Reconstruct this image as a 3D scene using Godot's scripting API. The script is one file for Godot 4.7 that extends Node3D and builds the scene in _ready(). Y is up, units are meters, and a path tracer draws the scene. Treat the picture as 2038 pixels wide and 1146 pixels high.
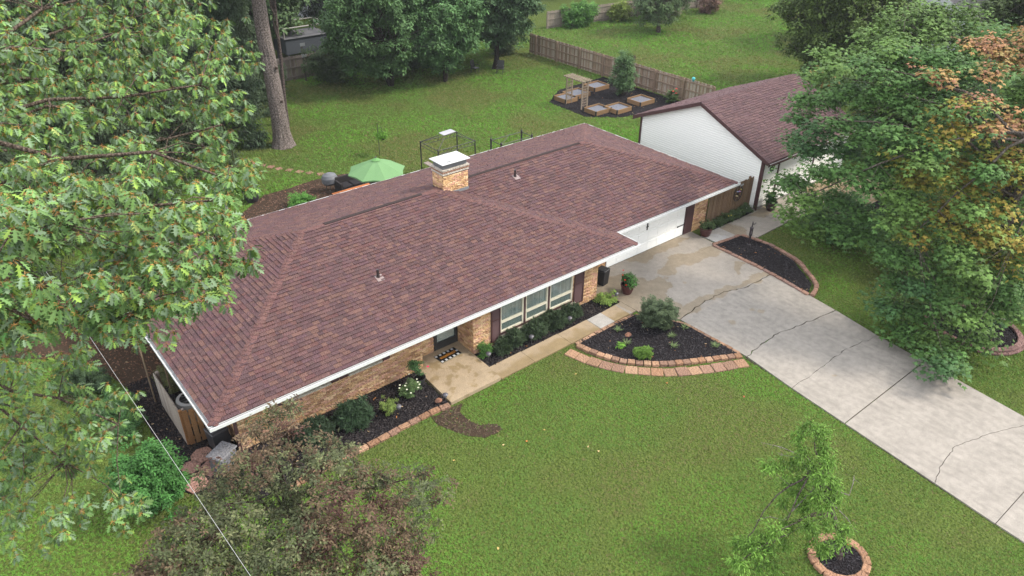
extends Node3D

# ---------------------------------------------------------------- measurements (metres)
const CAM := Vector3(-3.474, 15.572, 16.4)
const RW := 10.889      # depth of the roof
const R1 := 16.216      # length of the main eave
const R2 := 23.956      # length of the whole roof
const RD := 1.167       # set-back of the attached garage's eave
const EH := 2.1265      # eave height
const PT := 0.3238      # roof pitch
const FACE_L := -0.95   # brick face, bedroom end
const FACE_R := -0.50   # brick face, living room
const FACE_G := -1.86   # attached garage front

var rng := RandomNumberGenerator.new()
var used := {}
var M := {}
var cam: Camera3D
var hole := []          # plan polygons where no grass grows
var noise_a := FastNoiseLite.new()
var noise_b := FastNoiseLite.new()

# ---------------------------------------------------------------- mesh collector
class MB:
	var v := PackedVector3Array()
	var n := PackedVector3Array()
	var c := PackedColorArray()
	var t := PackedVector2Array()
	func tri(a: Vector3, b: Vector3, d: Vector3, col := Color.WHITE) -> void:
		var nn := (b - a).cross(d - a).normalized()
		v.append(a); v.append(d); v.append(b)
		for i in 3:
			n.append(nn); c.append(col); t.append(Vector2.ZERO)
	func tri_n(a: Vector3, b: Vector3, d: Vector3, na: Vector3, nb: Vector3, nd: Vector3, col := Color.WHITE) -> void:
		v.append(a); v.append(d); v.append(b)
		n.append(na); n.append(nd); n.append(nb)
		for i in 3:
			c.append(col); t.append(Vector2.ZERO)
	func quad(a: Vector3, b: Vector3, d: Vector3, e: Vector3, col := Color.WHITE) -> void:
		tri(a, b, d, col); tri(a, d, e, col)
	func box(at: Vector3, s: Vector3, col := Color.WHITE, bs := Basis()) -> void:
		var x := bs.x * s.x * 0.5
		var y := bs.y * s.y * 0.5
		var z := bs.z * s.z * 0.5
		for f in [[x, y, z], [-x, z, y], [y, z, x], [-y, x, z], [z, x, y], [-z, y, x]]:
			var o: Vector3 = at + f[0]
			var p: Vector3 = f[1]
			var q: Vector3 = f[2]
			quad(o - p - q, o + p - q, o + p + q, o - p + q, col)
	# box with chamfered edges
	func block(at: Vector3, s: Vector3, b: float, col := Color.WHITE, bs := Basis()) -> void:
		var h := s * 0.5
		var k := h - Vector3(b, b, b)
		var ax := [bs.x, bs.y, bs.z]
		for i in 3:
			var j := (i + 1) % 3
			var l := (i + 2) % 3
			for sg in [-1.0, 1.0]:
				var o: Vector3 = at + ax[i] * h[i] * sg
				var p: Vector3 = ax[j] * k[j] * sg
				var q: Vector3 = ax[l] * k[l]
				quad(o - p - q, o + p - q, o + p + q, o - p + q, col)
			for s1 in [-1.0, 1.0]:
				for s2 in [-1.0, 1.0]:
					var a0: Vector3 = at + ax[j] * h[j] * s1 + ax[l] * k[l] * s2
					var a1: Vector3 = at + ax[j] * k[j] * s1 + ax[l] * h[l] * s2
					var e: Vector3 = ax[i] * k[i] * s1 * s2
					quad(a0 - e, a0 + e, a1 + e, a1 - e, col)
		for sx in [-1.0, 1.0]:
			for sy in [-1.0, 1.0]:
				for sz in [-1.0, 1.0]:
					var a: Vector3 = at + bs.x * h.x * sx + bs.y * k.y * sy + bs.z * k.z * sz
					var d: Vector3 = at + bs.x * k.x * sx + bs.y * h.y * sy + bs.z * k.z * sz
					var e2: Vector3 = at + bs.x * k.x * sx + bs.y * k.y * sy + bs.z * h.z * sz
					if sx * sy * sz > 0: tri(a, d, e2, col)
					else: tri(a, e2, d, col)
	# plan polygon (x, z) raised from y0 to y1; uv = plan position
	func slab(poly: PackedVector2Array, y0: float, y1: float, col := Color.WHITE, ch := 0.0) -> void:
		var p := poly
		if not Geometry2D.is_polygon_clockwise(p):
			p = p.duplicate(); p.reverse()
		var top := p
		if ch > 0.0:
			var sh := Geometry2D.offset_polygon(p, -ch)
			if sh.size() == 1 and sh[0].size() == p.size(): top = p
		var ix := Geometry2D.triangulate_polygon(top)
		for i in range(0, ix.size(), 3):
			var a := top[ix[i]]; var b := top[ix[i + 1]]; var d := top[ix[i + 2]]
			if (b - a).cross(d - a) > 0.0:
				var w := b; b = d; d = w
			v.append(Vector3(a.x, y1, a.y)); v.append(Vector3(d.x, y1, d.y)); v.append(Vector3(b.x, y1, b.y))
			t.append(a); t.append(d); t.append(b)
			for k in 3:
				n.append(Vector3.UP); c.append(col)
		for i in p.size():
			var a := p[i]; var b := p[(i + 1) % p.size()]
			var at := Vector3(a.x, y1, a.y); var bt := Vector3(b.x, y1, b.y)
			var s := v.size()
			quad(Vector3(a.x, y0, a.y), at, bt, Vector3(b.x, y0, b.y), col)
			for k in range(s, v.size()): t[k] = Vector2(v[k].x, v[k].z)
	func tube(pts: Array, rad: Array, sides := 6, col := Color.WHITE, caps := true) -> void:
		var rings := []
		var prev := Vector3.ZERO
		for i in pts.size():
			var d: Vector3 = (pts[mini(i + 1, pts.size() - 1)] - pts[maxi(i - 1, 0)]).normalized()
			var u := (d.cross(Vector3.RIGHT) if absf(d.x) < 0.9 else d.cross(Vector3.FORWARD)) if i == 0 else prev - d * prev.dot(d)
			u = u.normalized(); prev = u
			var w := d.cross(u)
			var r := []
			for k in sides:
				var a := TAU * k / sides
				var q := u * cos(a) + w * sin(a)
				r.append([pts[i] + q * rad[i], q])
			rings.append(r)
		for i in pts.size() - 1:
			for k in sides:
				var a = rings[i][k]; var b = rings[i][(k + 1) % sides]; var e = rings[i + 1][(k + 1) % sides]; var f = rings[i + 1][k]
				tri_n(a[0], b[0], e[0], a[1], b[1], e[1], col); tri_n(a[0], e[0], f[0], a[1], e[1], f[1], col)
		if caps:
			for z in [0, pts.size() - 1]:
				for k in sides:
					var a: Vector3 = rings[z][k][0]; var b: Vector3 = rings[z][(k + 1) % sides][0]
					if z == 0: tri(pts[z], b, a, col)
					else: tri(pts[z], a, b, col)
	func lathe(at: Vector3, prof: Array, sides := 16, col := Color.WHITE, sq := Vector2.ONE) -> void:
		for i in prof.size() - 1:
			var r0: float = prof[i][0]; var y0: float = prof[i][1]; var r1: float = prof[i + 1][0]; var y1: float = prof[i + 1][1]
			var nl := Vector2(y1 - y0, r0 - r1).normalized()
			for k in sides:
				var a := TAU * k / sides; var b := TAU * (k + 1) / sides
				var ca := Vector3(cos(a) * sq.x, 0, sin(a) * sq.y); var cb := Vector3(cos(b) * sq.x, 0, sin(b) * sq.y)
				var na := (ca * nl.x + Vector3.UP * nl.y).normalized(); var nb := (cb * nl.x + Vector3.UP * nl.y).normalized()
				var p0 := at + ca * r0 + Vector3.UP * y0; var p1 := at + cb * r0 + Vector3.UP * y0
				var p2 := at + cb * r1 + Vector3.UP * y1; var p3 := at + ca * r1 + Vector3.UP * y1
				tri_n(p0, p2, p1, na, nb, nb, col); tri_n(p0, p3, p2, na, na, nb, col)
	func mesh() -> ArrayMesh:
		var a := []
		a.resize(Mesh.ARRAY_MAX)
		a[Mesh.ARRAY_VERTEX] = v; a[Mesh.ARRAY_NORMAL] = n; a[Mesh.ARRAY_COLOR] = c; a[Mesh.ARRAY_TEX_UV] = t
		var m := ArrayMesh.new()
		if v.size(): m.add_surface_from_arrays(Mesh.PRIMITIVE_TRIANGLES, a)
		return m

# ---------------------------------------------------------------- scene helpers
func numbered(called: String) -> String:
	if not used.has(called):
		used[called] = 0
		return called
	used[called] += 1
	return "%s_%03d" % [called, used[called]]

func tag(o: Node, label: String, category: String, group := "", kind := "") -> Node:
	if label: o.set_meta("label", label)
	if category: o.set_meta("category", category)
	if group: o.set_meta("group", group)
	if kind: o.set_meta("kind", kind)
	return o

func put(called: String, mb, m: Material, parent: Node = null) -> MeshInstance3D:
	var o := MeshInstance3D.new()
	o.mesh = mb.mesh() if mb is MB else mb
	o.material_override = m
	if parent == null:
		o.name = numbered(called)
		add_child(o)
	else:
		o.name = called
		parent.add_child(o, true)
	return o

func thing(called: String, label: String, category: String, at := Vector3.ZERO, turn := 0.0, group := "") -> Node3D:
	var o := Node3D.new()
	o.name = numbered(called)
	add_child(o)
	o.position = at
	o.rotation.y = turn
	tag(o, label, category, group)
	return o

func struct(called: String, mb, m: Material, label := "") -> MeshInstance3D:
	var o := put(called, mb, m)
	tag(o, label, called.replace("_", " "), "", "structure")
	return o

func copy(o: Node3D, at: Vector3, turn: float, label := "") -> Node3D:
	var r: Node3D = o.duplicate()
	r.name = numbered(String(o.name).rstrip("0123456789").trim_suffix("_"))
	add_child(r)
	r.position = at
	r.rotation.y = turn
	if label: r.set_meta("label", label)
	return r

func rnd(a: float, b: float) -> float:
	return rng.randf_range(a, b)

func pick(a: Array) -> Variant:
	return a[rng.randi() % a.size()]

func vary(c: Color, s := 0.15) -> Color:
	var k := 1.0 + rnd(-s, s)
	return Color(c.r * k, c.g * k, c.b * k)

func P2(a: Array) -> PackedVector2Array:
	var p := PackedVector2Array()
	for i in range(0, a.size(), 2): p.append(Vector2(a[i], a[i + 1]))
	return p

func in_view(p: Vector3, margin := 1.12) -> bool:
	var q := cam.transform.affine_inverse() * p
	if q.z > -1.0: return false
	var k := tan(deg_to_rad(cam.fov) * 0.5) * -q.z * margin
	return absf(q.y) < k and absf(q.x) < k * 1.778

func noise_tex(freq: float, lo: Color, hi: Color, size := 256, oct := 3, type := FastNoiseLite.TYPE_SIMPLEX_SMOOTH, contrast := 0.0) -> NoiseTexture2D:
	var n := FastNoiseLite.new()
	n.noise_type = type
	n.frequency = freq
	n.fractal_octaves = oct
	n.seed = int(freq * 7919.0) + oct
	var t := NoiseTexture2D.new()
	t.width = size; t.height = size; t.seamless = true; t.noise = n
	var g := Gradient.new()
	g.offsets = PackedFloat32Array([0.0 + contrast, 1.0 - contrast])
	g.colors = PackedColorArray([lo, hi])
	t.color_ramp = g
	return t

func bump_tex(freq: float, strength: float, size := 256, oct := 4) -> NoiseTexture2D:
	var n := FastNoiseLite.new()
	n.frequency = freq
	n.fractal_octaves = oct
	var t := NoiseTexture2D.new()
	t.width = size; t.height = size; t.seamless = true; t.noise = n
	t.as_normal_map = true
	t.bump_strength = strength
	return t

func mat(c: Color, rough := 0.85, tex: Texture2D = null, scale := 1.0, spec := 0.4, nrm: Texture2D = null, nscale := 1.0) -> StandardMaterial3D:
	var m := StandardMaterial3D.new()
	m.albedo_color = c.linear_to_srgb()
	m.vertex_color_use_as_albedo = true
	m.roughness = rough
	m.metallic_specular = spec
	if tex:
		m.albedo_texture = tex
	if nrm:
		m.normal_enabled = true
		m.normal_texture = nrm
		m.normal_scale = nscale
	if tex or nrm:
		m.uv1_triplanar = true
		m.uv1_world_triplanar = true
		m.uv1_scale = Vector3(scale, scale, scale)
	return m

func make_materials() -> void:
	var grain := noise_tex(0.09, Color(0.62, 0.62, 0.62), Color(1, 1, 1), 256, 4)
	var speck := noise_tex(0.35, Color(0.5, 0.5, 0.5), Color(1, 1, 1), 512, 3)
	var grit := noise_tex(0.3, Color(0.66, 0.65, 0.64), Color(1, 1, 1), 512, 4, FastNoiseLite.TYPE_SIMPLEX, 0.12)
	var soft := noise_tex(0.02, Color(0.9, 0.9, 0.89), Color(1, 1, 1), 256, 5)
	var barky := noise_tex(0.06, Color(0.35, 0.33, 0.31), Color(1, 1, 1), 256, 5, FastNoiseLite.TYPE_SIMPLEX, 0.15)
	var bmp := bump_tex(0.12, 6.0)
	var fine := bump_tex(0.3, 5.0)
	M.shingle = mat(Color(1.3, 1.3, 1.3), 0.88, grit, 0.27, 0.35, fine, 0.8)
	M.brick = mat(Color(1.5, 1.5, 1.5), 0.92, grit, 0.35, 0.3, bmp, 0.8)
	M.mortar = mat(Color(0.42, 0.35, 0.27), 0.95, speck, 4.0, 0.2)
	M.stone = mat(Color(1.3, 1.3, 1.3), 0.93, grit, 0.35, 0.3, bmp, 1.0)
	M.wood = mat(Color(1.2, 1.2, 1.2), 0.85, grain, 1.4, 0.3, bmp, 0.5)
	M.bark = mat(Color(1.5, 1.5, 1.5), 0.95, barky, 1.3, 0.2, bmp, 2.0)
	M.bark.uv1_scale = Vector3(1.6, 0.45, 1.6)
	M.matte = mat(Color(1, 1, 1), 0.9, speck, 2.0, 0.2)
	M.paint = mat(Color(1, 1, 1), 0.55, soft, 0.8, 0.45)
	M.white = mat(Color(0.66, 0.67, 0.68), 0.4, soft, 1.3, 0.5)
	M.gutter_grey = mat(Color(0.36, 0.365, 0.37), 0.6, grit, 0.3, 0.4)  # even grey for the strip laid inside the gutters
	M.metal = mat(Color(1, 1, 1), 0.45, null, 1.0, 0.5)
	M.plastic = mat(Color(1, 1, 1), 0.42, null, 1.0, 0.5)
	M.siding = mat(Color(0.9, 0.9, 0.87), 0.5, null, 0.5, 0.45)
	M.crack_soil = mat(Color(0.06, 0.048, 0.036), 0.97, grit, 0.4, 0.2)
	M.trim = mat(Color(0.105, 0.05, 0.05), 0.6, grain, 1.5, 0.4)
	M.mulch = mat(Color(0.028, 0.024, 0.027), 0.95, grit, 0.35, 0.2, bmp, 2.0)
	M.dirt = mat(Color(0.1, 0.068, 0.047), 0.97, grain, 1.3, 0.2, bmp, 2.0)
	M.chips = mat(Color(1, 1, 1), 0.9, null, 1.0, 0.3)
	M.fabric = mat(Color(1, 1, 1), 0.9, speck, 3.0, 0.2)
	M.ground = mat(Color(0.12, 0.165, 0.045), 0.97, noise_tex(0.05, Color(0.62, 0.66, 0.55), Color(1, 0.97, 0.92), 512, 5), 0.35, 0.2, bmp, 1.5)
	var lf := mat(Color(1, 1, 1), 0.6, null, 1.0, 0.27)
	lf.backlight_enabled = true
	lf.backlight = Color(0.44, 0.46, 0.14)
	M.leaf = lf
	var gr := mat(Color(1, 1, 1), 0.75, null, 1.0, 0.25)
	gr.backlight_enabled = true
	gr.backlight = Color(0.4, 0.5, 0.2)
	M.grass = gr
	var gl := StandardMaterial3D.new()
	gl.albedo_color = Color(0.6, 0.68, 0.66, 0.18)
	gl.transparency = BaseMaterial3D.TRANSPARENCY_ALPHA
	gl.roughness = 0.05
	gl.metallic_specular = 0.6
	M.glass = gl
	M.concrete = concrete_material(grit)

# concrete: pale slabs with damp tan patches, rust-brown growth on the walk and tyre streaks, laid out by plan position
func concrete_material(speck: Texture2D) -> StandardMaterial3D:
	var wet := [
		P2([18.84, -0.70, 19.67, -0.86, 20.24, -0.52, 21.83, -0.30, 21.71, 0.19, 20.33, 0.21, 19.33, -0.04, 18.51, 0.25, 18.15, 0.17, 18.08, -0.25]),
		P2([14.6, -1.9, 16.0, -1.3, 16.92, -1.17, 17.27, -0.13, 17.95, -0.19, 17.7, 0.5, 17.03, 1.13, 16.91, 1.49, 16.6, 2.5, 15.6, 2.4, 15.0, 1.2]),
		P2([20.96, 1.14, 21.51, 1.42, 20.71, 1.83, 20.36, 1.72]),
		P2([16.1, 2.0, 17.8, 1.95, 18.96, 2.05, 19.8, 2.3, 21.7, 2.3, 21.7, 2.7, 19.8, 2.68, 18.96, 2.42, 17.73, 2.42, 16.2, 2.6]),
		P2([22.6, -1.3, 24.0, -1.3, 24.2, -0.2, 23.6, 0.3, 22.9, -0.4]), P2([25.2, -1.3, 27.5, -1.4, 27.2, -0.4, 25.8, -0.7]),
		P2([17.6, -1.9, 20.8, -1.9, 21.6, -1.5, 18.4, -1.25])]
	var spots := [[17.45, 3.8, 0.15], [17.98, 0.18, 0.1], [19.02, 2.2, 0.1], [18.76, 3.76, 0.1], [18.9, 4.05, 0.14], [17.5, 7.9, 0.06], [18.3, 0.9, 0.08]]
	var nz := FastNoiseLite.new(); nz.frequency = 0.9; nz.fractal_octaves = 4
	var nf := FastNoiseLite.new(); nf.frequency = 3.5; nf.fractal_octaves = 3; nf.seed = 4
	var S := 1024
	var x0 := 6.0; var z0 := -3.0; var ext := 24.0
	var im := Image.create(S, S, false, Image.FORMAT_RGB8)
	for j in S:
		var z := z0 + ext * (j + 0.5) / S
		for i in S:
			var x := x0 + ext * (i + 0.5) / S
			if x < 14.5 and z > 1.7 or x > 22.2 and z > 1.0: continue
			var a := nz.get_noise_2d(x, z)
			var b := nf.get_noise_2d(x, z)
			var col := Color(0.395, 0.355, 0.31)
			var q := Vector2(x + a * 0.35 + b * 0.1, z + nz.get_noise_2d(z, x) * 0.35)
			var w := 0.0
			if z < 3.2:
				for p in wet:
					if Geometry2D.is_point_in_polygon(q, p): w = 1.0
			for s in spots:
				if Vector2(x + b * 0.08 - s[0], z + a * 0.08 - s[1]).length() < s[2]: w = maxf(w, 0.8)
			if x < 14.9:
				# walk and porch: tan, browner along the lawn side, with blotches
				col = Color(0.43, 0.335, 0.225)
				var g := smoothstep(0.55, 0.85, z + a * 0.35 + b * 0.1)
				if x < 8.75: g = smoothstep(0.05, 0.3, nz.get_noise_2d(x * 1.3 + 9.0, z * 1.3) + b * 0.25)
				col = col.lerp(Color(0.27, 0.195, 0.095), g * 0.75)
				if x > 13.37 and x < 14.1: col = Color(0.47, 0.45, 0.42)
				w *= 0.3
			elif z > 2.6:
				# tyre streaks run along the drive
				var st := nz.get_noise_2d(x * 5.0, z * 0.35)
				var k := 1.0 - 0.09 * smoothstep(0.05, 0.45, st) + 0.05 * b
				col = Color(0.375 * k, 0.343 * k, 0.305 * k)
			if x > 22.0 and x < 23.3 and z < -0.3: col = Color(0.52, 0.51, 0.5); w *= 0.4
			col = col.lerp(Color(0.32, 0.25, 0.16), w * 0.66)
			var d := 1.0 + 0.13 * a + 0.13 * b
			im.set_pixel(i, j, Color(col.r * d, col.g * d, col.b * d).linear_to_srgb())
	var m := StandardMaterial3D.new()
	m.albedo_texture = ImageTexture.create_from_image(im)
	m.uv1_scale = Vector3(1.0 / ext, 1.0 / ext, 1)
	m.uv1_offset = Vector3(-x0 / ext, -z0 / ext, 0)
	m.roughness = 0.85
	m.metallic_specular = 0.35
	m.detail_enabled = true
	m.detail_blend_mode = BaseMaterial3D.BLEND_MODE_MUL
	m.detail_albedo = speck
	m.detail_uv_layer = BaseMaterial3D.DETAIL_UV_2
	m.uv2_triplanar = true
	m.uv2_world_triplanar = true
	m.uv2_scale = Vector3(0.28, 0.28, 0.28)
	return m

const OAK := [-1.92, 11.30, 7.71, 0.24, 0.87, 11.87, 2.93, 0.35, -2.44, 11.48, 6.04, 0.27, -3.33, 11.25, 8.41, 0.22, 1.09, 12.87, -1.82, 0.46, -1.74, 11.30, 8.94, 0.21, -2.95, 11.80, 4.15, 0.31, -0.49, 11.05, 5.39, 0.29, -0.39, 12.99, -0.20, 0.41, 0.50, 11.32, 2.49, 0.36, -1.62, 11.14, 5.06, 0.30, -1.78, 11.34, 4.27, 0.31, -2.57, 11.41, 3.31, 0.33, -3.10, 11.74, 5.49, 0.28, -2.07, 12.37, 0.63, 0.39, -2.78, 11.43, 4.08, 0.31, -1.38, 11.03, 7.42, 0.25, -1.74, 11.40, 8.09, 0.23, -1.90, 11.68, 2.36, 0.35, -2.69, 11.60, 3.30, 0.33, -1.30, 11.80, 8.20, 0.22, -2.90, 11.82, 5.98, 0.27, -2.44, 10.79, 8.22, 0.23, -0.20, 11.94, 0.53, 0.40, -2.20, 11.87, 4.15, 0.31, -1.05, 11.01, 5.42, 0.29, -1.33, 11.26, 5.05, 0.30, -2.28, 11.75, 6.42, 0.26, 0.50, 12.18, 0.48, 0.40, -0.64, 11.37, 5.03, 0.30, -1.26, 12.47, -0.72, 0.42, -0.81, 10.75, 7.10, 0.26, 1.21, 12.31, 1.80, 0.38, 1.15, 11.11, 2.89, 0.36, -1.85, 11.32, 5.20, 0.29, -2.15, 10.88, 7.92, 0.23, -0.84, 11.86, 2.47, 0.35, -2.83, 11.92, 7.42, 0.23, -1.63, 13.02, -0.37, 0.41, -2.77, 10.95, 7.82, 0.23, -0.85, 13.01, -0.88, 0.42, -1.41, 12.02, 1.92, 0.36, -3.28, 11.10, 7.50, 0.24, -1.41, 10.71, 7.30, 0.25, 0.07, 12.55, -0.16, 0.41, 1.27, 11.96, 2.01, 0.37, -2.06, 10.40, 7.94, 0.24, -0.21, 11.49, 5.53, 0.29, 0.56, 11.21, 3.84, 0.33, -3.12, 11.32, 6.70, 0.25, -0.82, 10.62, 7.48, 0.25, -1.31, 12.07, 0.01, 0.41, -2.41, 12.09, 2.96, 0.33, 0.33, 11.89, 2.42, 0.36, -2.46, 11.44, 5.31, 0.29, -1.98, 12.30, 1.81, 0.36, -3.45, 11.84, 7.84, 0.22, -2.99, 10.65, 6.99, 0.26, -2.04, 10.93, 7.25, 0.25, 1.05, 11.74, 0.58, 0.41, 1.32, 12.06, 0.29, 0.41, -1.61, 12.58, -1.18, 0.43, -1.79, 11.20, 6.98, 0.25, -2.61, 11.61, 5.16, 0.29, 1.30, 12.79, -0.49, 0.43, -0.25, 12.72, 0.17, 0.40, -0.58, 11.27, 6.88, 0.26, -1.67, 12.40, -0.13, 0.41, -2.01, 10.95, 8.34, 0.23, -3.50, 11.64, 8.57, 0.21, -2.37, 12.05, 0.65, 0.39, -1.25, 11.41, 7.02, 0.25, -2.61, 10.81, 7.97, 0.23, 0.49, 12.77, 0.62, 0.40, -1.53, 11.37, 6.32, 0.27, -0.38, 11.39, 6.53, 0.27, 0.69, 12.47, 0.54, 0.40, -2.05, 11.61, 4.20, 0.31, -0.09, 11.91, 2.08, 0.36, -0.92, 11.48, 3.09, 0.34, -2.39, 11.78, 7.40, 0.24, -0.89, 12.67, -0.20, 0.41, -1.80, 11.99, 1.37, 0.37, -0.79, 11.15, 7.48, 0.25, -3.31, 11.41, 7.07, 0.25, -3.60, 10.75, 7.29, 0.25, -1.27, 12.95, -0.88, 0.42, -1.44, 11.91, 0.71, 0.39, -0.52, 12.42, -0.69, 0.42, -1.30, 11.05, 3.69, 0.33, -1.39, 11.50, 8.38, 0.22, -3.22, 12.16, 7.69, 0.22, 1.67, 11.78, 2.04, 0.38, -3.05, 12.11, 8.14, 0.22, 1.30, 12.34, -0.16, 0.42, 0.26, 11.51, 1.90, 0.37, -0.68, 10.89, 4.50, 0.31, -1.82, 11.70, 8.15, 0.22, -2.60, 11.78, 3.00, 0.33, -1.95, 11.41, 8.59, 0.22, -0.16, 11.60, 0.55, 0.40, -0.47, 12.34, 0.14, 0.40, -2.39, 11.92, 3.80, 0.32, -2.07, 11.19, 8.13, 0.23, -1.79, 11.67, 1.30, 0.38, -3.18, 11.72, 7.14, 0.24, 0.66, 11.12, 2.89, 0.36, -2.47, 11.99, 1.69, 0.36, -0.09, 12.11, 1.61, 0.37, -1.25, 11.65, 1.88, 0.37, -3.17, 11.17, 8.35, 0.22, -2.18, 12.08, 1.81, 0.36, -1.08, 11.99, 2.54, 0.35, -0.27, 11.37, 2.09, 0.37, -2.01, 11.46, 6.71, 0.26, -1.07, 12.27, 1.80, 0.36, -1.23, 10.59, 7.83, 0.24, -2.81, 11.89, 6.86, 0.25, -1.10, 10.61, 7.44, 0.25, -1.09, 11.53, 2.65, 0.35, -3.46, 10.92, 7.98, 0.23, 0.86, 11.83, 2.03, 0.37, -2.98, 11.68, 6.46, 0.26, -2.90, 11.51, 8.52, 0.21, 0.54, 12.27, 1.73, 0.37, -2.37, 11.28, 3.33, 0.33, -2.14, 11.42, 4.80, 0.30, 0.05, 13.04, 0.13, 0.40, 0.34, 12.33, -0.24, 0.42, -0.75, 11.77, 2.84, 0.34, -1.37, 11.20, 7.04, 0.25, 0.95, 11.45, 3.04, 0.35, -1.73, 10.70, 8.16, 0.23, -0.57, 11.23, 3.24, 0.34, -2.66, 11.14, 6.62, 0.26, -2.11, 11.66, 1.73, 0.37, 1.53, 12.47, 0.25, 0.41, -0.02, 12.24, 0.82, 0.39, -1.60, 11.73, 1.97, 0.36, 0.52, 12.78, -0.77, 0.43, -2.00, 11.27, 6.92, 0.25, -2.34, 11.36, 8.49, 0.22, -0.53, 12.23, 0.93, 0.39, -3.37, 11.70, 8.32, 0.22, -2.04, 11.24, 7.36, 0.24, 0.09, 11.37, 3.67, 0.33, -2.60, 11.79, 7.49, 0.23, -1.86, 11.76, 3.48, 0.33, -2.30, 11.00, 8.51, 0.22, -0.71, 12.18, -0.13, 0.41, -2.52, 11.55, 8.64, 0.21, -2.19, 11.66, 6.64, 0.25, -2.40, 11.71, 5.35, 0.28, -0.58, 11.90, 1.01, 0.39, 1.64, 12.14, 1.72, 0.38, -3.46, 11.42, 7.33, 0.24, -1.15, 12.36, 0.82, 0.39, -0.32, 12.94, -1.89, 0.45, -2.08, 12.39, -0.60, 0.42, -0.02, 11.33, 6.05, 0.28, -1.88, 12.73, -0.91, 0.42, 0.34, 11.92, 1.25, 0.39, -1.84, 11.38, 6.80, 0.25, -1.27, 11.58, 6.09, 0.27, 0.53, 11.73, 3.16, 0.34, -1.75, 13.05, -1.57, 0.44, -3.09, 10.93, 7.15, 0.25, -2.89, 11.17, 6.73, 0.26, -0.99, 11.22, 7.46, 0.25, -2.24, 11.36, 7.50, 0.24, -0.16, 11.51, 1.30, 0.38, -2.82, 11.76, 7.51, 0.23, 1.20, 12.71, -1.31, 0.44, -1.55, 10.45, 7.26, 0.26, -1.70, 11.64, 7.48, 0.24, -2.44, 11.07, 8.20, 0.23, -1.54, 11.77, 3.66, 0.32, -3.06, 11.53, 5.47, 0.28, -0.53, 11.19, 6.25, 0.27, 0.02, 13.07, -0.83, 0.43, -0.18, 11.12, 5.24, 0.30, -1.63, 12.18, 0.09, 0.40, -3.55, 11.71, 8.32, 0.22, -1.15, 11.04, 7.05, 0.26, -1.48, 11.42, 3.58, 0.33, -1.21, 11.43, 4.53, 0.31, -0.79, 11.27, 4.33, 0.31, -3.40, 10.68, 7.01, 0.25, -3.16, 9.59, 5.05, 0.26, -2.89, 10.05, 6.24, 0.23, -2.55, 9.67, 5.35, 0.25, -2.76, 7.70, 3.58, 0.30, -2.60, 7.88, 3.76, 0.30, -3.88, 6.66, 3.87, 0.31, -3.11, 7.20, 3.82, 0.30, -2.75, 7.23, 4.32, 0.29, -3.54, 7.61, 4.73, 0.28, -3.11, 6.72, 4.27, 0.30, -2.73, 6.49, 4.41, 0.30, -2.41, 6.63, 4.44, 0.30, -4.10, 7.05, 5.35, 0.28, -4.06, 7.06, 5.90, 0.27, -4.41, 5.76, 4.76, 0.30, -3.68, 6.71, 6.17, 0.27, -3.47, 6.47, 5.74, 0.28, -2.78, 5.58, 5.40, 0.30, -2.97, 6.76, 5.05, 0.29, -3.48, 6.42, 4.18, 0.31, -3.79, 7.61, 3.92, 0.30, -3.33, 8.07, 4.27, 0.29, -2.51, 9.04, 5.03, 0.26, -2.20, 8.77, 4.95, 0.27, -3.54, 7.42, 4.97, 0.28, -4.15, 7.57, 5.44, 0.27, -4.48, 6.31, 4.68, 0.30, -3.79, 6.36, 5.93, 0.28, -2.85, 6.65, 6.19, 0.27, -3.46, 6.93, 3.68, 0.31, -3.80, 7.03, 4.97, 0.29, -4.43, 6.09, 4.54, 0.30, -2.83, 7.19, 5.21, 0.28, -3.48, 8.00, 3.78, 0.29, -2.71, 6.91, 3.72, 0.31, -4.04, 6.82, 3.68, 0.31, -3.96, 7.61, 3.59, 0.30, -2.77, 8.13, 4.27, 0.28, -3.34, 6.25, 4.37, 0.30, -4.50, 5.43, 4.73, 0.31, -2.18, 6.92, 4.26, 0.30, -4.31, 7.20, 4.94, 0.28, -1.54, 9.97, 3.39, 0.43, -0.56, 12.78, -2.52, 0.58, -2.51, 8.98, 3.62, 0.43, -0.42, 9.98, 4.19, 0.41, 0.21, 11.31, -0.10, 0.52, -1.27, 11.51, -1.49, 0.55, -0.06, 10.16, 2.28, 0.47, -1.47, 11.12, 0.73, 0.49, -3.34, 10.17, 3.24, 0.43, -2.36, 10.16, 2.87, 0.44, 0.49, 11.93, -1.03, 0.55, 1.34, 10.77, -0.83, 0.56, 2.33, 11.32, -0.32, 0.55, -0.55, 11.28, 0.05, 0.51, 1.42, 10.28, 0.78, 0.52, -1.90, 10.92, -0.84, 0.54, -2.87, 10.38, 1.29, 0.48, 0.33, 12.81, -2.81, 0.59, 1.69, 11.63, -2.26, 0.59, -1.56, 10.28, 2.16, 0.46, -1.43, 12.64, -2.28, 0.57, -2.61, 10.75, 0.17, 0.51, -2.11, 10.90, 2.36, 0.45, 1.38, 12.43, -2.29, 0.59, -1.06, 10.16, 4.20, 0.41, -3.25, 9.46, 4.70, 0.40, 1.06, 9.90, 2.52, 0.47, -2.13, 11.45, -2.08, 0.57, 0.27, 10.71, 0.70, 0.51, -0.08, 11.99, -3.23, 0.61, -0.77, 10.24, 2.00, 0.47, -0.43, 8.88, 4.19, 0.43, -1.81, 9.17, 5.26, 0.39, -3.00, 9.88, 3.95, 0.41, -1.40, 9.25, 3.97, 0.42, -1.88, 9.20, 3.12, 0.44]
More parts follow.
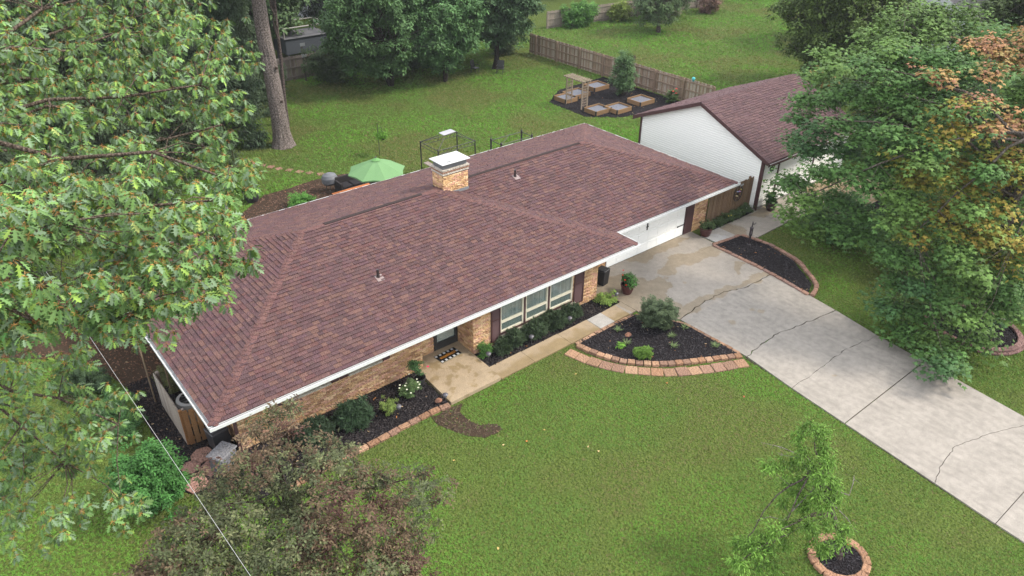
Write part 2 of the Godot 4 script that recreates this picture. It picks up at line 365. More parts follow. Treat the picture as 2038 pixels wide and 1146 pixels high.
const MAPLE := [22.73, 3.95, 10.46, 0.56, 22.83, 7.26, 7.33, 0.55, 21.65, 2.81, 8.76, 0.55, 25.44, 8.13, 7.94, 0.59, 21.50, 4.32, 4.62, 0.57, 24.56, 7.89, 2.01, 0.62, 21.35, 3.17, 7.89, 0.55, 21.83, 5.71, 5.49, 0.56, 21.53, 3.33, 5.93, 0.57, 24.17, 8.00, 6.27, 0.58, 22.14, 4.92, 9.25, 0.54, 24.73, 8.85, 7.14, 0.58, 22.76, 7.77, 5.34, 0.56, 20.60, 1.54, 7.86, 0.55, 23.72, 3.02, 10.63, 0.58, 22.22, 6.43, 4.80, 0.56, 23.71, 6.05, 9.02, 0.56, 21.98, 4.87, 7.56, 0.55, 24.30, 8.08, 7.37, 0.57, 23.52, 6.98, 2.34, 0.60, 23.36, 7.35, 3.86, 0.58, 22.68, 7.62, 8.16, 0.54, 20.86, 4.45, 6.94, 0.54, 27.24, 9.08, 5.73, 0.63, 23.17, 8.27, 5.42, 0.56, 22.53, 5.68, 4.04, 0.58, 21.07, 3.79, 9.69, 0.53, 21.43, 3.32, 5.11, 0.57, 28.01, 9.40, 6.80, 0.64, 24.90, 7.74, 8.52, 0.58, 23.19, 8.73, 6.02, 0.56, 23.03, 6.57, 9.70, 0.55, 21.33, 4.07, 8.97, 0.54, 23.04, 7.54, 6.07, 0.56, 20.93, 3.39, 7.08, 0.55, 21.83, 4.45, 8.42, 0.55, 21.77, 6.80, 3.87, 0.56, 20.91, 2.47, 9.17, 0.54, 24.11, 4.51, 9.99, 0.58, 28.02, 8.54, 6.98, 0.64, 22.31, 2.95, 10.62, 0.56, 21.80, 6.12, 7.66, 0.54, 21.53, 2.72, 3.75, 0.59, 20.68, 4.20, 3.86, 0.56, 24.53, 7.49, 1.18, 0.62, 24.41, 8.92, 3.89, 0.59, 25.06, 7.14, 8.89, 0.58, 22.11, 2.61, 9.52, 0.56, 21.41, 5.19, 6.56, 0.55, 22.01, 6.95, 7.28, 0.54, 20.88, 5.36, 4.08, 0.55, 22.50, 5.43, 6.74, 0.56, 23.51, 6.71, 8.70, 0.56, 24.73, 8.72, 6.19, 0.58, 22.16, 5.51, 2.89, 0.58, 21.43, 7.24, 5.77, 0.54, 22.86, 8.54, 4.44, 0.57, 23.29, 6.12, 7.77, 0.56, 21.04, 5.26, 5.78, 0.54, 21.19, 5.02, 7.22, 0.54, 22.86, 5.30, 9.46, 0.55, 22.26, 6.41, 5.83, 0.56, 24.61, 8.91, 4.92, 0.59, 21.62, 4.06, 5.35, 0.57, 24.43, 5.56, 9.69, 0.58, 22.10, 6.55, 8.88, 0.53, 21.38, 4.38, 2.85, 0.58, 21.31, 2.28, 7.58, 0.56, 22.83, 5.56, 7.98, 0.56, 23.22, 5.51, 8.44, 0.56, 28.64, 9.33, 5.94, 0.65, 23.86, 7.59, 8.47, 0.56, 21.02, 3.31, 3.21, 0.58, 25.78, 8.65, 8.15, 0.59, 23.73, 6.60, 7.78, 0.57, 22.58, 2.13, 10.67, 0.57, 22.29, 5.89, 6.24, 0.56, 22.52, 4.82, 8.04, 0.56, 23.53, 8.57, 3.36, 0.59, 21.36, 6.59, 7.16, 0.53, 23.37, 6.04, 1.35, 0.61, 21.34, 2.05, 10.00, 0.55, 21.46, 4.07, 7.56, 0.55, 23.12, 3.56, 9.39, 0.57, 22.02, 3.34, 8.21, 0.56, 20.71, 2.67, 8.50, 0.54, 23.00, 2.30, 9.96, 0.58, 22.89, 6.80, 4.17, 0.58, 20.87, 5.61, 4.88, 0.55, 22.47, 4.58, 10.10, 0.55, 21.78, 7.05, 6.55, 0.54, 21.36, 1.53, 8.62, 0.56, 22.92, 8.13, 7.33, 0.55, 22.73, 3.35, 10.02, 0.56, 23.37, 7.55, 3.10, 0.59, 21.86, 3.32, 4.19, 0.58, 27.41, 8.90, 6.32, 0.63, 20.81, 0.84, 8.30, 0.56, 22.08, 6.28, 3.01, 0.58, 22.79, 7.93, 4.67, 0.57, 23.74, 6.69, 1.45, 0.61, 22.97, 4.47, 10.64, 0.56, 24.41, 8.45, 4.44, 0.59, 22.29, 7.92, 7.03, 0.54, 20.33, 0.80, 10.21, 0.55, 21.48, 5.48, 8.92, 0.53, 22.33, 4.21, 9.06, 0.55, 25.93, 7.93, 0.63, 0.65, 21.57, 0.71, 9.61, 0.57, 24.02, 6.88, 9.03, 0.57, 22.69, 5.44, 1.81, 0.60, 24.62, 8.98, 5.57, 0.59, 28.06, 7.24, 0.93, 1.08, 24.99, 0.94, 8.48, 0.99, 27.99, 6.43, -0.75, 1.11, 29.39, 7.58, 7.25, 1.05, 22.22, 0.91, 10.17, 0.91, 27.41, 3.94, 1.42, 1.09, 28.02, 2.71, 5.26, 1.07, 27.65, 3.05, 3.57, 1.08, 27.37, 1.30, 8.02, 1.05, 28.41, 6.23, 6.80, 1.04, 26.29, 1.00, 9.64, 1.01, 25.24, 1.29, 1.87, 1.06, 29.25, 4.11, 2.85, 1.12, 29.99, 8.00, 5.66, 1.08, 29.92, 3.31, 8.04, 1.10, 24.41, 1.00, 7.46, 0.98, 26.66, 3.07, 2.71, 1.06, 30.31, 8.90, 6.12, 1.08, 30.28, 6.88, 2.60, 1.12, 27.58, 2.52, 1.01, 1.11, 29.62, 7.57, 4.92, 1.08, 25.21, 0.99, 5.84, 1.02, 28.26, 4.27, 5.58, 1.06, 28.31, 4.66, 6.63, 1.05, 29.85, 1.50, 8.24, 1.11, 30.68, 6.24, 4.39, 1.12, 27.61, 2.16, 6.40, 1.06, 30.04, 4.35, 8.07, 1.09, 26.47, 1.83, -0.13, 1.11, 20.90, 0.94, 9.02, 0.88, 30.02, 5.37, 3.22, 1.12, 21.80, 1.03, 7.37, 0.92, 26.65, 1.10, 6.16, 1.05, 26.80, 1.16, 4.48, 1.07, 22.83, 0.93, 8.75, 0.93, 28.01, 5.95, 5.71, 1.04, 28.35, 6.48, 2.36, 1.08, 26.59, 5.30, 2.44, 1.04, 27.99, 4.91, 4.66, 1.06, 27.79, 1.33, 2.40, 1.11, 19.74, 1.02, 10.19, 0.84, 26.58, 5.51, -0.27, 1.07, 29.19, 5.22, 7.31, 1.06, 29.44, 3.03, 7.08, 1.09, 27.13, 6.07, 1.11, 1.07, 27.37, 2.46, 7.87, 1.04, 27.19, 3.31, -0.14, 1.11, 30.99, 8.81, 4.66, 1.11, 28.06, 1.76, 4.43, 1.09, 28.30, 3.44, 6.31, 1.06, 31.04, 6.55, 5.35, 1.12, 24.13, 0.99, 9.78, 0.96, 25.93, 0.92, 3.51, 1.06, 29.57, 6.23, 7.44, 1.06, 29.41, 0.97, 9.46, 1.10, 28.28, 3.67, 4.34, 1.08, 29.95, 7.79, 1.57, 1.12, 27.66, 0.95, 6.91, 1.07, 26.79, 1.01, 10.41, 1.02, 29.31, 7.82, 3.86, 1.08]
const PLUM := [-0.57, 5.31, 6.39, 0.29, -1.32, 5.90, 7.26, 0.27, -2.21, 4.98, 5.82, 0.30, -0.75, 5.53, 5.32, 0.30, -0.56, 5.00, 6.77, 0.29, -0.63, 6.07, 6.01, 0.29, 0.99, 3.01, 8.09, 0.31, -1.64, 5.66, 7.09, 0.27, -2.50, 4.78, 6.90, 0.29, -0.56, 5.03, 8.49, 0.27, -2.27, 5.62, 6.97, 0.28, -0.61, 6.23, 6.67, 0.28, -0.71, 5.29, 7.74, 0.27, -0.20, 6.16, 7.20, 0.27, -1.98, 4.75, 6.89, 0.29, -0.71, 4.31, 8.03, 0.29, 0.86, 4.54, 8.30, 0.29, -2.63, 5.55, 7.04, 0.27, 0.06, 6.15, 6.72, 0.28, -0.95, 4.96, 7.47, 0.28, -2.80, 5.02, 6.96, 0.28, 0.96, 4.89, 7.44, 0.29, -0.19, 5.79, 5.44, 0.30, -1.91, 5.38, 7.72, 0.27, 1.61, 4.46, 7.60, 0.30, -1.56, 4.92, 7.58, 0.28, 0.42, 3.69, 8.10, 0.30, -1.69, 5.25, 7.34, 0.28, 0.12, 5.05, 7.49, 0.28, 1.05, 3.85, 8.28, 0.30, -1.90, 5.60, 7.27, 0.27, -2.66, 5.15, 6.30, 0.29, -0.79, 5.40, 6.10, 0.29, -0.39, 5.43, 6.59, 0.29, 0.22, 4.27, 7.83, 0.29, -0.39, 4.76, 8.59, 0.27, 0.93, 4.95, 6.33, 0.31, -2.10, 4.92, 7.46, 0.28, 0.45, 4.56, 8.07, 0.29, -1.33, 5.72, 8.04, 0.26, -1.08, 5.10, 7.87, 0.27, -0.33, 5.13, 7.07, 0.29, -1.53, 5.55, 5.90, 0.29, -1.04, 5.64, 6.12, 0.29, 2.19, 4.53, 7.29, 0.31, 0.04, 5.06, 8.68, 0.27, -0.33, 5.75, 6.56, 0.29, -1.77, 5.33, 6.56, 0.29, -2.51, 5.61, 6.82, 0.28, -0.03, 4.58, 7.57, 0.29, -1.24, 5.21, 7.11, 0.28, 0.63, 4.47, 8.52, 0.28, -1.97, 5.25, 6.64, 0.29, 0.40, 5.72, 6.80, 0.29, -0.44, 5.96, 5.22, 0.30, 0.22, 5.70, 8.12, 0.27, -0.59, 4.89, 7.86, 0.28, -0.81, 5.33, 6.66, 0.29, -2.87, 4.59, 5.88, 0.30, -1.50, 5.30, 7.44, 0.28, -0.01, 5.74, 6.10, 0.29, -2.04, 5.88, 6.82, 0.27, 1.22, 4.88, 7.05, 0.30, -2.16, 4.61, 6.89, 0.29, -1.20, 5.37, 5.68, 0.30, 0.26, 5.73, 4.81, 0.31, -0.10, 4.49, 8.01, 0.29, -1.60, 6.03, 7.06, 0.27, 1.22, 4.23, 7.64, 0.30, 0.91, 3.93, 8.76, 0.29, -0.98, 5.84, 7.98, 0.26, 0.94, 5.45, 6.35, 0.30, -0.04, 5.08, 6.51, 0.30, 0.24, 5.11, 6.96, 0.29, 1.23, 4.23, 8.08, 0.30, 0.68, 5.45, 5.93, 0.30, -0.95, 4.15, 7.70, 0.29, -2.24, 4.63, 6.37, 0.30, -1.74, 5.18, 5.78, 0.30, -1.50, 6.07, 6.81, 0.27, 1.37, 4.53, 8.10, 0.29, -2.92, 4.21, 5.95, 0.31, 0.91, 4.28, 7.61, 0.30, 1.42, 5.13, 7.76, 0.29, -1.58, 5.57, 7.34, 0.27, 0.86, 5.18, 6.91, 0.29, -0.31, 4.65, 7.93, 0.28, 0.19, 5.88, 7.86, 0.27, 0.07, 6.02, 7.50, 0.27, -1.90, 5.26, 7.91, 0.27, 0.50, 5.47, 4.84, 0.32, -0.33, 5.66, 7.82, 0.27, -0.58, 5.60, 7.95, 0.27, 1.18, 4.96, 7.71, 0.29, -1.17, 5.57, 6.57, 0.28, 0.13, 3.92, 7.96, 0.30, -3.36, 4.05, 5.69, 0.31, 0.83, 4.90, 6.98, 0.30, 0.11, 5.24, 8.03, 0.28, -0.40, 5.13, 7.89, 0.28, 0.36, 5.37, 8.18, 0.27, -1.30, 4.54, 7.76, 0.28, -0.14, 5.39, 5.44, 0.31, -0.73, 5.57, 5.74, 0.30, -0.81, 5.13, 7.88, 0.27, 2.24, 4.10, 6.54, 0.32, -1.00, 5.18, 6.97, 0.29, -3.10, 5.05, 6.42, 0.29, -1.50, 4.55, 7.64, 0.28, -2.20, 5.71, 7.48, 0.27, -0.94, 5.33, 8.36, 0.27, 0.59, 4.59, 8.29, 0.28, -0.31, 6.05, 7.73, 0.27, 1.47, 4.87, 7.16, 0.30, -0.37, 5.16, 6.76, 0.29, -0.42, 4.02, 8.02, 0.29, -3.16, 3.72, 5.53, 0.32, 0.08, 5.36, 4.54, 0.32, -2.61, 4.91, 6.75, 0.29, -0.71, 5.55, 7.58, 0.27, 0.66, 3.13, 8.07, 0.31, -0.10, 4.21, 8.44, 0.29, -1.33, 6.19, 6.18, 0.28, 0.52, 5.41, 7.12, 0.29, 1.20, 5.07, 6.84, 0.30, 0.44, 4.38, 8.72, 0.28, -1.28, 4.57, 7.29, 0.29, 1.92, 4.48, 7.56, 0.30, -1.12, 6.19, 6.29, 0.28, -0.27, 5.46, 7.97, 0.27, -0.03, 6.05, 5.84, 0.29, -0.69, 5.85, 6.51, 0.28, -1.63, 5.65, 6.37, 0.28, 0.74, 5.12, 8.00, 0.28, 0.32, 4.69, 8.61, 0.28, 0.38, 4.71, 7.89, 0.29, 0.10, 6.00, 6.93, 0.28, -2.49, 5.45, 6.35, 0.29, -1.07, 5.37, 7.51, 0.27, -0.51, 4.13, 7.65, 0.29]
const WEEP := [10.05, 3.53, 10.53, 0.22, 10.34, 3.70, 10.57, 0.22, 10.51, 3.44, 10.79, 0.22, 10.97, 3.31, 10.74, 0.22, 10.03, 3.23, 10.75, 0.22, 10.58, 3.13, 10.95, 0.22, 10.00, 3.05, 11.01, 0.22, 10.22, 3.20, 11.28, 0.22, 10.16, 2.71, 10.59, 0.22, 9.92, 2.60, 10.36, 0.22, 9.40, 2.81, 10.32, 0.22, 10.00, 2.51, 10.94, 0.22, 9.82, 3.01, 11.32, 0.22, 10.42, 2.52, 11.40, 0.22, 10.26, 1.91, 10.50, 0.22, 9.87, 2.14, 10.98, 0.22, 9.86, 2.47, 11.37, 0.22, 10.41, 2.24, 11.54, 0.22, 9.97, 1.84, 11.12, 0.22, 9.83, 2.29, 11.62, 0.22, 9.17, 1.90, 11.22, 0.22, 9.21, 2.18, 11.65, 0.22, 9.62, 2.18, 11.90, 0.22, 8.59, 1.97, 11.20, 0.22, 8.76, 1.38, 10.87, 0.22, 8.31, 1.49, 10.82, 0.22, 8.27, 1.25, 10.62, 0.22, 8.28, 1.35, 11.01, 0.22, 8.58, 1.39, 11.20, 0.22, 9.14, 1.27, 11.25, 0.22, 8.46, 0.80, 11.14, 0.22, 8.70, 0.91, 11.36, 0.22, 9.95, 0.98, 11.88, 0.22, 9.83, 1.68, 12.16, 0.22, 9.48, 1.62, 11.81, 0.22, 10.09, 1.78, 12.10, 0.22, 7.85, 1.26, 10.93, 0.22, 9.68, 1.83, 10.77, 0.22]
const MAPLE_TURN := [[22.67, 6.39, 6.88, 1.08, 0], [26.15, 5.17, 5.61, 1.08, 0], [22.61, 5.56, 7.57, 1.08, 0], [26.08, 4.22, 6.40, 1.08, 0], [22.13, 4.40, 7.56, 0.86, 0], [25.54, 2.91, 6.39, 0.86, 0], [22.66, 4.90, 8.57, 0.97, 0], [26.14, 3.48, 7.53, 0.97, 0], [22.70, 4.29, 9.62, 0.97, 0], [26.19, 2.79, 8.71, 0.97, 0], [23.04, 7.24, 7.11, 0.97, 0], [26.56, 6.13, 5.87, 0.97, 0], [21.83, 3.73, 7.56, 0.54, 0], [25.19, 2.15, 6.39, 0.54, 0], [23.10, 6.22, 8.36, 0.86, 0], [26.64, 4.98, 7.29, 0.86, 0], [23.81, 9.92, 7.32, 1.19, 1], [27.44, 9.17, 6.12, 1.19, 1], [23.77, 8.95, 7.88, 1.19, 1], [27.39, 8.07, 6.75, 1.19, 1], [23.63, 9.43, 7.10, 0.97, 1], [27.23, 8.62, 5.86, 0.97, 1], [23.71, 7.99, 8.52, 1.08, 1], [27.33, 6.98, 7.48, 1.08, 1], [23.05, 9.31, 5.65, 0.54, 1], [26.58, 8.47, 4.22, 0.54, 1], [22.75, 9.22, 4.98, 0.49, 1], [26.24, 8.37, 3.46, 0.49, 1], [21.61, 8.87, 2.82, 0.49, 1], [24.94, 7.98, 1.01, 0.49, 1], [21.67, 8.11, 3.35, 0.43, 1], [25.02, 7.12, 1.61, 0.43, 1], [20.77, 7.44, 2.10, 0.76, 0], [24.00, 6.36, 0.20, 0.76, 0], [23.34, 8.63, 6.86, 0.86, 1], [26.91, 7.70, 5.59, 0.86, 1], [23.39, 7.42, 8.01, 0.76, 1], [26.96, 6.33, 6.89, 0.76, 1], [20.20, 3.30, 4.26, 0.65, 0], [23.35, 1.67, 2.64, 0.65, 0], [23.42, 6.42, 9.23, 0.76, 0], [27.00, 5.21, 8.28, 0.76, 0]]
const WEEP_TWIGS := [[10.26, 2.87, 10.56, 9.90, 2.88, 9.75], [10.22, 2.81, 10.60, 10.07, 2.69, 10.17], [10.83, 2.10, 11.72, 11.20, 2.40, 11.56], [10.53, 1.84, 11.57, 10.68, 1.35, 12.20], [9.44, 1.58, 10.98, 9.07, 1.43, 10.51]]

# ---------------------------------------------------------------- foliage
func ovate(mb: MB, at: Vector3, dir: Vector3, up: Vector3, l: float, w: float, col: Color) -> void:
	var s := dir.cross(up).normalized() * w * 0.5
	var m := at + dir * l * 0.45
	var tip := at + dir * l - up * l * 0.12
	mb.tri(at, m + s + up * w * 0.16, m, col); mb.tri(at, m, m - s + up * w * 0.16, col)
	mb.tri(m + s + up * w * 0.16, tip, m, col); mb.tri(m, tip, m - s + up * w * 0.16, col)

func oak_leaf(mb: MB, at: Vector3, dir: Vector3, up: Vector3, l: float, col: Color) -> void:
	var s := dir.cross(up).normalized()
	var tt := [0.0, 0.1, 0.3, 0.26, 0.42, 0.6, 0.52, 0.68, 0.84, 0.78, 0.9, 1.0]
	var ww := [0.02, 0.07, 0.3, 0.09, 0.13, 0.47, 0.14, 0.13, 0.38, 0.12, 0.12, 0.0]
	var cc := [0.0, 0.1, 0.2, 0.26, 0.42, 0.47, 0.52, 0.68, 0.73, 0.78, 0.9, 1.0]
	for i in tt.size() - 1:
		for sg in [-1.0, 1.0]:
			var a: Vector3 = at + dir * l * cc[i] - up * l * 0.18 * cc[i] * cc[i]
			var b: Vector3 = at + dir * l * cc[i + 1] - up * l * 0.18 * cc[i + 1] * cc[i + 1]
			var p: Vector3 = at + dir * l * tt[i] + s * sg * l * ww[i] + up * l * (ww[i] * 0.25 - 0.18 * tt[i] * tt[i])
			var q: Vector3 = at + dir * l * tt[i + 1] + s * sg * l * ww[i + 1] + up * l * (ww[i + 1] * 0.25 - 0.18 * tt[i + 1] * tt[i + 1])
			if sg > 0:
				mb.tri(a, p, q, col); mb.tri(a, q, b, col)
			else:
				mb.tri(a, q, p, col); mb.tri(a, b, q, col)

func maple_leaf(mb: MB, at: Vector3, dir: Vector3, up: Vector3, l: float, col: Color) -> void:
	var s := dir.cross(up).normalized()
	var o := at + dir * l * 0.3
	var pts := []
	var ang := [-2.5, -1.75, -1.25, -0.85, -0.42, 0.0, 0.42, 0.85, 1.25, 1.75, 2.5]
	var rad := [0.32, 0.36, 0.62, 0.34, 0.36, 0.72, 0.36, 0.34, 0.62, 0.36, 0.32]
	for i in ang.size():
		pts.append(o + (dir * cos(ang[i]) + s * sin(ang[i])) * rad[i] * l - up * rad[i] * l * 0.2)
	for i in pts.size() - 1:
		mb.tri(o, pts[i + 1], pts[i], col)

func frame_from(d: Vector3) -> Vector3:
	var u := Vector3.UP - d * d.y
	if u.length() < 0.1: u = Vector3.RIGHT - d * d.x
	return u.normalized()

func oak_spray(sd: int) -> Mesh:
	rng.seed = sd
	var mb := MB.new()
	var n := 10
	for i in n:
		var a := TAU * i / n + rnd(-0.3, 0.3)
		var el := rnd(-1.25, 0.25)
		var d := Vector3(cos(a) * cos(el), sin(el), sin(a) * cos(el))
		var st := d * rnd(0.005, 0.02) + Vector3(0, rnd(-0.035, 0.015), 0)
		var pe := st + Vector3(d.x, d.y * 0.3, d.z).normalized() * 0.04
		mb.tube([st, pe], [0.0026, 0.0018], 3, Color(0.42, 0.21, 0.07), false)
		var g := rnd(0.75, 1.2)
		var col := Color(0.1 * g, 0.175 * g, 0.056 * g)
		if rng.randf() < 0.08: col = Color(0.27, 0.31, 0.1)
		elif rng.randf() < 0.15: col = Color(0.16, 0.24, 0.05)
		elif rng.randf() < 0.3: col = Color(0.115 * g, 0.165 * g, 0.095 * g)
		oak_leaf(mb, pe, (d + Vector3(0, -0.45, 0)).normalized(), frame_from(d), rnd(0.11, 0.165), col)
	mb.tube([Vector3(0, -0.01, 0), Vector3(0.0, 0.03, 0)], [0.005, 0.003], 4, Color(0.3, 0.16, 0.07), true)
	return mb.mesh()

func maple_spray(sd: int, n := 11, spread := 0.26, size := 0.12) -> Mesh:
	rng.seed = sd
	var mb := MB.new()
	for i in n:
		var a := rnd(0, TAU)
		var r := spread * sqrt(rng.randf())
		var at := Vector3(cos(a) * r, rnd(-0.09, 0.07) - r * 0.25, sin(a) * r)
		var d := Vector3(cos(a + rnd(-0.6, 0.6)), rnd(-0.75, -0.1), sin(a + rnd(-0.6, 0.6))).normalized()
		var g := rnd(0.55, 1.0)
		maple_leaf(mb, at, d, frame_from(d), size * rnd(0.75, 1.2), Color(g, g, g))
	return mb.mesh()

func twig_spray(sd: int, n: int, length: float, leaf: float, ratio: float, droop := 0.3) -> Mesh:
	rng.seed = sd
	var mb := MB.new()
	for i in n:
		var t := (i + rng.randf()) / n
		var a := rnd(0, TAU)
		var at := Vector3(rnd(-0.15, 0.15) * length, (t - 0.5) * length * 0.4, rnd(-0.15, 0.15) * length) + Vector3(cos(a), 0, sin(a)) * length * 0.32 * rng.randf()
		var d := Vector3(cos(a), rnd(-droop * 2.2, 0.5), sin(a)).normalized()
		var g := rnd(0.5, 1.0)
		ovate(mb, at, d, frame_from(d), leaf * rnd(0.7, 1.25), leaf * ratio, Color(g, g * rnd(0.94, 1.05), g))
	return mb.mesh()

func needle_spray(sd: int, n: int, length: float) -> Mesh:
	rng.seed = sd
	var mb := MB.new()
	for i in n:
		var a := rnd(0, TAU)
		var el := rnd(-0.3, 1.1)
		var d := Vector3(cos(a) * cos(el), sin(el), sin(a) * cos(el))
		var g := rnd(0.42, 1.0)
		ovate(mb, d * length * 0.12 * rng.randf(), d, frame_from(d), length * rnd(0.5, 1.0), length * 0.13, Color(g, g, g))
	return mb.mesh()

# spreads sprays through clumps given as [x, y, z, radius, ...]
func foliage(parent: Node, called: String, clumps: Array, per: float, meshes: Array, tint: Callable, sc := 1.0, flat := 1.0, lean := 0.5, m: Material = null, mixed := false, tight := 0.55) -> void:
	var xs := []
	var cs := []
	for k in meshes.size():
		xs.append([]); cs.append([])
	for i in range(0, clumps.size(), 4):
		var o := Vector3(clumps[i], clumps[i + 1], clumps[i + 2])
		var r: float = clumps[i + 3]
		var cl: Color = tint.call(o)
		var cnt := int(per * rnd(0.7, 1.3) + rng.randf())
		for j in cnt:
			var d := Vector3(rng.randfn(), rng.randfn() * flat, rng.randfn()) * r * tight
			var k := rng.randi() % meshes.size()
			var b := Basis(Vector3.UP, rnd(0, TAU)) * Basis(Vector3(1, 0, 0), rnd(-lean, lean)) * Basis(Vector3(0, 0, 1), rnd(-lean, lean))
			xs[k].append(Transform3D(b.scaled(Vector3.ONE * sc * rnd(0.75, 1.3)), o + d))
			cs[k].append(vary(tint.call(o + d * 0.6) if mixed else cl, 0.22))
	for k in meshes.size():
		multi(parent, called, meshes[k], xs[k], cs[k], m if m else M.leaf)

func multi(parent: Node, called: String, mesh: Mesh, xs: Array, cs: Array, m: Material) -> MultiMeshInstance3D:
	var mm := MultiMesh.new()
	mm.transform_format = MultiMesh.TRANSFORM_3D
	mm.use_colors = true
	mm.mesh = mesh
	mm.instance_count = xs.size()
	for i in xs.size():
		mm.set_instance_transform(i, xs[i])
		mm.set_instance_color(i, cs[i])
	var o := MultiMeshInstance3D.new()
	o.multimesh = mm
	o.material_override = m
	o.name = called if parent != self else numbered(called)
	o.set_meta("kind", "stuff")
	parent.add_child(o, true)
	return o

# limbs from a trunk top to spread-out clumps, then a twig to every clump
func limbs(mb: MB, top: Vector3, low: Vector3, clumps: Array, count: int, r0: float, col: Color, twig := 0.012) -> void:
	var pts := []
	var n := clumps.size() / 4
	var nodes := []
	for k in count:
		var i := int((k + 0.5) * n / count) * 4
		var e := Vector3(clumps[i], clumps[i + 1], clumps[i + 2])
		var s := low.lerp(top, rnd(0.3, 1.0))
		var line := []
		var rad := []
		for q in 7:
			var t := q / 6.0
			var p := s.lerp(e, t) + Vector3(0, sin(t * PI) * (e - s).length() * 0.08, 0)
			if q > 0 and q < 6: p += Vector3(rnd(-1, 1), rnd(-1, 1), rnd(-1, 1)) * (e - s).length() * 0.03
			line.append(p); rad.append(lerpf(r0, twig * 1.4, pow(t, 0.7)))
			if q > 1: nodes.append(p)
		mb.tube(line, rad, 6, vary(col, 0.12), false)
	for i in range(0, clumps.size(), 4):
		var e := Vector3(clumps[i], clumps[i + 1], clumps[i + 2])
		var best: Vector3 = nodes[0]
		for q in nodes:
			if q.distance_squared_to(e) < best.distance_squared_to(e): best = q
		if best.distance_to(e) < 0.05: continue
		var mid := best.lerp(e, 0.5) + Vector3(rnd(-1, 1), rnd(-0.2, 1), rnd(-1, 1)) * best.distance_to(e) * 0.12
		mb.tube([best, mid, e], [twig, twig * 0.75, twig * 0.35], 4, vary(col, 0.2), false)

# clumps through an ellipsoid crown, most of them near its outside, with a lumpy outline
func crown_clumps(c: Vector3, r: Vector3, n: int, size: float, hollow := 0.55, cone := 0.0, rough := 0.42) -> Array:
	var out := []
	var ph := rnd(0, 99)
	for i in n:
		var d := Vector3(rng.randfn(), rng.randfn(), rng.randfn()).normalized()
		var lump := 0.84 + rough * noise_a.get_noise_3d(d.x * 60 + ph * 9, d.y * 60, d.z * 60)
		var k := lerpf(hollow, 1.0, sqrt(rng.randf())) * lump
		var p := d * k
		if cone > 0.0:
			var y := rng.randf()
			var a := rnd(0, TAU)
			var q := (1.0 - y * cone) * lerpf(hollow, 1.0, rng.randf()) * (0.85 + 0.3 * rng.randf())
			p = Vector3(cos(a) * q, y * 2.0 - 1.0, sin(a) * q)
		out.append_array([c.x + p.x * r.x, maxf(c.y + p.y * r.y, 0.15), c.z + p.z * r.z, size * rnd(0.7, 1.3)])
	return out

func tree(called: String, label: String, base: Vector3, trunk_h: float, trunk_r: float, c: Vector3, r: Vector3, n: int, size: float, per: float, meshes: Array, tint: Callable, bark: Color, sc := 1.0, group := "", cone := 0.0, stems := 1, category := "tree", flat := 0.7, hollow := 0.5) -> Node3D:
	var t := thing(called, label, category, base, 0.0, group)
	var cl := crown_clumps(c - base, r, n, size, hollow, cone)
	var mb := MB.new()
	var top := Vector3(c.x - base.x, trunk_h, c.z - base.z)
	for s in stems:
		var off := Vector3(rnd(-1, 1), 0, rnd(-1, 1)) * (r.x * 0.3 if stems > 1 else 0.0)
		var e := top + off
		var line := []
		var rad := []
		for q in 7:
			var k := q / 6.0
			line.append(Vector3.ZERO.lerp(e, k) + Vector3(rnd(-1, 1), 0, rnd(-1, 1)) * trunk_r * 0.5 * (1.0 if q > 0 and q < 6 else 0.0) + off * 0.1 * k)
			rad.append(trunk_r * (1.0 - 0.55 * k) * (1.35 if q == 0 else 1.0))
		line[0] += Vector3(0, -0.08, 0)
		mb.tube(line, rad, 8, bark, true)
		limbs(mb, e, e * 0.45, cl, maxi(3, 8 / stems), trunk_r * 0.45, bark, maxf(0.01, trunk_r * 0.12))
	put("trunk", mb, M.bark, t)
	foliage(t, "crown", cl, per, meshes, tint, sc, flat)
	return t

func shrub(called: String, label: String, base: Vector3, r: Vector3, n: int, size: float, per: float, meshes: Array, tint: Callable, sc := 1.0, group := "", stem := Color(0.09, 0.06, 0.04), category := "shrub") -> Node3D:
	var t := thing(called, label, category, base, 0.0, group)
	var cl := crown_clumps(Vector3(0, r.y * 0.95, 0), r, n, size, 0.45, 0.0, 0.6)
	var mb := MB.new()
	for i in 7:
		var k := rng.randi() % n * 4
		var e := Vector3(cl[k], cl[k + 1], cl[k + 2])
		mb.tube([Vector3(rnd(-0.05, 0.05), -0.03, rnd(-0.05, 0.05)), e * Vector3(0.5, 0.6, 0.5), e], [0.018, 0.012, 0.005], 4, stem, false)
	put("stems", mb, M.bark, t)
	foliage(t, "foliage", cl, per, meshes, tint, sc, 0.8)
	return t

# ---------------------------------------------------------------- roofs
const TONES := [Color(0.111, 0.060, 0.063), Color(0.106, 0.060, 0.066), Color(0.123, 0.068, 0.066), Color(0.094, 0.054, 0.057), Color(0.145, 0.080, 0.069), Color(0.118, 0.059, 0.057), Color(0.101, 0.058, 0.060), Color(0.132, 0.074, 0.070)]

func span(poly: Array, y: float) -> Vector2:
	var lo := INF
	var hi := -INF
	for i in poly.size():
		var a: Vector2 = poly[i]
		var b: Vector2 = poly[(i + 1) % poly.size()]
		if (a.y <= y and b.y >= y) or (b.y <= y and a.y >= y):
			if absf(a.y - b.y) < 1e-5:
				lo = minf(lo, minf(a.x, b.x)); hi = maxf(hi, maxf(a.x, b.x))
			else:
				var x := lerpf(a.x, b.x, (y - a.y) / (b.y - a.y))
				lo = minf(lo, x); hi = maxf(hi, x)
	return Vector2(lo, hi)

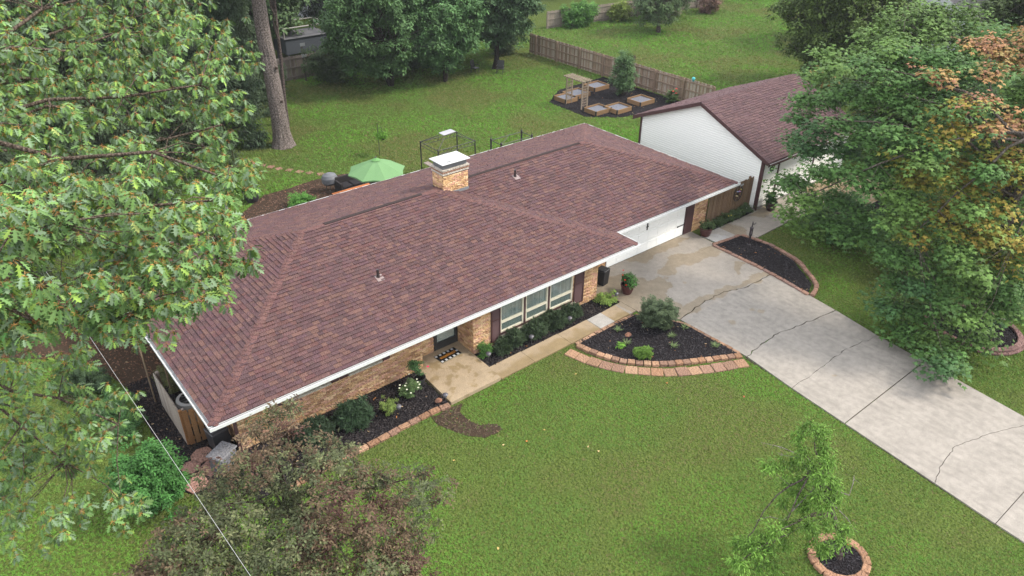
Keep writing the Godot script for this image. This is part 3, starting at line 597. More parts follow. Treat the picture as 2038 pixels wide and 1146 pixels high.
# courses of laminated shingles over a plane polygon given in (along the eave, up the slope)
func shingles(out: Array, o: Vector3, u: Vector3, w: Vector3, poly: Array, tones: Array, expo := 0.143) -> void:
	var nn := u.cross(w).normalized()
	var vm := 0.0
	for p in poly: vm = maxf(vm, p.y)
	var j := 0
	while j * expo < vm - 0.02:
		var v0 := j * expo
		var v1 := minf(v0 + expo + 0.02, vm - 0.001)
		var s0 := span(poly, maxf(v0, 0.0005))
		var s1 := span(poly, v1)
		if s0.x > s0.y or s1.x > s1.y: break
		if absf(s0.y - s1.y) > 1.5: s0.y = s1.y
		if absf(s0.x - s1.x) > 1.5: s0.x = s1.x
		var x := minf(s0.x, s1.x) - rnd(0.0, 0.3)
		var end := maxf(s0.y, s1.y)
		while x < end:
			var wd: float = pick([0.1, 0.13, 0.16, 0.2, 0.24, 0.3])
			var a0 := clampf(x, s0.x, s0.y); var b0 := clampf(x + wd, s0.x, s0.y)
			var a1 := clampf(x, s1.x, s1.y); var b1 := clampf(x + wd, s1.x, s1.y)
			if b0 - a0 > 0.01 or b1 - a1 > 0.01:
				var lift := 0.022 + (0.014 if rng.randf() < 0.5 else 0.0)
				var bo := v0 - 0.004 - rnd(0, 0.004)
				out.append([o + u * (a0 + 0.0015) + w * bo, o + u * (b0 - 0.0015) + w * bo, o + u * (b1 - 0.0015) + w * v1, o + u * (a1 + 0.0015) + w * v1, nn, lift, vary(pick(tones), 0.1)])
			x += wd
		j += 1

func tab(mb: MB, s: Array) -> void:
	var up: Vector3 = s[4] * s[5]
	var bl: Vector3 = s[0]; var br: Vector3 = s[1]
	var tr: Vector3 = s[2] + s[4] * 0.002; var tl: Vector3 = s[3] + s[4] * 0.002
	mb.quad(bl + up, br + up, tr, tl, s[6])
	mb.quad(bl, br, br + up, bl + up, s[6])
	mb.tri(bl, bl + up, tl, s[6])
	mb.tri(br, tr, br + up, s[6])

func lay_shingles(list: Array, roof: Node, house: Node, keep := 300) -> void:
	for s in list: s.append((s[0] as Vector3).distance_squared_to(CAM))
	list.sort_custom(func(a, b): return a[7] < b[7])
	var rest := MB.new()
	for i in list.size():
		if i < keep:
			var one := MB.new()
			tab(one, list[i])
			put("shingle", one, M.shingle, roof)
		else:
			tab(rest, list[i])
	var r := put("shingles", rest, M.shingle, house)
	r.set_meta("kind", "stuff")

# overlapping cap shingles folded over a ridge or hip
func caps(roof: Node, a: Vector3, b: Vector3, na: Vector3, nb: Vector3, tones: Array) -> void:
	var d := (b - a).normalized()
	var len := a.distance_to(b)
	var sa := d.cross(na).normalized(); var sb := nb.cross(d).normalized()
	if sa.y > 0: sa = -sa
	if sb.y > 0: sb = -sb
	var n := int(len / 0.15)
	var up := (na + nb).normalized()
	for i in n:
		var p := a + d * (len * i / n)
		var q := a + d * minf(len * i / n + 0.2, len)
		var col := vary(pick(tones), 0.1)
		var mb := MB.new()
		var lp := up * 0.026; var lq := up * 0.014
		var w := 0.14
		mb.quad(p + lp, q + lq, q + lq + sa * w, p + lp + sa * w, col)
		mb.quad(p + lp, p + lp + sb * w, q + lq + sb * w, q + lq, col)
		mb.quad(p, p + lp, p + lp + sa * w, p + sa * w + up * 0.004, col)
		mb.quad(p, p + sb * w + up * 0.004, p + lp + sb * w, p + lp, col)
		mb.quad(p + lp + sa * w, q + lq + sa * w, q + sa * w, p + sa * w, col)
		mb.quad(p + lp + sb * w, p + sb * w, q + sb * w, q + lq + sb * w, col)
		put("cap_shingle", mb, M.shingle, roof)

# ---------------------------------------------------------------- brickwork
const BRICKS := [Color(0.560, 0.364, 0.198), Color(0.507, 0.315, 0.165), Color(0.612, 0.413, 0.236), Color(0.454, 0.271, 0.147), Color(0.570, 0.337, 0.230), Color(0.654, 0.456, 0.281), Color(0.528, 0.299, 0.211), Color(0.380, 0.218, 0.128)]

func bricks(out: Array, o: Vector3, u: Vector3, nn: Vector3, width: float, height: float, holes: Array, start := 0.0) -> void:
	var ch := 0.074
	var bl := 0.212
	var j := int(start / ch)
	while (j + 1) * ch <= height + 0.02:
		var y0 := j * ch
		var x := -bl * 0.5 if j % 2 else 0.0
		while x < width:
			var parts := [[maxf(x, 0.0), minf(x + bl - 0.011, width)]]
			for h in holes:
				if y0 + ch * 0.5 > h[1] and y0 + ch * 0.5 < h[3]:
					var nx := []
					for p in parts:
						if p[1] <= h[0] or p[0] >= h[2]: nx.append(p)
						else:
							if p[0] < h[0]: nx.append([p[0], h[0]])
							if p[1] > h[2]: nx.append([h[2], p[1]])
					parts = nx
			for p in parts:
				if p[1] - p[0] > 0.025:
					var at: Vector3 = o + u * ((p[0] + p[1]) * 0.5) + Vector3.UP * (y0 + ch * 0.5) + nn * rnd(0.0, 0.004)
					out.append([at, Vector3(p[1] - p[0], ch - 0.011, 0.03), vary(pick(BRICKS), 0.16), Basis(u, Vector3.UP, nn), at.distance_squared_to(CAM)])
			x += bl
		j += 1

# U-shaped eaves gutter from a to b; outward is horizontal
func gutter(parent: Node, a: Vector3, b: Vector3, outward: Vector3) -> void:
	var d := (b - a).normalized()
	var bs := Basis(d, Vector3.UP, outward)
	if bs.determinant() < 0: bs = Basis(-d, Vector3.UP, outward)
	var l := a.distance_to(b)
	var m := (a + b) * 0.5
	var g := put("gutter", gut(m, l, bs, outward), M.white, parent)
	var mb := MB.new()
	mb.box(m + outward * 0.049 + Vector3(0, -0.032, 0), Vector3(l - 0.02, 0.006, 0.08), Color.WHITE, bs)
	put("gutter_grey_strip", mb, M.gutter_grey, g)  # plain grey strip added in the trough, standing for the gutter's grey inside

func gut(m: Vector3, l: float, bs: Basis, outward: Vector3) -> MB:
	var mb := MB.new()
	mb.box(m + outward * 0.004 + Vector3(0, -0.062, 0), Vector3(l, 0.1, 0.008), Color.WHITE, bs)
	mb.box(m + outward * 0.049 + Vector3(0, -0.108, 0), Vector3(l, 0.012, 0.098), Color.WHITE, bs)
	mb.box(m + outward * 0.096 + Vector3(0, -0.062, 0), Vector3(l, 0.1, 0.008), Color.WHITE, bs)
	mb.box(m + outward * 0.094 + Vector3(0, -0.01, 0), Vector3(l, 0.008, 0.018), Color.WHITE, bs)
	return mb

func window_unit(parent: Node, x0: float, x1: float, y0: float, y1: float, z: float, rail: float, shade: Color) -> void:
	var w := Node3D.new()
	w.name = "window"
	parent.add_child(w, true)
	var fr := MB.new()
	var f := 0.06
	fr.box(Vector3(x0 + f / 2, (y0 + y1) / 2, z), Vector3(f, y1 - y0, 0.07), Color(0.68, 0.63, 0.5))
	fr.box(Vector3(x1 - f / 2, (y0 + y1) / 2, z), Vector3(f, y1 - y0, 0.07), Color(0.68, 0.63, 0.5))
	for y in [y0 + f / 2, y1 - f / 2]: fr.box(Vector3((x0 + x1) / 2, y, z), Vector3(x1 - x0 - 2 * f, f, 0.066), Color(0.68, 0.63, 0.5))
	if rail > 0: fr.box(Vector3((x0 + x1) / 2, rail, z + 0.004), Vector3(x1 - x0 - 2 * f, 0.085, 0.075), Color(0.68, 0.63, 0.5))
	put("frame", fr, M.paint, w)
	var ys := [[y0 + f, rail - 0.04], [rail + 0.04, y1 - f]] if rail > 0 else [[y0 + f, y1 - f]]
	for k in ys:
		var p := MB.new()
		p.box(Vector3((x0 + x1) / 2, (k[0] + k[1]) / 2, z - 0.005), Vector3(x1 - x0 - 2 * f, k[1] - k[0], 0.008))
		put("pane", p, M.glass, w)
	# pleated curtain behind
	var cu := MB.new()
	var n := 34
	var c0 := rail + 0.03 if rail > 0 else y0
	for i in n:
		var a := lerpf(x0 + 0.03, x1 - 0.03, i / float(n)); var b := lerpf(x0 + 0.03, x1 - 0.03, (i + 1) / float(n))
		var da := -0.09 + 0.03 * (i % 2) + rnd(-0.01, 0.01); var db := -0.09 + 0.03 * ((i + 1) % 2)
		cu.quad(Vector3(a, c0, z + da), Vector3(b, c0, z + db), Vector3(b, y1, z + db), Vector3(a, y1, z + da), vary(shade, 0.3))
	put("curtain", cu, M.fabric, w)

func build_house() -> void:
	var H := thing("ranch_house", "long single-storey tan brick house under a maroon-brown shingled hip roof", "house")
	var hr := EH + PT * RW / 2
	var hg := EH + PT * (RW - RD) / 2
	var A := Vector3(0, EH, 0); var B := Vector3(0, EH, -RW); var C := Vector3(R1, EH, 0); var D := Vector3(R2, EH, -RW)
	var E := Vector3(R2, EH, -RD); var F := Vector3(R1, EH, -RD)
	var T1 := Vector3(RW / 2, hr, -RW / 2); var T2 := Vector3(R1 - RW / 2, hr, -RW / 2)
	var G1 := Vector3(R1 - (RW - RD) / 2, hg, -(RW + RD) / 2); var G2 := Vector3(R2 - (RW - RD) / 2, hg, -(RW + RD) / 2)
	# roof deck: closed shell
	var dk := MB.new()
	var cl := Color(0.1, 0.07, 0.07)
	for f in [[A, C, T2, T1], [C, F, G1, T2], [F, E, G2, G1], [E, D, G2], [A, T1, B]]:
		if f.size() == 4: dk.quad(f[0], f[1], f[2], f[3], cl)
		else: dk.tri(f[0], f[1], f[2], cl)
	dk.quad(B, T1, T2, G1, cl); dk.tri(B, G1, D, cl); dk.tri(D, G1, G2, cl)
	var roof := put("roof", dk, M.shingle, H)
	var sl := sqrt(1.0 + PT * PT)
	var upz := Vector3(0, PT, -1).normalized(); var dnz := Vector3(0, PT, 1).normalized()
	var upx := Vector3(PT, 0, 0) + Vector3(1, 0, 0) - Vector3(PT, 0, 0)
	upx = Vector3(1, PT, 0).normalized()
	var dnx := Vector3(-1, PT, 0).normalized()
	var list := []
	shingles(list, A, Vector3.RIGHT, upz, [Vector2(0, 0), Vector2(R1, 0), Vector2(T2.x, RW / 2 * sl), Vector2(T1.x, RW / 2 * sl)], TONES)
	var gs := (RW - RD) / 2
	shingles(list, F, Vector3.RIGHT, upz, [Vector2(0, 0), Vector2(R2 - R1, 0), Vector2(G2.x - R1, gs * sl), Vector2(G1.x - R1, gs * sl)], TONES)
	shingles(list, D, Vector3.LEFT, dnz, [Vector2(0, 0), Vector2(R2, 0), Vector2(R2 - T1.x, RW / 2 * sl), Vector2(R2 - T2.x, RW / 2 * sl), Vector2(R2 - G1.x, gs * sl), Vector2(R2 - G2.x, gs * sl)], TONES)
	shingles(list, B, Vector3.BACK, upx, [Vector2(0, 0), Vector2(RW, 0), Vector2(RW / 2, RW / 2 * sl)], TONES)
	shingles(list, E, Vector3.FORWARD, dnx, [Vector2(0, 0), Vector2(RW - RD, 0), Vector2(gs, gs * sl)], TONES)
	shingles(list, C, Vector3.FORWARD, dnx, [Vector2(0, 0), Vector2(RD, 0), Vector2((RW + RD) / 2, gs * sl), Vector2(RW / 2, RW / 2 * sl)], TONES)
	lay_shingles(list, roof, H)
	var nf := Vector3(0, 1, PT).normalized(); var nbk := Vector3(0, 1, -PT).normalized()
	var nl := Vector3(-PT, 1, 0).normalized(); var nr := Vector3(PT, 1, 0).normalized()
	var capt := [Color(0.136, 0.07, 0.066), Color(0.126, 0.066, 0.062), Color(0.146, 0.076, 0.07)]
	caps(roof, A, T1, nl, nf, capt); caps(roof, B, T1, nbk, nl, capt); caps(roof, C, T2, nf, nr, capt)
	caps(roof, E, G2, nf, nr, capt); caps(roof, D, G2, nr, nbk, capt)
	caps(roof, T2, T1, nbk, nf, capt); caps(roof, G1, T2, nr, nbk, capt); caps(roof, G2, G1, nbk, nf, capt)
	# ridge vents
	for rv in [[6.25, 10.2, hr, -RW / 2], [12.7, 18.8, hg, G1.z]]:
		var mb := MB.new()
		var x := 0.0
		while x < rv[1] - rv[0] - 0.01:
			var w := minf(1.2, rv[1] - rv[0] - x)
			for sg in [-1.0, 1.0]:
				var bs := Basis(Vector3.RIGHT, sg * atan(PT))
				mb.box(Vector3(rv[0] + x + w / 2, rv[2] + 0.04, rv[3] + sg * 0.035) - Vector3(0, 0.02, 0), Vector3(w - 0.006, 0.018, 0.075), Color(0.075, 0.055, 0.055), bs)
				mb.box(Vector3(rv[0] + x + w / 2, rv[2] - 0.008, rv[3] + sg * 0.068), Vector3(w - 0.006, 0.03, 0.012), Color(0.03, 0.026, 0.026), bs)
			x += w
		put("ridge_vent", mb, M.matte, H)
	# soffit, fascia, gutters
	var so := MB.new()
	so.slab(P2([0.01, -0.01, R1 - 0.01, -0.01, R1 - 0.01, -RD - 0.01, R2 - 0.01, -RD - 0.01, R2 - 0.01, -RW + 0.01, 0.01, -RW + 0.01]), EH - 0.13, EH - 0.012, Color(0.6, 0.57, 0.5))
	put("soffit", so, M.paint, H)
	var o := 0.0
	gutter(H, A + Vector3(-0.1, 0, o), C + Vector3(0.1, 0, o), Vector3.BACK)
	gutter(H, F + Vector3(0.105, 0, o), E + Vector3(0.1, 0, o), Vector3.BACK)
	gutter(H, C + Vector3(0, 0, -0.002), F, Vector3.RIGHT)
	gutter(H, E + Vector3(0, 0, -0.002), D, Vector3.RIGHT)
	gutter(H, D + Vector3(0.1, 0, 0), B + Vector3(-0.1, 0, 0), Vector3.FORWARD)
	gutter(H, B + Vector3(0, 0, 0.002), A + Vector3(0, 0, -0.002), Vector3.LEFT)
	# masonry cores
	var top := EH - 0.132
	var th := 0.2
	var wl := {}
	var specs := [
		["front_wall_bedrooms", 0.85, 7.07, FACE_L - th, FACE_L], ["front_wall_living_room", 8.84, 14.7, FACE_R - th, FACE_R],
		["entry_wall", 7.072, 7.84, -1.62, -1.42], ["garage_wall", 14.7, 16.56, FACE_G - th, FACE_G], ["garage_wall", 22.03, 22.95, FACE_G - th, FACE_G],
		["entry_return", 8.84, 9.04, -1.6, FACE_R - th - 0.002], ["entry_return", 6.87, 7.07, -1.62, FACE_L - th - 0.002], ["living_room_return", 14.5, 14.7, FACE_G - th, FACE_R - th - 0.002],
		["back_wall", 0.85, 22.95, -10.4, -10.2], ["side_wall", 0.85, 1.05, -10.198, FACE_L - th - 0.002], ["side_wall", 22.75, 22.95, -10.198, FACE_G - th - 0.002]]
	for s in specs:
		var mb := MB.new()
		if s[0] == "front_wall_living_room":
			for b in [[8.84, 10.0, 0.0, top], [13.42, 14.7, 0.0, top], [10.0, 13.42, 0.0, 0.36]]:
				mb.box(Vector3((b[0] + b[1]) / 2, (b[2] + b[3]) / 2, (s[3] + s[4]) / 2 - 0.014), Vector3(b[1] - b[0], b[3] - b[2], s[4] - s[3]))
		elif s[0] == "front_wall_bedrooms":
			for b in [[0.85, 7.07, 0.0, 1.08], [0.85, 2.3, 1.08, top], [3.75, 4.4, 1.08, top], [5.54, 7.07, 1.08, top]]:
				mb.box(Vector3((b[0] + b[1]) / 2, (b[2] + b[3]) / 2, (s[3] + s[4]) / 2 - 0.014), Vector3(b[1] - b[0], b[3] - b[2], s[4] - s[3]))
		else:
			mb.box(Vector3((s[1] + s[2]) / 2, top / 2, (s[3] + s[4]) / 2 - 0.014), Vector3(s[2] - s[1], top, s[4] - s[3]))
		wl[s[0]] = put("wall", mb, M.mortar, H)
	var bl := []
	bricks(bl, Vector3(0.85, 0, FACE_L - 0.012), Vector3.RIGHT, Vector3.BACK, 6.22, top, [[1.45, 1.08, 2.9, 9.0], [3.55, 1.08, 4.69, 9.0]])
	bricks(bl, Vector3(8.84, 0, FACE_R - 0.012), Vector3.RIGHT, Vector3.BACK, 5.86, top, [[1.16, 0.36, 4.58, 9.0]])
	bricks(bl, Vector3(7.08, 0, -1.432), Vector3.RIGHT, Vector3.BACK, 0.76, top, [])
	bricks(bl, Vector3(8.838, 0, -1.46), Vector3.BACK, Vector3.LEFT, 0.95, top, [])
	bricks(bl, Vector3(0.848, 0, -10.38), Vector3.BACK, Vector3.LEFT, 9.42, top, [])
	bricks(bl, Vector3(14.7, 0, FACE_G - 0.012), Vector3.RIGHT, Vector3.BACK, 1.86, top, [])
	bricks(bl, Vector3(22.03, 0, FACE_G - 0.012), Vector3.RIGHT, Vector3.BACK, 0.92, top, [])
	var rest := MB.new()
	# the 300 that show largest: nearest of those that face the street and stand clear of the eave
	for b in bl: b.append(b[4] + (0.0 if b[3].z.z > 0.5 and b[0].y > 0.25 and b[0].y < 1.3 else 400.0))
	bl.sort_custom(func(a, b): return a[5] < b[5])
	for i in bl.size():
		var b = bl[i]
		if i < 300:
			var one := MB.new()
			one.block(b[0], b[1], 0.004, b[2], b[3])
			put("brick", one, M.brick, wl["front_wall_bedrooms"] if b[0].x < 7.07 else wl["front_wall_living_room"])
		else:
			rest.box(b[0], b[1], b[2], b[3])
	put("bricks", rest, M.brick, H).set_meta("kind", "stuff")
	# windows, shutters, sills
	var shade := Color(0.5, 0.54, 0.5)
	for w in [[10.0, 11.06], [11.14, 12.2], [12.28, 13.42]]:
		window_unit(H, w[0], w[1], 0.44, top, FACE_R - 0.04, 0.86, shade)
	var tr := MB.new()
	for x in [11.1, 12.24]: tr.box(Vector3(x, (top + 0.42) / 2, FACE_R - 0.035), Vector3(0.078, top - 0.44, 0.1))
	tr.box(Vector3(11.71, 0.4, FACE_R - 0.03), Vector3(3.42, 0.078, 0.1))
	put("window_trim", tr, M.trim, H)
	var si := MB.new()
	si.block(Vector3(11.73, 0.325, FACE_R + 0.03), Vector3(3.6, 0.075, 0.15), 0.02, Color(0.5, 0.45, 0.37))
	put("window_sill", si, M.stone, H)
	for x in [[9.58, 9.98], [13.46, 13.95]]: shutter(H, x[0], x[1], 0.24, top - 0.02, FACE_R)
	for w in [[2.3, 3.75], [4.4, 5.54]]:
		window_unit(H, w[0], w[1], 1.13, top, FACE_L - 0.05, 0.0, shade)
		var s2 := MB.new()
		s2.block(Vector3((w[0] + w[1]) / 2, 1.095, FACE_L + 0.02), Vector3(w[1] - w[0] + 0.06, 0.065, 0.14), 0.015, Color(0.5, 0.46, 0.39))
		put("window_sill", s2, M.stone, H)
		shutter(H, w[0] - 0.32, w[0] - 0.04, 1.07, top - 0.02, FACE_L)
		shutter(H, w[1] + 0.04, w[1] + 0.3, 1.07, top - 0.02, FACE_L)
	# front door: black frame, full-length lit-through storm glass
	var dr := put("door", MB.new(), M.metal, H)
	var df := MB.new()
	var bk := Color(0.022, 0.02, 0.022)
	for x in [7.9, 8.78]: df.box(Vector3(x, top / 2 + 0.07, -1.44), Vector3(0.11, top - 0.14, 0.09), bk)
	df.box(Vector3(8.34, 0.26, -1.44), Vector3(0.77, 0.26, 0.07), bk)
	df.box(Vector3(8.34, top - 0.08, -1.44), Vector3(0.77, 0.16, 0.07), bk)
	put("frame", df, M.metal, dr)
	var dp := MB.new()
	dp.box(Vector3(8.34, 1.12, -1.455), Vector3(0.77, 1.46, 0.01))
	put("pane", dp, M.glass, dr)
	var ds := MB.new()
	ds.box(Vector3(8.34, 1.12, -1.5), Vector3(0.79, 1.72, 0.03), Color(0.75, 0.74, 0.64))
	put("leaf", ds, M.fabric, dr)
	var dh := MB.new()
	dh.tube([Vector3(8.7, 0.95, -1.36), Vector3(8.62, 0.95, -1.36)], [0.012, 0.012], 6, Color(0.5, 0.5, 0.48))
	dh.tube([Vector3(8.7, 0.95, -1.4), Vector3(8.7, 0.95, -1.36)], [0.014, 0.014], 6, Color(0.5, 0.5, 0.48))
	put("handle", dh, M.metal, dr)
	# garage door: four rows of panels with black strap hinges and handles
	var gd := put("garage_door", MB.new(), M.white, H)
	for r in 4:
		for k in 8:
			var y := 0.03 + r * 0.5
			var x := 16.6 + k * 0.61
			var mb := MB.new()
			mb.box(Vector3(x + 0.305, y + 0.247, FACE_G - 0.06), Vector3(0.61, 0.488, 0.04))
			mb.block(Vector3(x + 0.305, y + 0.247, FACE_G - 0.036), Vector3(0.47, 0.35, 0.02), 0.008)
			put("panel", mb, M.siding, gd)
	for hx in [[18.98, 1.22]]:
		var mb := MB.new()
		mb.box(Vector3(hx[0], hx[1], FACE_G - 0.01), Vector3(0.05, 0.3, 0.03), Color(0.02, 0.02, 0.02))
		mb.box(Vector3(hx[0], hx[1], FACE_G - 0.004), Vector3(0.14, 0.04, 0.02), Color(0.02, 0.02, 0.02))
		put("handle", mb, M.metal, gd)
	for hy in [0.55, 1.55]:
		for hx in [16.62, 21.46]:
			var sg := 1.0 if hx < 18 else -1.0
			var mb := MB.new()
			mb.box(Vector3(hx + sg * 0.2, hy, FACE_G - 0.012), Vector3(0.42, 0.035, 0.02), Color(0.02, 0.02, 0.02))
			mb.box(Vector3(hx + sg * 0.42, hy, FACE_G - 0.012), Vector3(0.03, 0.07, 0.022), Color(0.02, 0.02, 0.02))
			put("hinge", mb, M.metal, gd)
	var gt := MB.new()
	gt.box(Vector3(21.76, top / 2, FACE_G - 0.04), Vector3(0.52, top, 0.12))
	gt.box(Vector3(16.58, top / 2, FACE_G - 0.04), Vector3(0.035, top, 0.1))
	put("door_jamb", gt, M.trim, H)
	# downspout on the street corner
	var dn := MB.new()
	dn.box(Vector3(0.78, 0.95, FACE_L + 0.05), Vector3(0.085, 1.9, 0.07))
	dn.box(Vector3(0.78, 0.04, FACE_L + 0.14), Vector3(0.09, 0.07, 0.26))
	put("downspout", dn, M.trim, H)
	build_chimney(H, hg)
	for v in [Vector3(6.61, 2.97, -2.61), Vector3(14.58, 3.47, -5.31)]:
		var mb := MB.new()
		mb.tube([v + Vector3(0, -0.05, 0), v + Vector3(0, 0.3, 0)], [0.045, 0.045], 10, Color(0.03, 0.022, 0.022))
		mb.tube([v + Vector3(0, -0.05, 0), v + Vector3(0, 0.1, 0)], [0.075, 0.055], 10, Color(0.04, 0.03, 0.03))
		var vp := put("vent_pipe", mb, M.plastic, H)
		var fl := MB.new()
		fl.box(v + Vector3(0.02, 0.006, 0.06), Vector3(0.26, 0.008, 0.28), Color(0.2, 0.15, 0.145), Basis(Vector3.RIGHT, atan(PT)))
		put("flashing", fl, M.metal, vp)
	# electric service mast on the back eave
	var ms := MB.new()
	var b0 := Vector3(4.75, EH - 0.05, -RW + 0.25)
	ms.tube([b0, b0 + Vector3(0, 1.05, 0)], [0.03, 0.03], 8, Color(0.3, 0.3, 0.3))
	var mast := put("service_mast", ms, M.metal, H)
	var wh := MB.new()
	wh.lathe(b0 + Vector3(0, 1.03, 0), [[0.035, 0.0], [0.06, 0.05], [0.055, 0.12], [0.0, 0.16]], 8, Color(0.5, 0.5, 0.52))
	put("weatherhead", wh, M.metal, mast)
	for k in 3:
		var lp := MB.new()
		var s := b0 + Vector3(0, 1.1, 0)
		lp.tube([s, s + Vector3(-0.12 + 0.1 * k, -0.28, -0.12), s + Vector3(-0.25 + 0.12 * k, -0.55, -0.3), s + Vector3(-0.42 + 0.1 * k, -0.38, -0.55)], [0.009, 0.009, 0.009, 0.009], 5, Color(0.55, 0.53, 0.48) if k == 1 else Color(0.05, 0.05, 0.05))
		put("drop_loop", lp, M.plastic, mast)

func shutter(H: Node, x0: float, x1: float, y0: float, y1: float, z: float) -> void:
	var mb := MB.new()
	var w := x1 - x0
	for x in [x0 + 0.025, x1 - 0.025]: mb.box(Vector3(x, (y0 + y1) / 2, z + 0.03), Vector3(0.05, y1 - y0, 0.045))
	for y in [y0 + 0.03, (y0 + y1) / 2, y1 - 0.03]: mb.box(Vector3((x0 + x1) / 2, y, z + 0.03), Vector3(w - 0.1, 0.06, 0.043))
	var s := put("shutter", mb, M.trim, H)
	var lo := MB.new()
	var y := y0 + 0.07
	while y < y1 - 0.07:
		lo.box(Vector3((x0 + x1) / 2, y, z + 0.026), Vector3(w - 0.1, 0.034, 0.012), Color.WHITE, Basis(Vector3.RIGHT, -0.5))
		y += 0.04
	put("louvres", lo, M.trim, s)

func build_chimney(H: Node, hg: float) -> void:
	var x0 := 11.2; var x1 := 12.35; var z0 := -6.15; var z1 := -5.45
	var y0 := 3.2; var y1 := 4.35
	var c := MB.new()
	c.box(Vector3((x0 + x1) / 2, (y0 + y1) / 2, (z0 + z1) / 2), Vector3(x1 - x0 - 0.03, y1 - y0, z1 - z0 - 0.03))
	var ch := put("chimney", c, M.mortar, H)
	var bl := []
	bricks(bl, Vector3(x0, y0, z1 - 0.012), Vector3.RIGHT, Vector3.BACK, x1 - x0, y1 - y0, [], 0.3)
	bricks(bl, Vector3(x0 + 0.012, y0, z0), Vector3.BACK, Vector3.LEFT, z1 - z0, y1 - y0, [], 0.3)
	var bm := MB.new()
	for b in bl:
		var cc: Color = b[2]
		bm.box(b[0], b[1], Color(cc.r * 1.08, cc.g * 1.08, cc.b * 1.05), b[3])
	put("bricks", bm, M.brick, ch).set_meta("kind", "stuff")
	var mx := (x0 + x1) / 2; var mz := (z0 + z1) / 2
	for k in 3:
		var cr := MB.new()
		var g := 0.07 + 0.015 * k
		cr.block(Vector3(mx, y1 + 0.035 + 0.075 * k, mz), Vector3(x1 - x0 + g, 0.062, z1 - z0 + g), 0.006, Color(0.55, 0.5, 0.44) if k != 1 else Color(0.34, 0.2, 0.14))
		put("corbel_course", cr, M.stone, ch)
	var ho := MB.new()
	ho.box(Vector3(mx, y1 + 0.3, mz), Vector3(x1 - x0 - 0.06, 0.16, z1 - z0 - 0.06), Color(0.13, 0.135, 0.145))
	ho.box(Vector3(mx, y1 + 0.4, mz), Vector3(x1 - x0 - 0.2, 0.06, z1 - z0 - 0.2), Color(0.22, 0.16, 0.1))
	put("spark_screen", ho, M.metal, ch)
	var cap := MB.new()
	cap.block(Vector3(mx - 0.02, y1 + 0.455, mz + 0.02), Vector3(x1 - x0 + 0.14, 0.035, z1 - z0 + 0.2), 0.012, Color(0.47, 0.48, 0.48))
	var cp := put("cap", cap, M.paint, ch)
	var rs := MB.new()
	for k in 6:
		var p := Vector3(x0 + 0.1 + rnd(0, 0.3), y1 + 0.476, z1 - 0.02 - rnd(0, 0.12))
		rs.tube([p, p + Vector3(rnd(-0.12, 0.12), 0.01, rnd(-0.06, 0.06)), p + Vector3(rnd(-0.16, 0.16), 0.02, rnd(-0.1, 0.1))], [0.006, 0.005, 0.003], 4, Color(0.06, 0.05, 0.045))
	put("twigs", rs, M.bark, cp)
	var fl := MB.new()
	var yr := EH + PT * (-RD - z1)
	fl.box(Vector3(mx, yr + 0.02, z1 + 0.012), Vector3(x1 - x0 + 0.06, 0.2, 0.02), Color(0.17, 0.18, 0.19))
	fl.box(Vector3(mx, yr - 0.06, z1 + 0.08), Vector3(x1 - x0 + 0.1, 0.012, 0.16), Color(0.14, 0.15, 0.16), Basis(Vector3.RIGHT, atan(PT)))
	fl.box(Vector3(x0 - 0.012, yr + 0.12, mz), Vector3(0.02, 0.22, z1 - z0), Color(0.03, 0.03, 0.034))
	put("flashing", fl, M.metal, ch)

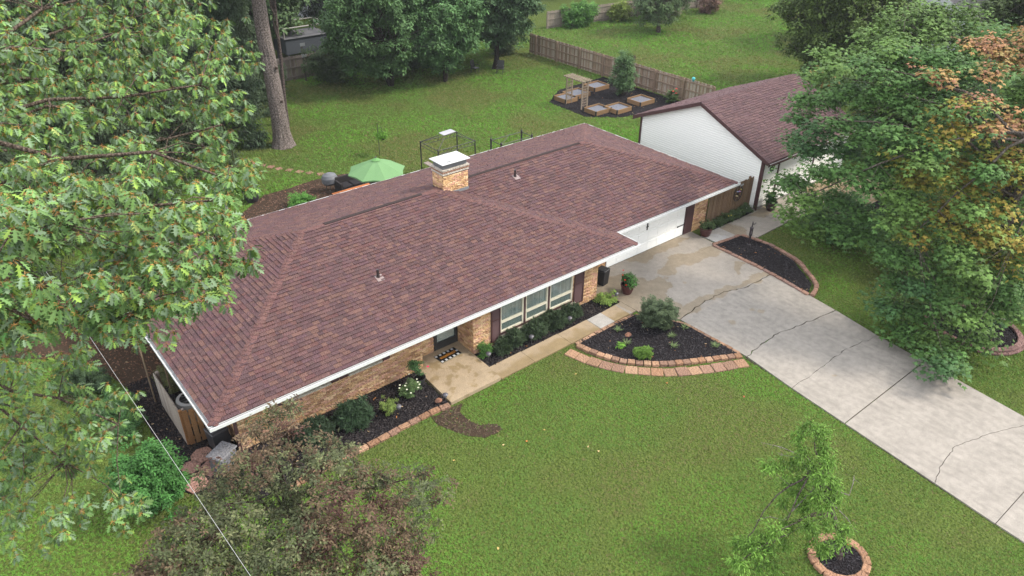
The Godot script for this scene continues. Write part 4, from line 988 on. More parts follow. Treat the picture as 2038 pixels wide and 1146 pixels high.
# ---------------------------------------------------------------- detached garage
func build_garage() -> void:
	var x0 := 26.16; var x1 := 33.7; var z1 := -1.43; var z0 := -8.9
	var base := Vector3(x0, 0, z1)
	var H := thing("detached_garage", "detached white-sided garage with a maroon gable roof behind the brick house", "garage", base)
	var zm := (z0 + z1) / 2 - z1
	var hw := 2.7; var hr := 4.28
	var ln := x1 - x0; var dp := z1 - z0
	var ft := MB.new()
	ft.box(Vector3(ln / 2, 0.04, -dp / 2), Vector3(ln + 0.06, 0.16, dp + 0.06), Color(0.32, 0.3, 0.28))
	put("footing", ft, M.stone, H)
	var core := MB.new()
	core.box(Vector3(ln / 2, hw / 2, -dp / 2), Vector3(ln - 0.06, hw, dp - 0.06), Color(0.6, 0.6, 0.58))
	var a := Vector3(0.03, hw, -0.03); var b := Vector3(0.03, hw, -dp + 0.03); var c := Vector3(0.03, hr - 0.08, zm)
	var off := Vector3(ln - 0.06, 0, 0)
	core.tri(a, c, b); core.tri(a + off, b + off, c + off)
	var wall := put("wall", core, M.siding, H)
	# clapboards, gable and street side
	var e := 0.112
	var y := 0.12
	while y < hr - 0.15:
		var zl := 0.0; var zr := dp
		if y + e > hw:
			var t := clampf((y + e * 0.5 - hw) / (hr - hw), 0, 1)
			zl = dp / 2 * t; zr = dp - dp / 2 * t
		if zr - zl > 0.15:
			var mb := MB.new()
			mb.box(Vector3(-0.004, y + e / 2, -(zl + zr) / 2), Vector3(0.014, e + 0.012, zr - zl - 0.01), Color(1, 1, 1), Basis(Vector3.BACK, 0.2))
			put("clapboard", mb, M.siding, wall)
		y += e
	y = 0.12
	while y < hw - 0.1:
		var segs := [[0.0, ln]] if y + e > 2.3 else [[0.0, 1.32], [4.5, ln]]
		for s in segs:
			var mb := MB.new()
			mb.box(Vector3((s[0] + s[1]) / 2, y + e / 2, 0.004), Vector3(s[1] - s[0] - 0.01, e + 0.012, 0.014), Color(1, 1, 1), Basis(Vector3.RIGHT, 0.2))
			put("clapboard", mb, M.siding, wall)
		y += e
	var tr := MB.new()
	for p in [[0.0, 0.0], [0.0, -dp]]: tr.box(Vector3(p[0] - 0.012, hw / 2 + 0.06, p[1]), Vector3(0.1, hw - 0.12, 0.1))
	put("corner_trim", tr, M.trim, H)
	var ds := MB.new()
	ds.box(Vector3(-0.02, 1.3, 0.09), Vector3(0.075, 2.6, 0.06))
	put("downspout", ds, M.trim, H)
	# door
	var gd := put("garage_door", MB.new(), M.white, H)
	for r in 4:
		for k in 5:
			var mb := MB.new()
			mb.box(Vector3(1.42 + k * 0.6 + 0.3, 0.13 + r * 0.53 + 0.26, -0.01), Vector3(0.6, 0.52, 0.04), Color(0.9, 0.9, 0.9))
			mb.block(Vector3(1.42 + k * 0.6 + 0.3, 0.13 + r * 0.53 + 0.26, 0.012), Vector3(0.46, 0.38, 0.02), 0.008, Color(0.9, 0.9, 0.9))
			put("panel", mb, M.siding, gd)
	var dt := MB.new()
	for x in [1.36, 4.47]: dt.box(Vector3(x, 1.2, 0.015), Vector3(0.09, 2.2, 0.06))
	dt.box(Vector3(2.915, 2.3, 0.015), Vector3(3.2, 0.09, 0.064))
	put("door_trim", dt, M.trim, gd)
	var lm := MB.new()
	lm.box(Vector3(0.72, 1.98, 0.07), Vector3(0.14, 0.22, 0.14), Color(0.02, 0.02, 0.02))
	lm.box(Vector3(0.72, 2.11, 0.07), Vector3(0.19, 0.04, 0.19), Color(0.02, 0.02, 0.02))
	lm.box(Vector3(0.72, 2.0, 0.02), Vector3(0.06, 0.3, 0.04), Color(0.02, 0.02, 0.02))
	put("wall_lamp", lm, M.metal, H)
	# roof
	var ov := 0.22; var eo := 0.42
	var pt := (hr - hw) / (dp / 2)
	var ye := hw - pt * eo + 0.06
	var yr := hr + 0.06
	var f0 := Vector3(-ov, ye, eo); var f1 := Vector3(ln + ov, ye, eo)
	var k0 := Vector3(-ov, ye, -dp - eo); var k1 := Vector3(ln + ov, ye, -dp - eo)
	var r0 := Vector3(-ov, yr, zm); var r1 := Vector3(ln + ov, yr, zm)
	var dk := MB.new()
	var cl := Color(0.11, 0.075, 0.078)
	var dn := Vector3(0, -0.12, 0)
	dk.quad(f0, f1, r1, r0, cl); dk.quad(k1, k0, r0, r1, cl)
	dk.quad(f1 + dn, f0 + dn, r0 + dn, r1 + dn, cl); dk.quad(k0 + dn, k1 + dn, r1 + dn, r0 + dn, cl)
	var roof := put("roof", dk, M.shingle, H)
	var tones := [Color(0.115, 0.067, 0.072), Color(0.105, 0.062, 0.068), Color(0.125, 0.074, 0.078), Color(0.098, 0.058, 0.064), Color(0.132, 0.078, 0.08)]
	var list := []
	var sl := f0.distance_to(r0)
	shingles(list, f0, Vector3.RIGHT, (r0 - f0).normalized(), [Vector2(0, 0), Vector2(ln + 2 * ov, 0), Vector2(ln + 2 * ov, sl), Vector2(0, sl)], tones)
	shingles(list, k1, Vector3.LEFT, (r1 - k1).normalized(), [Vector2(0, 0), Vector2(ln + 2 * ov, 0), Vector2(ln + 2 * ov, sl), Vector2(0, sl)], tones)
	var rest := MB.new()
	for s in list: tab(rest, s)
	put("shingles", rest, M.shingle, H).set_meta("kind", "stuff")
	caps(roof, r0, r1, Vector3(0, 1, pt).normalized(), Vector3(0, 1, -pt).normalized(), tones)
	var fa := MB.new()
	for q in [[f0, r0], [k0, r0]]:
		for off2 in [Vector3(-0.014, 0, 0), Vector3(ln + 2 * ov + 0.014, 0, 0)]:
			var m: Vector3 = (q[0] + q[1]) / 2 + off2
			var dd: Vector3 = (q[1] - q[0]).normalized()
			fa.box(m + Vector3(0, -0.07, 0), Vector3(0.025, 0.17, q[0].distance_to(q[1]) - 0.02), Color.WHITE, Basis(Vector3.RIGHT, dd.cross(Vector3.RIGHT), -dd) if false else Basis(Vector3.RIGHT, Vector3.RIGHT.cross(dd) * -1.0, dd))
	fa.box((f0 + f1) / 2 + Vector3(0, -0.1, 0.014), Vector3(ln + 2 * ov, 0.2, 0.025))
	fa.box((k0 + k1) / 2 + Vector3(0, -0.1, -0.014), Vector3(ln + 2 * ov, 0.2, 0.025))
	put("fascia", fa, M.trim, H)
	gutter(H, f0 + Vector3(0, -0.02, 0.03), f1 + Vector3(0, -0.02, 0.03), Vector3.BACK)
	for g in H.get_children():
		if String(g.name).begins_with("gutter"): g.material_override = M.trim

# ---------------------------------------------------------------- ground, paving, beds
var beds := {}

func stack_poly(a: Array, b: Array) -> PackedVector2Array:
	var p := []
	p.append_array(a)
	for i in range(b.size() - 2, -2, -2): p.append_array([b[i], b[i + 1]])
	return P2(p)

func shift(a: Array, dz: float) -> Array:
	var r := a.duplicate()
	for i in range(1, r.size(), 2): r[i] += dz
	return r

# the two lips of a crack wander apart and together
func jag2(a: Array) -> Array:
	var r := a.duplicate()
	for i in range(3, r.size() - 2, 2): r[i] += rnd(-0.013, 0.013)
	return r

# jagged version of a crack line
func jag(a: Array, amp: float) -> Array:
	var r := []
	for i in range(0, a.size() - 2, 2):
		var n := 9
		for k in n:
			var t := k / float(n)
			r.append_array([lerpf(a[i], a[i + 2], t), lerpf(a[i + 1], a[i + 3], t) + (rnd(-amp, amp) if k > 0 else 0.0)])
	r.append_array([a[-2], a[-1]])
	return r

func build_ground() -> void:
	var g := MB.new()
	g.quad(Vector3(-260, 0, 220), Vector3(420, 0, 220), Vector3(420, 0, -460), Vector3(-260, 0, -460))
	struct("lawn", g, M.ground, "green mown lawn around the brick house")
	# driveway slabs, split by joints and by the cracks that cross them
	var D := Node3D.new()
	D.name = "driveway"
	add_child(D)
	tag(D, "cracked pale concrete driveway running from the garage door to the street", "driveway", "", "structure")
	var j0 := [14.74, -0.35, 18.85, -0.35, 21.92, -0.4]
	var c1 := jag([16.1, 2.5, 17.73, 2.28, 18.96, 2.28, 19.8, 2.61, 21.62, 2.67], 0.045)
	var c2 := jag([16.13, 5.42, 17.98, 5.24, 19.19, 5.48, 21.2, 5.75], 0.05)
	var c3 := jag([15.84, 7.38, 17.73, 7.38, 19.12, 7.32, 20.86, 7.6], 0.04)
	var j4 := [15.62, 9.37, 20.66, 9.39]
	var c5 := jag([15.3, 12.27, 16.07, 12.06, 17.24, 11.95, 18.44, 12.31, 20.24, 13.0], 0.03)
	var j6 := [15.11, 13.95, 20.05, 14.0]
	var end := [14.4, 22.0, 19.3, 22.0]
	var slabs := [
		stack_poly([14.74, -1.86, 22.0, -1.86], shift(j0, -0.006)),
		stack_poly([15.28, 1.2, 15.26, -0.344, 21.9, -0.392, 21.84, 0.2], shift(jag2(c1), -0.017)),
		stack_poly(shift(jag2(c1), 0.017), shift(jag2(c2), -0.017)),
		stack_poly(shift(jag2(c2), 0.017), shift(jag2(c3), -0.01)),
		stack_poly(shift(jag2(c3), 0.01), shift(j4, -0.017)),
		stack_poly(shift(j4, 0.017), shift(c5, -0.009)),
		stack_poly(shift(c5, 0.009), shift(j6, -0.01)),
		stack_poly(shift(j6, 0.01), end)]
	for i in slabs.size():
		var p: PackedVector2Array = slabs[i]
		hole.append(p)
		var mb := MB.new()
		mb.slab(p, -0.1, 0.045)
		put("slab", mb, M.concrete, D)
	# filler down in the joints
	var jf := MB.new()
	jf.slab(P2([14.9, -1.8, 21.9, -1.8, 21.5, 2.8, 20.6, 9.4, 19.2, 21.9, 14.5, 21.9, 15.3, 12.0, 15.9, 7.4, 16.2, 2.6, 15.4, 0.0]), -0.05, 0.008)
	put("joint_filler", jf, M.crack_soil, D)
	# front walk
	var K := Node3D.new()
	K.name = "front_walk"
	add_child(K)
	tag(K, "narrow tan concrete walk from the porch to the driveway", "walk", "", "structure")
	var xs := [8.77, 10.22, 11.92, 13.37, 14.1, 15.22]
	for i in xs.size() - 1:
		var p := P2([xs[i] + 0.006, 0.38, xs[i + 1] - 0.006, 0.36, xs[i + 1] - 0.006, 1.1 - 0.006 * i, xs[i] + 0.006, 1.12 - 0.006 * i])
		if i == 4: p = P2([14.106, 0.36, 15.2, 0.3, 15.25, 0.2, 15.25, 1.08, 14.106, 1.08])
		var mb := MB.new()
		mb.slab(p, -0.1, 0.05 if i != 3 else 0.056)
		put("slab", mb, M.concrete, K)
	hole.append(P2([8.7, 0.3, 15.3, 0.2, 15.3, 1.12, 8.7, 1.14]))
	var po := MB.new()
	po.slab(P2([6.82, -0.94, 7.06, -0.945, 7.08, -1.42, 8.83, -1.44, 8.76, 1.1, 8.66, 1.13, 6.74, 1.14]), -0.1, 0.12)
	struct("porch", po, M.concrete, "stained tan concrete porch slab before the recessed front door")
	hole.append(P2([6.7, -1, 8.84, -1, 8.78, 1.18, 6.7, 1.2]))
	# side walk to the detached garage
	var S := Node3D.new()
	S.name = "side_walk"
	add_child(S)
	tag(S, "concrete walk between the driveway and the detached white garage", "walk", "", "structure")
	var sx := [22.05, 23.9, 26.0, 28.2, 31.0, 34.0]
	for i in sx.size() - 1:
		var mb := MB.new()
		mb.slab(P2([sx[i] + 0.006, -1.3 if i < 2 else -1.38, sx[i + 1] - 0.006, -1.3 if i < 2 else -1.38, sx[i + 1] - 0.006, 0.3 + 0.02 * i if i < 3 else 2.6, sx[i] + 0.006, (0.42 - 0.06 * i) if i < 3 else 2.6]), -0.1, 0.045)
		put("slab", mb, M.concrete, S)
	hole.append(P2([21.9, -1.9, 34.0, -1.9, 34.0, 0.25, 28.2, 0.3, 22.0, 0.45])); hole.append(P2([28.2, -1.5, 34, -1.5, 34, 2.6, 28.2, 2.6]))
	# mulch beds
	bed("corner", [12.0, 1.2, 14.95, 1.2, 15.95, 2.75, 16.0, 5.15, 13.7, 4.05, 12.5, 2.85], 0.07, M.mulch, "black mulch bed in the angle of walk and driveway")
	bed("drive", [21.78, -0.3, 23.4, -0.15, 23.58, 1.13, 23.27, 2.55, 22.15, 4.15, 21.42, 4.42], 0.07, M.mulch, "black mulch bed with iron pump beside the driveway")
	bed("window", [8.77, -0.51, 14.7, -0.51, 14.72, -0.36, 15.22, -0.33, 15.22, 0.24, 14.1, 0.35, 8.77, 0.38], 0.045, M.mulch, "dark mulch strip under the picture window")
	bed("bedroom", [0.9, -0.96, 6.72, -0.96, 6.73, 1.02, 5.0, 0.98, 3.9, 1.04, 2.6, 1.04, 1.2, 1.15, 0.4, 1.1], 0.05, M.mulch, "black mulch bed along the brick bedroom wall")
	bed("side", [-0.9, -6.2, 0.84, -6.2, 0.84, -0.9, 0.4, 0.2, -0.4, 0.4, -1.1, -0.6, -0.95, -3.2], 0.03, M.mulch, "dark mulch strip at the end wall by the air conditioner")
	bed("litter", [-3.6, -13.5, 0.84, -13.5, 0.84, -6.1, -0.9, -6.1, -1.6, -8.5, -3.9, -10.5], 0.02, M.dirt, "brown leaf-littered soil beside the end wall")
	bed("patio", [5.6, -10.9, 5.6, -14.9, 6.9, -15.9, 8.6, -17.3, 9.9, -17.3, 11.2, -17.5, 12.9, -17.3, 13.9, -16.5, 14.8, -15.2, 15.0, -10.9], 0.02, M.dirt, "bare brown soil and bark behind the house")
	bed("garden", [29.3, -19.6, 31.6, -21.2, 36.3, -21.6, 36.3, -14.2, 33.2, -14.0, 30.8, -14.7, 29.2, -16.0], 0.02, M.mulch, "dark mulch plot around the raised planting boxes")
	bed("bare", [5.9, 1.24, 7.0, 1.25, 6.72, 1.6, 6.72, 2.1, 6.9, 2.4, 7.35, 2.65, 7.3, 2.96, 6.65, 3.0, 6.25, 2.6, 6.0, 1.9], 0.012, M.dirt, "bare crescent of dark soil in the lawn below the porch")
	bed("fence", [22.98, -1.72, 26.1, -1.72, 26.1, -1.31, 22.98, -1.31], 0.04, M.mulch, "narrow mulch strip at the foot of the wooden fence")
	ring_bed(Vector3(24.05, 0, 9.5), 1.35, 1.55, 0.18, 26, Color(0.2, 0.12, 0.11), 2, "low ring of weathered red blocks around the maple trunk")
	ring_bed(Vector3(10.88, 0, 11.95), 0.62, 0.6, 0.12, 15, Color(0.33, 0.19, 0.12), 1, "small ring of tan blocks around the weeping tree")

func bed(key: String, a: Array, y: float, m: Material, label: String) -> void:
	var p := P2(a)
	# roughen the outline
	var q := PackedVector2Array()
	for i in p.size():
		var u := p[i]; var w := p[(i + 1) % p.size()]
		var n := maxi(1, int(u.distance_to(w) / 0.25))
		for k in n: q.append(u.lerp(w, k / float(n)) + Vector2(rnd(-1, 1), rnd(-1, 1)) * (0.07 if key == "bare" else 0.02))
	hole.append(q)
	beds[key] = [q, y]
	var mb := MB.new()
	mb.slab(q, -0.05, y)
	struct("mulch_bed" if m == M.mulch else "soil_patch", mb, m, label)

func stone_line(parent: Node, called: String, pts: Array, w: float, l: float, h: float, tones: Array, y := 0.0, gap := 0.012) -> void:
	for i in pts.size() - 1:
		var a: Vector2 = pts[i]; var b: Vector2 = pts[i + 1]
		var len := a.distance_to(b)
		var n := maxi(1, roundi(len / l))
		for k in n:
			var p := a.lerp(b, (k + 0.5) / n)
			var d := (b - a).normalized()
			var mb := MB.new()
			mb.block(Vector3(0, 0, 0), Vector3(len / n - gap - rnd(0.0, 0.02), h, w * rnd(0.92, 1.05)), 0.014, vary(pick(tones), 0.14))
			var o := put(called, mb, M.stone, parent)
			o.position = Vector3(p.x, y + h / 2 - 0.02 + rnd(-0.013, 0.013), p.y)
			o.rotation = Vector3(rnd(-0.03, 0.03), -atan2(d.y, d.x) + rnd(-0.06, 0.06), rnd(-0.03, 0.03))

func arc(a: Array, n: int) -> Array:
	# Catmull-Rom through plan points
	var p := P2(a)
	var out := []
	for i in p.size() - 1:
		var p0 := p[maxi(i - 1, 0)]; var p3 := p[mini(i + 2, p.size() - 1)]
		for k in n: out.append(p[i].cubic_interpolate(p[i + 1], p0, p3, k / float(n)))
	out.append(p[p.size() - 1])
	return out

func resample(pts: Array, l: float) -> Array:
	var tot := 0.0
	for i in pts.size() - 1: tot += pts[i].distance_to(pts[i + 1])
	var n := maxi(1, roundi(tot / l))
	var out := [pts[0]]
	var need := tot / n
	var acc := 0.0
	for i in pts.size() - 1:
		var a: Vector2 = pts[i]; var b: Vector2 = pts[i + 1]
		var d := a.distance_to(b)
		while acc + d >= need - 1e-6 and out.size() < n:
			a = a.lerp(b, (need - acc) / d)
			out.append(a)
			d = a.distance_to(b)
			acc = 0.0
		acc += d
	out.append(pts[-1])
	return out

func ring_bed(c: Vector3, rx: float, rz: float, h: float, n: int, tone: Color, rows: int, label: String) -> void:
	var t := thing("edging_ring", label, "edging", c)
	var poly := PackedVector2Array()
	for r in rows:
		for k in n:
			var a := TAU * (k + 0.5 * r) / n
			var rr := 1.0 + 0.06 * (1 - r)
			var mb := MB.new()
			var l := TAU * maxf(rx, rz) * rr / n
			mb.block(Vector3.ZERO, Vector3(l - 0.012, h / rows - 0.006, 0.2), 0.018, vary(tone, 0.2))
			var o := put("block", mb, M.stone, t)
			o.position = Vector3(cos(a) * rx * rr, h / rows * (r + 0.5), sin(a) * rz * rr)
			o.rotation.y = -atan2(cos(a) * rz, -sin(a) * rx)
	for k in 24: poly.append(Vector2(c.x + cos(TAU * k / 24) * rx * 0.98, c.z + sin(TAU * k / 24) * rz * 0.98))
	hole.append(poly)
	beds["ring%d" % int(c.x)] = [poly, h * 0.55]
	var mb := MB.new()
	mb.slab(poly, -0.05, h * 0.55)
	struct("mulch_bed", mb, M.mulch, "round patch of black mulch inside the " + ("red block ring" if rows == 2 else "tan block ring"))

func build_edging() -> void:
	var tan := [Color(0.34, 0.205, 0.13), Color(0.29, 0.165, 0.1), Color(0.37, 0.235, 0.155), Color(0.31, 0.19, 0.125), Color(0.26, 0.16, 0.115)]
	var t := thing("stone_edging", "tan block edging with wide paver border around the corner mulch bed", "edging", Vector3(12.0, 0, 1.3))
	stone_group(t, "block", arc([12.0, 1.32, 12.15, 2.0, 12.5, 2.85, 13.05, 3.5, 13.72, 4.05, 14.8, 4.65, 16.02, 5.28], 6), 0.22, 0.27, 0.13, tan)
	stone_group(t, "paver", arc([11.5, 1.33, 11.68, 2.05, 12.1, 2.95, 12.72, 3.72, 13.5, 4.42, 14.6, 5.05, 15.85, 5.62], 6), 0.42, 0.42, 0.07, tan)
	stone_group(t, "block", arc([12.0, 1.24, 13.0, 1.2, 14.0, 1.2, 14.95, 1.22], 4), 0.14, 0.32, 0.1, tan)
	stone_group(t, "block", arc([15.0, 1.25, 15.5, 1.95, 15.98, 2.75, 16.03, 4.0, 16.06, 5.15], 4), 0.14, 0.3, 0.1, tan)
	var red := [Color(0.3, 0.18, 0.135), Color(0.26, 0.155, 0.12), Color(0.33, 0.2, 0.15), Color(0.27, 0.17, 0.14)]
	t = thing("stone_edging", "rounded reddish block edging around the bed with the iron pump", "edging", Vector3(21.7, 0, -0.35))
	stone_group(t, "block", arc([21.72, -0.38, 21.68, 1.1, 21.6, 2.6, 21.34, 4.5], 5), 0.16, 0.33, 0.13, red)
	stone_group(t, "block", arc([21.75, -0.42, 22.6, -0.32, 23.42, -0.24], 4), 0.15, 0.33, 0.11, red)
	stone_group(t, "block", arc([23.48, -0.2, 23.7, 1.13, 23.42, 2.6, 22.95, 3.4, 22.25, 4.3, 21.4, 4.62], 5), 0.17, 0.33, 0.13, red)
	t = thing("stone_edging", "tan block edging along the lawn side of the bedroom wall bed", "edging", Vector3(6.7, 0, 1.12))
	stone_group(t, "block", arc([6.68, 1.16, 6.2, 1.08, 5.0, 1.08, 3.9, 1.14, 2.6, 1.14, 1.2, 1.25], 5), 0.2, 0.36, 0.12, tan)
	t = thing("stone_edging", "single row of thin tan blocks along the living room side of the mulch strip", "edging", Vector3(14.8, 0, 0.3))
	stone_group(t, "block", [Vector2(15.24, -0.3), Vector2(15.25, 0.22)], 0.05, 0.26, 0.09, tan)

func stone_group(t: Node3D, called: String, line: Array, w: float, l: float, h: float, tones: Array) -> void:
	var pts := resample(line, l)
	for i in pts.size(): pts[i] -= Vector2(t.position.x, t.position.z)
	for i in pts.size() - 1: stone_line(t, called, [pts[i], pts[i + 1]], w, 9.0, h, tones)
	for i in pts.size():
		pass

# loose bark chips on the beds
func build_mulch() -> void:
	rng.seed = 77
	var ch := MB.new()
	ch.block(Vector3.ZERO, Vector3(0.06, 0.014, 0.02), 0.004, Color.WHITE)
	var chip := ch.mesh()
	var spec := {"corner": [1800, Color(0.032, 0.028, 0.03), "black bark chips heaped in the corner mulch bed"], "drive": [1500, Color(0.032, 0.028, 0.031), "black bark chips in the bed with the iron pump"],
		"window": [1100, Color(0.04, 0.034, 0.032), "black bark chips under the picture window"], "bedroom": [2600, Color(0.036, 0.03, 0.03), "black bark chips along the bedroom wall"],
		"side": [1500, Color(0.05, 0.035, 0.028), "dark bark chips around the stepping stones"], "litter": [2600, Color(0.13, 0.07, 0.045), "brown fallen leaf litter beside the end wall"],
		"patio": [7000, Color(0.13, 0.075, 0.055), "brown bark and twigs on the soil behind the house"], "garden": [3000, Color(0.035, 0.03, 0.034), "black bark chips around the raised boxes"],
		"bare": [260, Color(0.085, 0.06, 0.042), "loose clods on the bare crescent of soil"], "ring24": [500, Color(0.03, 0.027, 0.03), "black bark chips around the maple trunk"], "ring10": [220, Color(0.03, 0.027, 0.03), "black bark chips around the weeping tree"]}
	for key in spec:
		var bd = beds[key]
		var poly: PackedVector2Array = bd[0]
		var r := Rect2(poly[0], Vector2.ZERO)
		for p in poly: r = r.expand(p)
		var xs := []
		var cs := []
		while xs.size() < spec[key][0]:
			var p := Vector2(rnd(r.position.x, r.end.x), rnd(r.position.y, r.end.y))
			if not Geometry2D.is_point_in_polygon(p, poly): continue
			var b := Basis(Vector3.UP, rnd(0, TAU)) * Basis(Vector3.RIGHT, rnd(-0.7, 0.7)) * Basis(Vector3.BACK, rnd(-0.5, 0.5))
			xs.append(Transform3D(b.scaled(Vector3.ONE * rnd(0.5, 1.6)), Vector3(p.x, bd[1] + rnd(0.0, 0.02), p.y)))
			var c: Color = vary(spec[key][1], 0.6)
			if rng.randf() < 0.018: c = pick([Color(0.2, 0.13, 0.08), Color(0.28, 0.2, 0.12), Color(0.3, 0.13, 0.05)])
			cs.append(c)
		var o := multi(self, "bark_chips", chip, xs, cs, M.chips)
		tag(o, spec[key][2], "bark chips")

# ---------------------------------------------------------------- grass
func build_grass() -> void:
	rng.seed = 31
	var ms := []
	for k in 2:
		var mb := MB.new()
		for i in 9:
			var a := rnd(0, TAU)
			var b := Vector3(rnd(-1, 1), 0, rnd(-1, 1)) * 0.035
			var d := Vector3(cos(a), 0, sin(a))
			var h := rnd(0.02, 0.042)
			var s := Vector3(-sin(a), 0, cos(a)) * 0.0055
			var tip := b + d * rnd(0.01, 0.04) + Vector3(0, h, 0)
			var g := rnd(0.55, 1.0)
			g = 0.5 + g * 0.5
			mb.tri(b - s, b + s, tip, Color(g, g, g * 0.95))
		ms.append(mb.mesh())
	var xs := [[], []]
	var cs := [[], []]
	# x0, z0, x1, z1, tufts per square metre, scale
	for z in [[-9, -1, 22, 17, 230, 1.0], [22, -1, 34, 16, 130, 1.25], [-10, -16, 0.8, -1, 90, 1.3], [0, -40, 36.3, -10.9, 62, 1.9], [36.7, -36, 72, 8, 30, 2.6], [23, -14, 37, -9, 60, 1.9]]:
		var n := int((z[2] - z[0]) * (z[3] - z[1]) * z[4])
		for i in n:
			var p := Vector2(rnd(z[0], z[2]), rnd(z[1], z[3]))
			if not in_view(Vector3(p.x, 0, p.y), 1.1): continue
			if p.x > 0.5 and p.x < 23.4 and p.y > -10.4 and p.y < -0.9: continue
			if p.x > 26.1 and p.x < 33.8 and p.y > -8.95 and p.y < -1.4: continue
			var bad := false
			for h in hole:
				if Geometry2D.is_point_in_polygon(p, h):
					bad = h != beds["bare"][0] or rng.randf() < 0.68
					break
			if bad: continue
			var a := noise_a.get_noise_2d(p.x * 2.2, p.y * 2.2)
			var b := noise_b.get_noise_2d(p.x * 6.0, p.y * 6.0)
			var col := Color(0.152, 0.262, 0.057)
			# drier, thatchy patches
			var dry := smoothstep(-0.12, 0.36, a + b * 0.7)
			if rng.randf() < dry * 0.3: continue
			col = col.lerp(Color(0.21, 0.2, 0.08), dry * 0.9)
			var lush := smoothstep(-0.08, 0.28, b * 0.8 - a * 0.8)
			col = col.lerp(Color(0.16, 0.33, 0.052), lush * 0.95)
			if rng.randf() < 0.03 + dry * 0.05: col = Color(0.24, 0.2, 0.1)
			var k := i % 2
			var sc: float = z[5] * rnd(0.75, 1.3)
			xs[k].append(Transform3D(Basis(Vector3.UP, rnd(0, TAU)).scaled(Vector3(sc, sc * rnd(0.7, 1.2), sc)), Vector3(p.x, 0, p.y)))
			cs[k].append(vary(col, 0.08))
	for k in 2:
		tag(multi(self, "grass", ms[k], xs[k], cs[k], M.grass), "short mown grass of the lawns around the house" if k == 0 else "finer blades mixed through the mown lawns", "grass")
	print("grass ", xs[0].size() + xs[1].size())

# ---------------------------------------------------------------- yard things
func picket_fence(called: String, label: String, a: Vector3, b: Vector3, h: float, tones: Array, rails_side := 1.0, post_every := 2.45, pw := 0.14, dog := true) -> Node3D:
	var t := thing(called, label, "fence", a)
	var d := b - a
	var L := d.length()
	d = d / L
	t.rotation.y = -atan2(d.z, d.x)
	var ms := []
	for k in 5:
		var mb := MB.new()
		var c: Color = vary(tones[k % tones.size()], 0.12)
		mb.box(Vector3(0, h / 2, 0), Vector3(pw - 0.012, h, 0.02), c)
		if dog: mb.box(Vector3(0, h + 0.012, 0), Vector3(pw - 0.06, 0.024, 0.02), c)
		ms.append(mb.mesh())
	var n := int(L / pw)
	for i in n:
		var o := put("picket", pick(ms), M.wood, t)
		o.position = Vector3((i + 0.5) * L / n, rnd(-0.02, 0.02) + 0.03, rnd(-0.004, 0.004))
		o.rotation.z = rnd(-0.008, 0.008)
	for y in [0.22, h * 0.55, h - 0.12]:
		var x := 0.0
		while x < L - 0.05:
			var l := minf(post_every, L - x)
			var mb := MB.new()
			mb.box(Vector3(x + l / 2, y, rails_side * 0.036), Vector3(l - 0.008, 0.085, 0.04), vary(tones[0], 0.15))
			put("rail", mb, M.wood, t)
			x += l
	var x := 0.0
	while x <= L + 0.01:
		var mb := MB.new()
		mb.block(Vector3(minf(x, L - 0.05), h / 2 + 0.02, rails_side * 0.11), Vector3(0.1, h + 0.04, 0.1), 0.008, vary(tones[1], 0.15))
		put("post", mb, M.wood, t)
		x += post_every
	return t

func pot(called: String, label: String, at: Vector3, r: float, h: float, col: Color) -> Node3D:
	var t := thing(called, label, "planter", at)
	var mb := MB.new()
	mb.lathe(Vector3.ZERO, [[0.0, 0.0], [r * 0.66, 0.0], [r * 0.86, h * 0.35], [r * 0.98, h * 0.8], [r * 1.06, h * 0.86], [r * 1.06, h], [r * 0.95, h], [r * 0.9, h * 0.88]], 20, col)
	put("vessel", mb, M.plastic, t)
	var so := MB.new()
	so.lathe(Vector3.ZERO, [[r * 0.92, h * 0.9], [r * 0.4, h * 0.93], [0.0, h * 0.94]], 16, Color(0.03, 0.024, 0.02))
	put("soil", so, M.mulch, t)
	return t

func flowers(parent: Node, called: String, spots: Array, r: float, col: Color) -> void:
	for s in spots:
		var mb := MB.new()
		for k in 6:
			var a := TAU * k / 6
			ovate(mb, Vector3.ZERO, Vector3(cos(a), 0.5, sin(a)).normalized(), Vector3.UP, r, r * 0.8, vary(col, 0.15))
			ovate(mb, Vector3(0, r * 0.2, 0), Vector3(cos(a + 0.5), 1.2, sin(a + 0.5)).normalized(), Vector3.UP, r * 0.7, r * 0.6, vary(col, 0.15))
		put(called, mb, M.leaf, parent).position = s

func path_light(at: Vector3, label: String) -> void:
	var t := thing("path_light", label, "path light", at, 0.0, "small dark garden lights along the beds")
	var st := MB.new()
	st.tube([Vector3(0, -0.05, 0), Vector3(0, 0.26, 0)], [0.012, 0.012], 6, Color(0.03, 0.03, 0.032))
	put("stake", st, M.metal, t)
	var gl := MB.new()
	gl.lathe(Vector3(0, 0.24, 0), [[0.03, 0.0], [0.06, 0.03], [0.065, 0.1], [0.05, 0.11]], 12, Color(0.12, 0.12, 0.13))
	put("lens", gl, M.plastic, t)
	var hd := MB.new()
	hd.lathe(Vector3(0, 0.34, 0), [[0.09, 0.0], [0.095, 0.015], [0.05, 0.05], [0.0, 0.06]], 14, Color(0.07, 0.065, 0.075))
	put("cap", hd, M.metal, t)

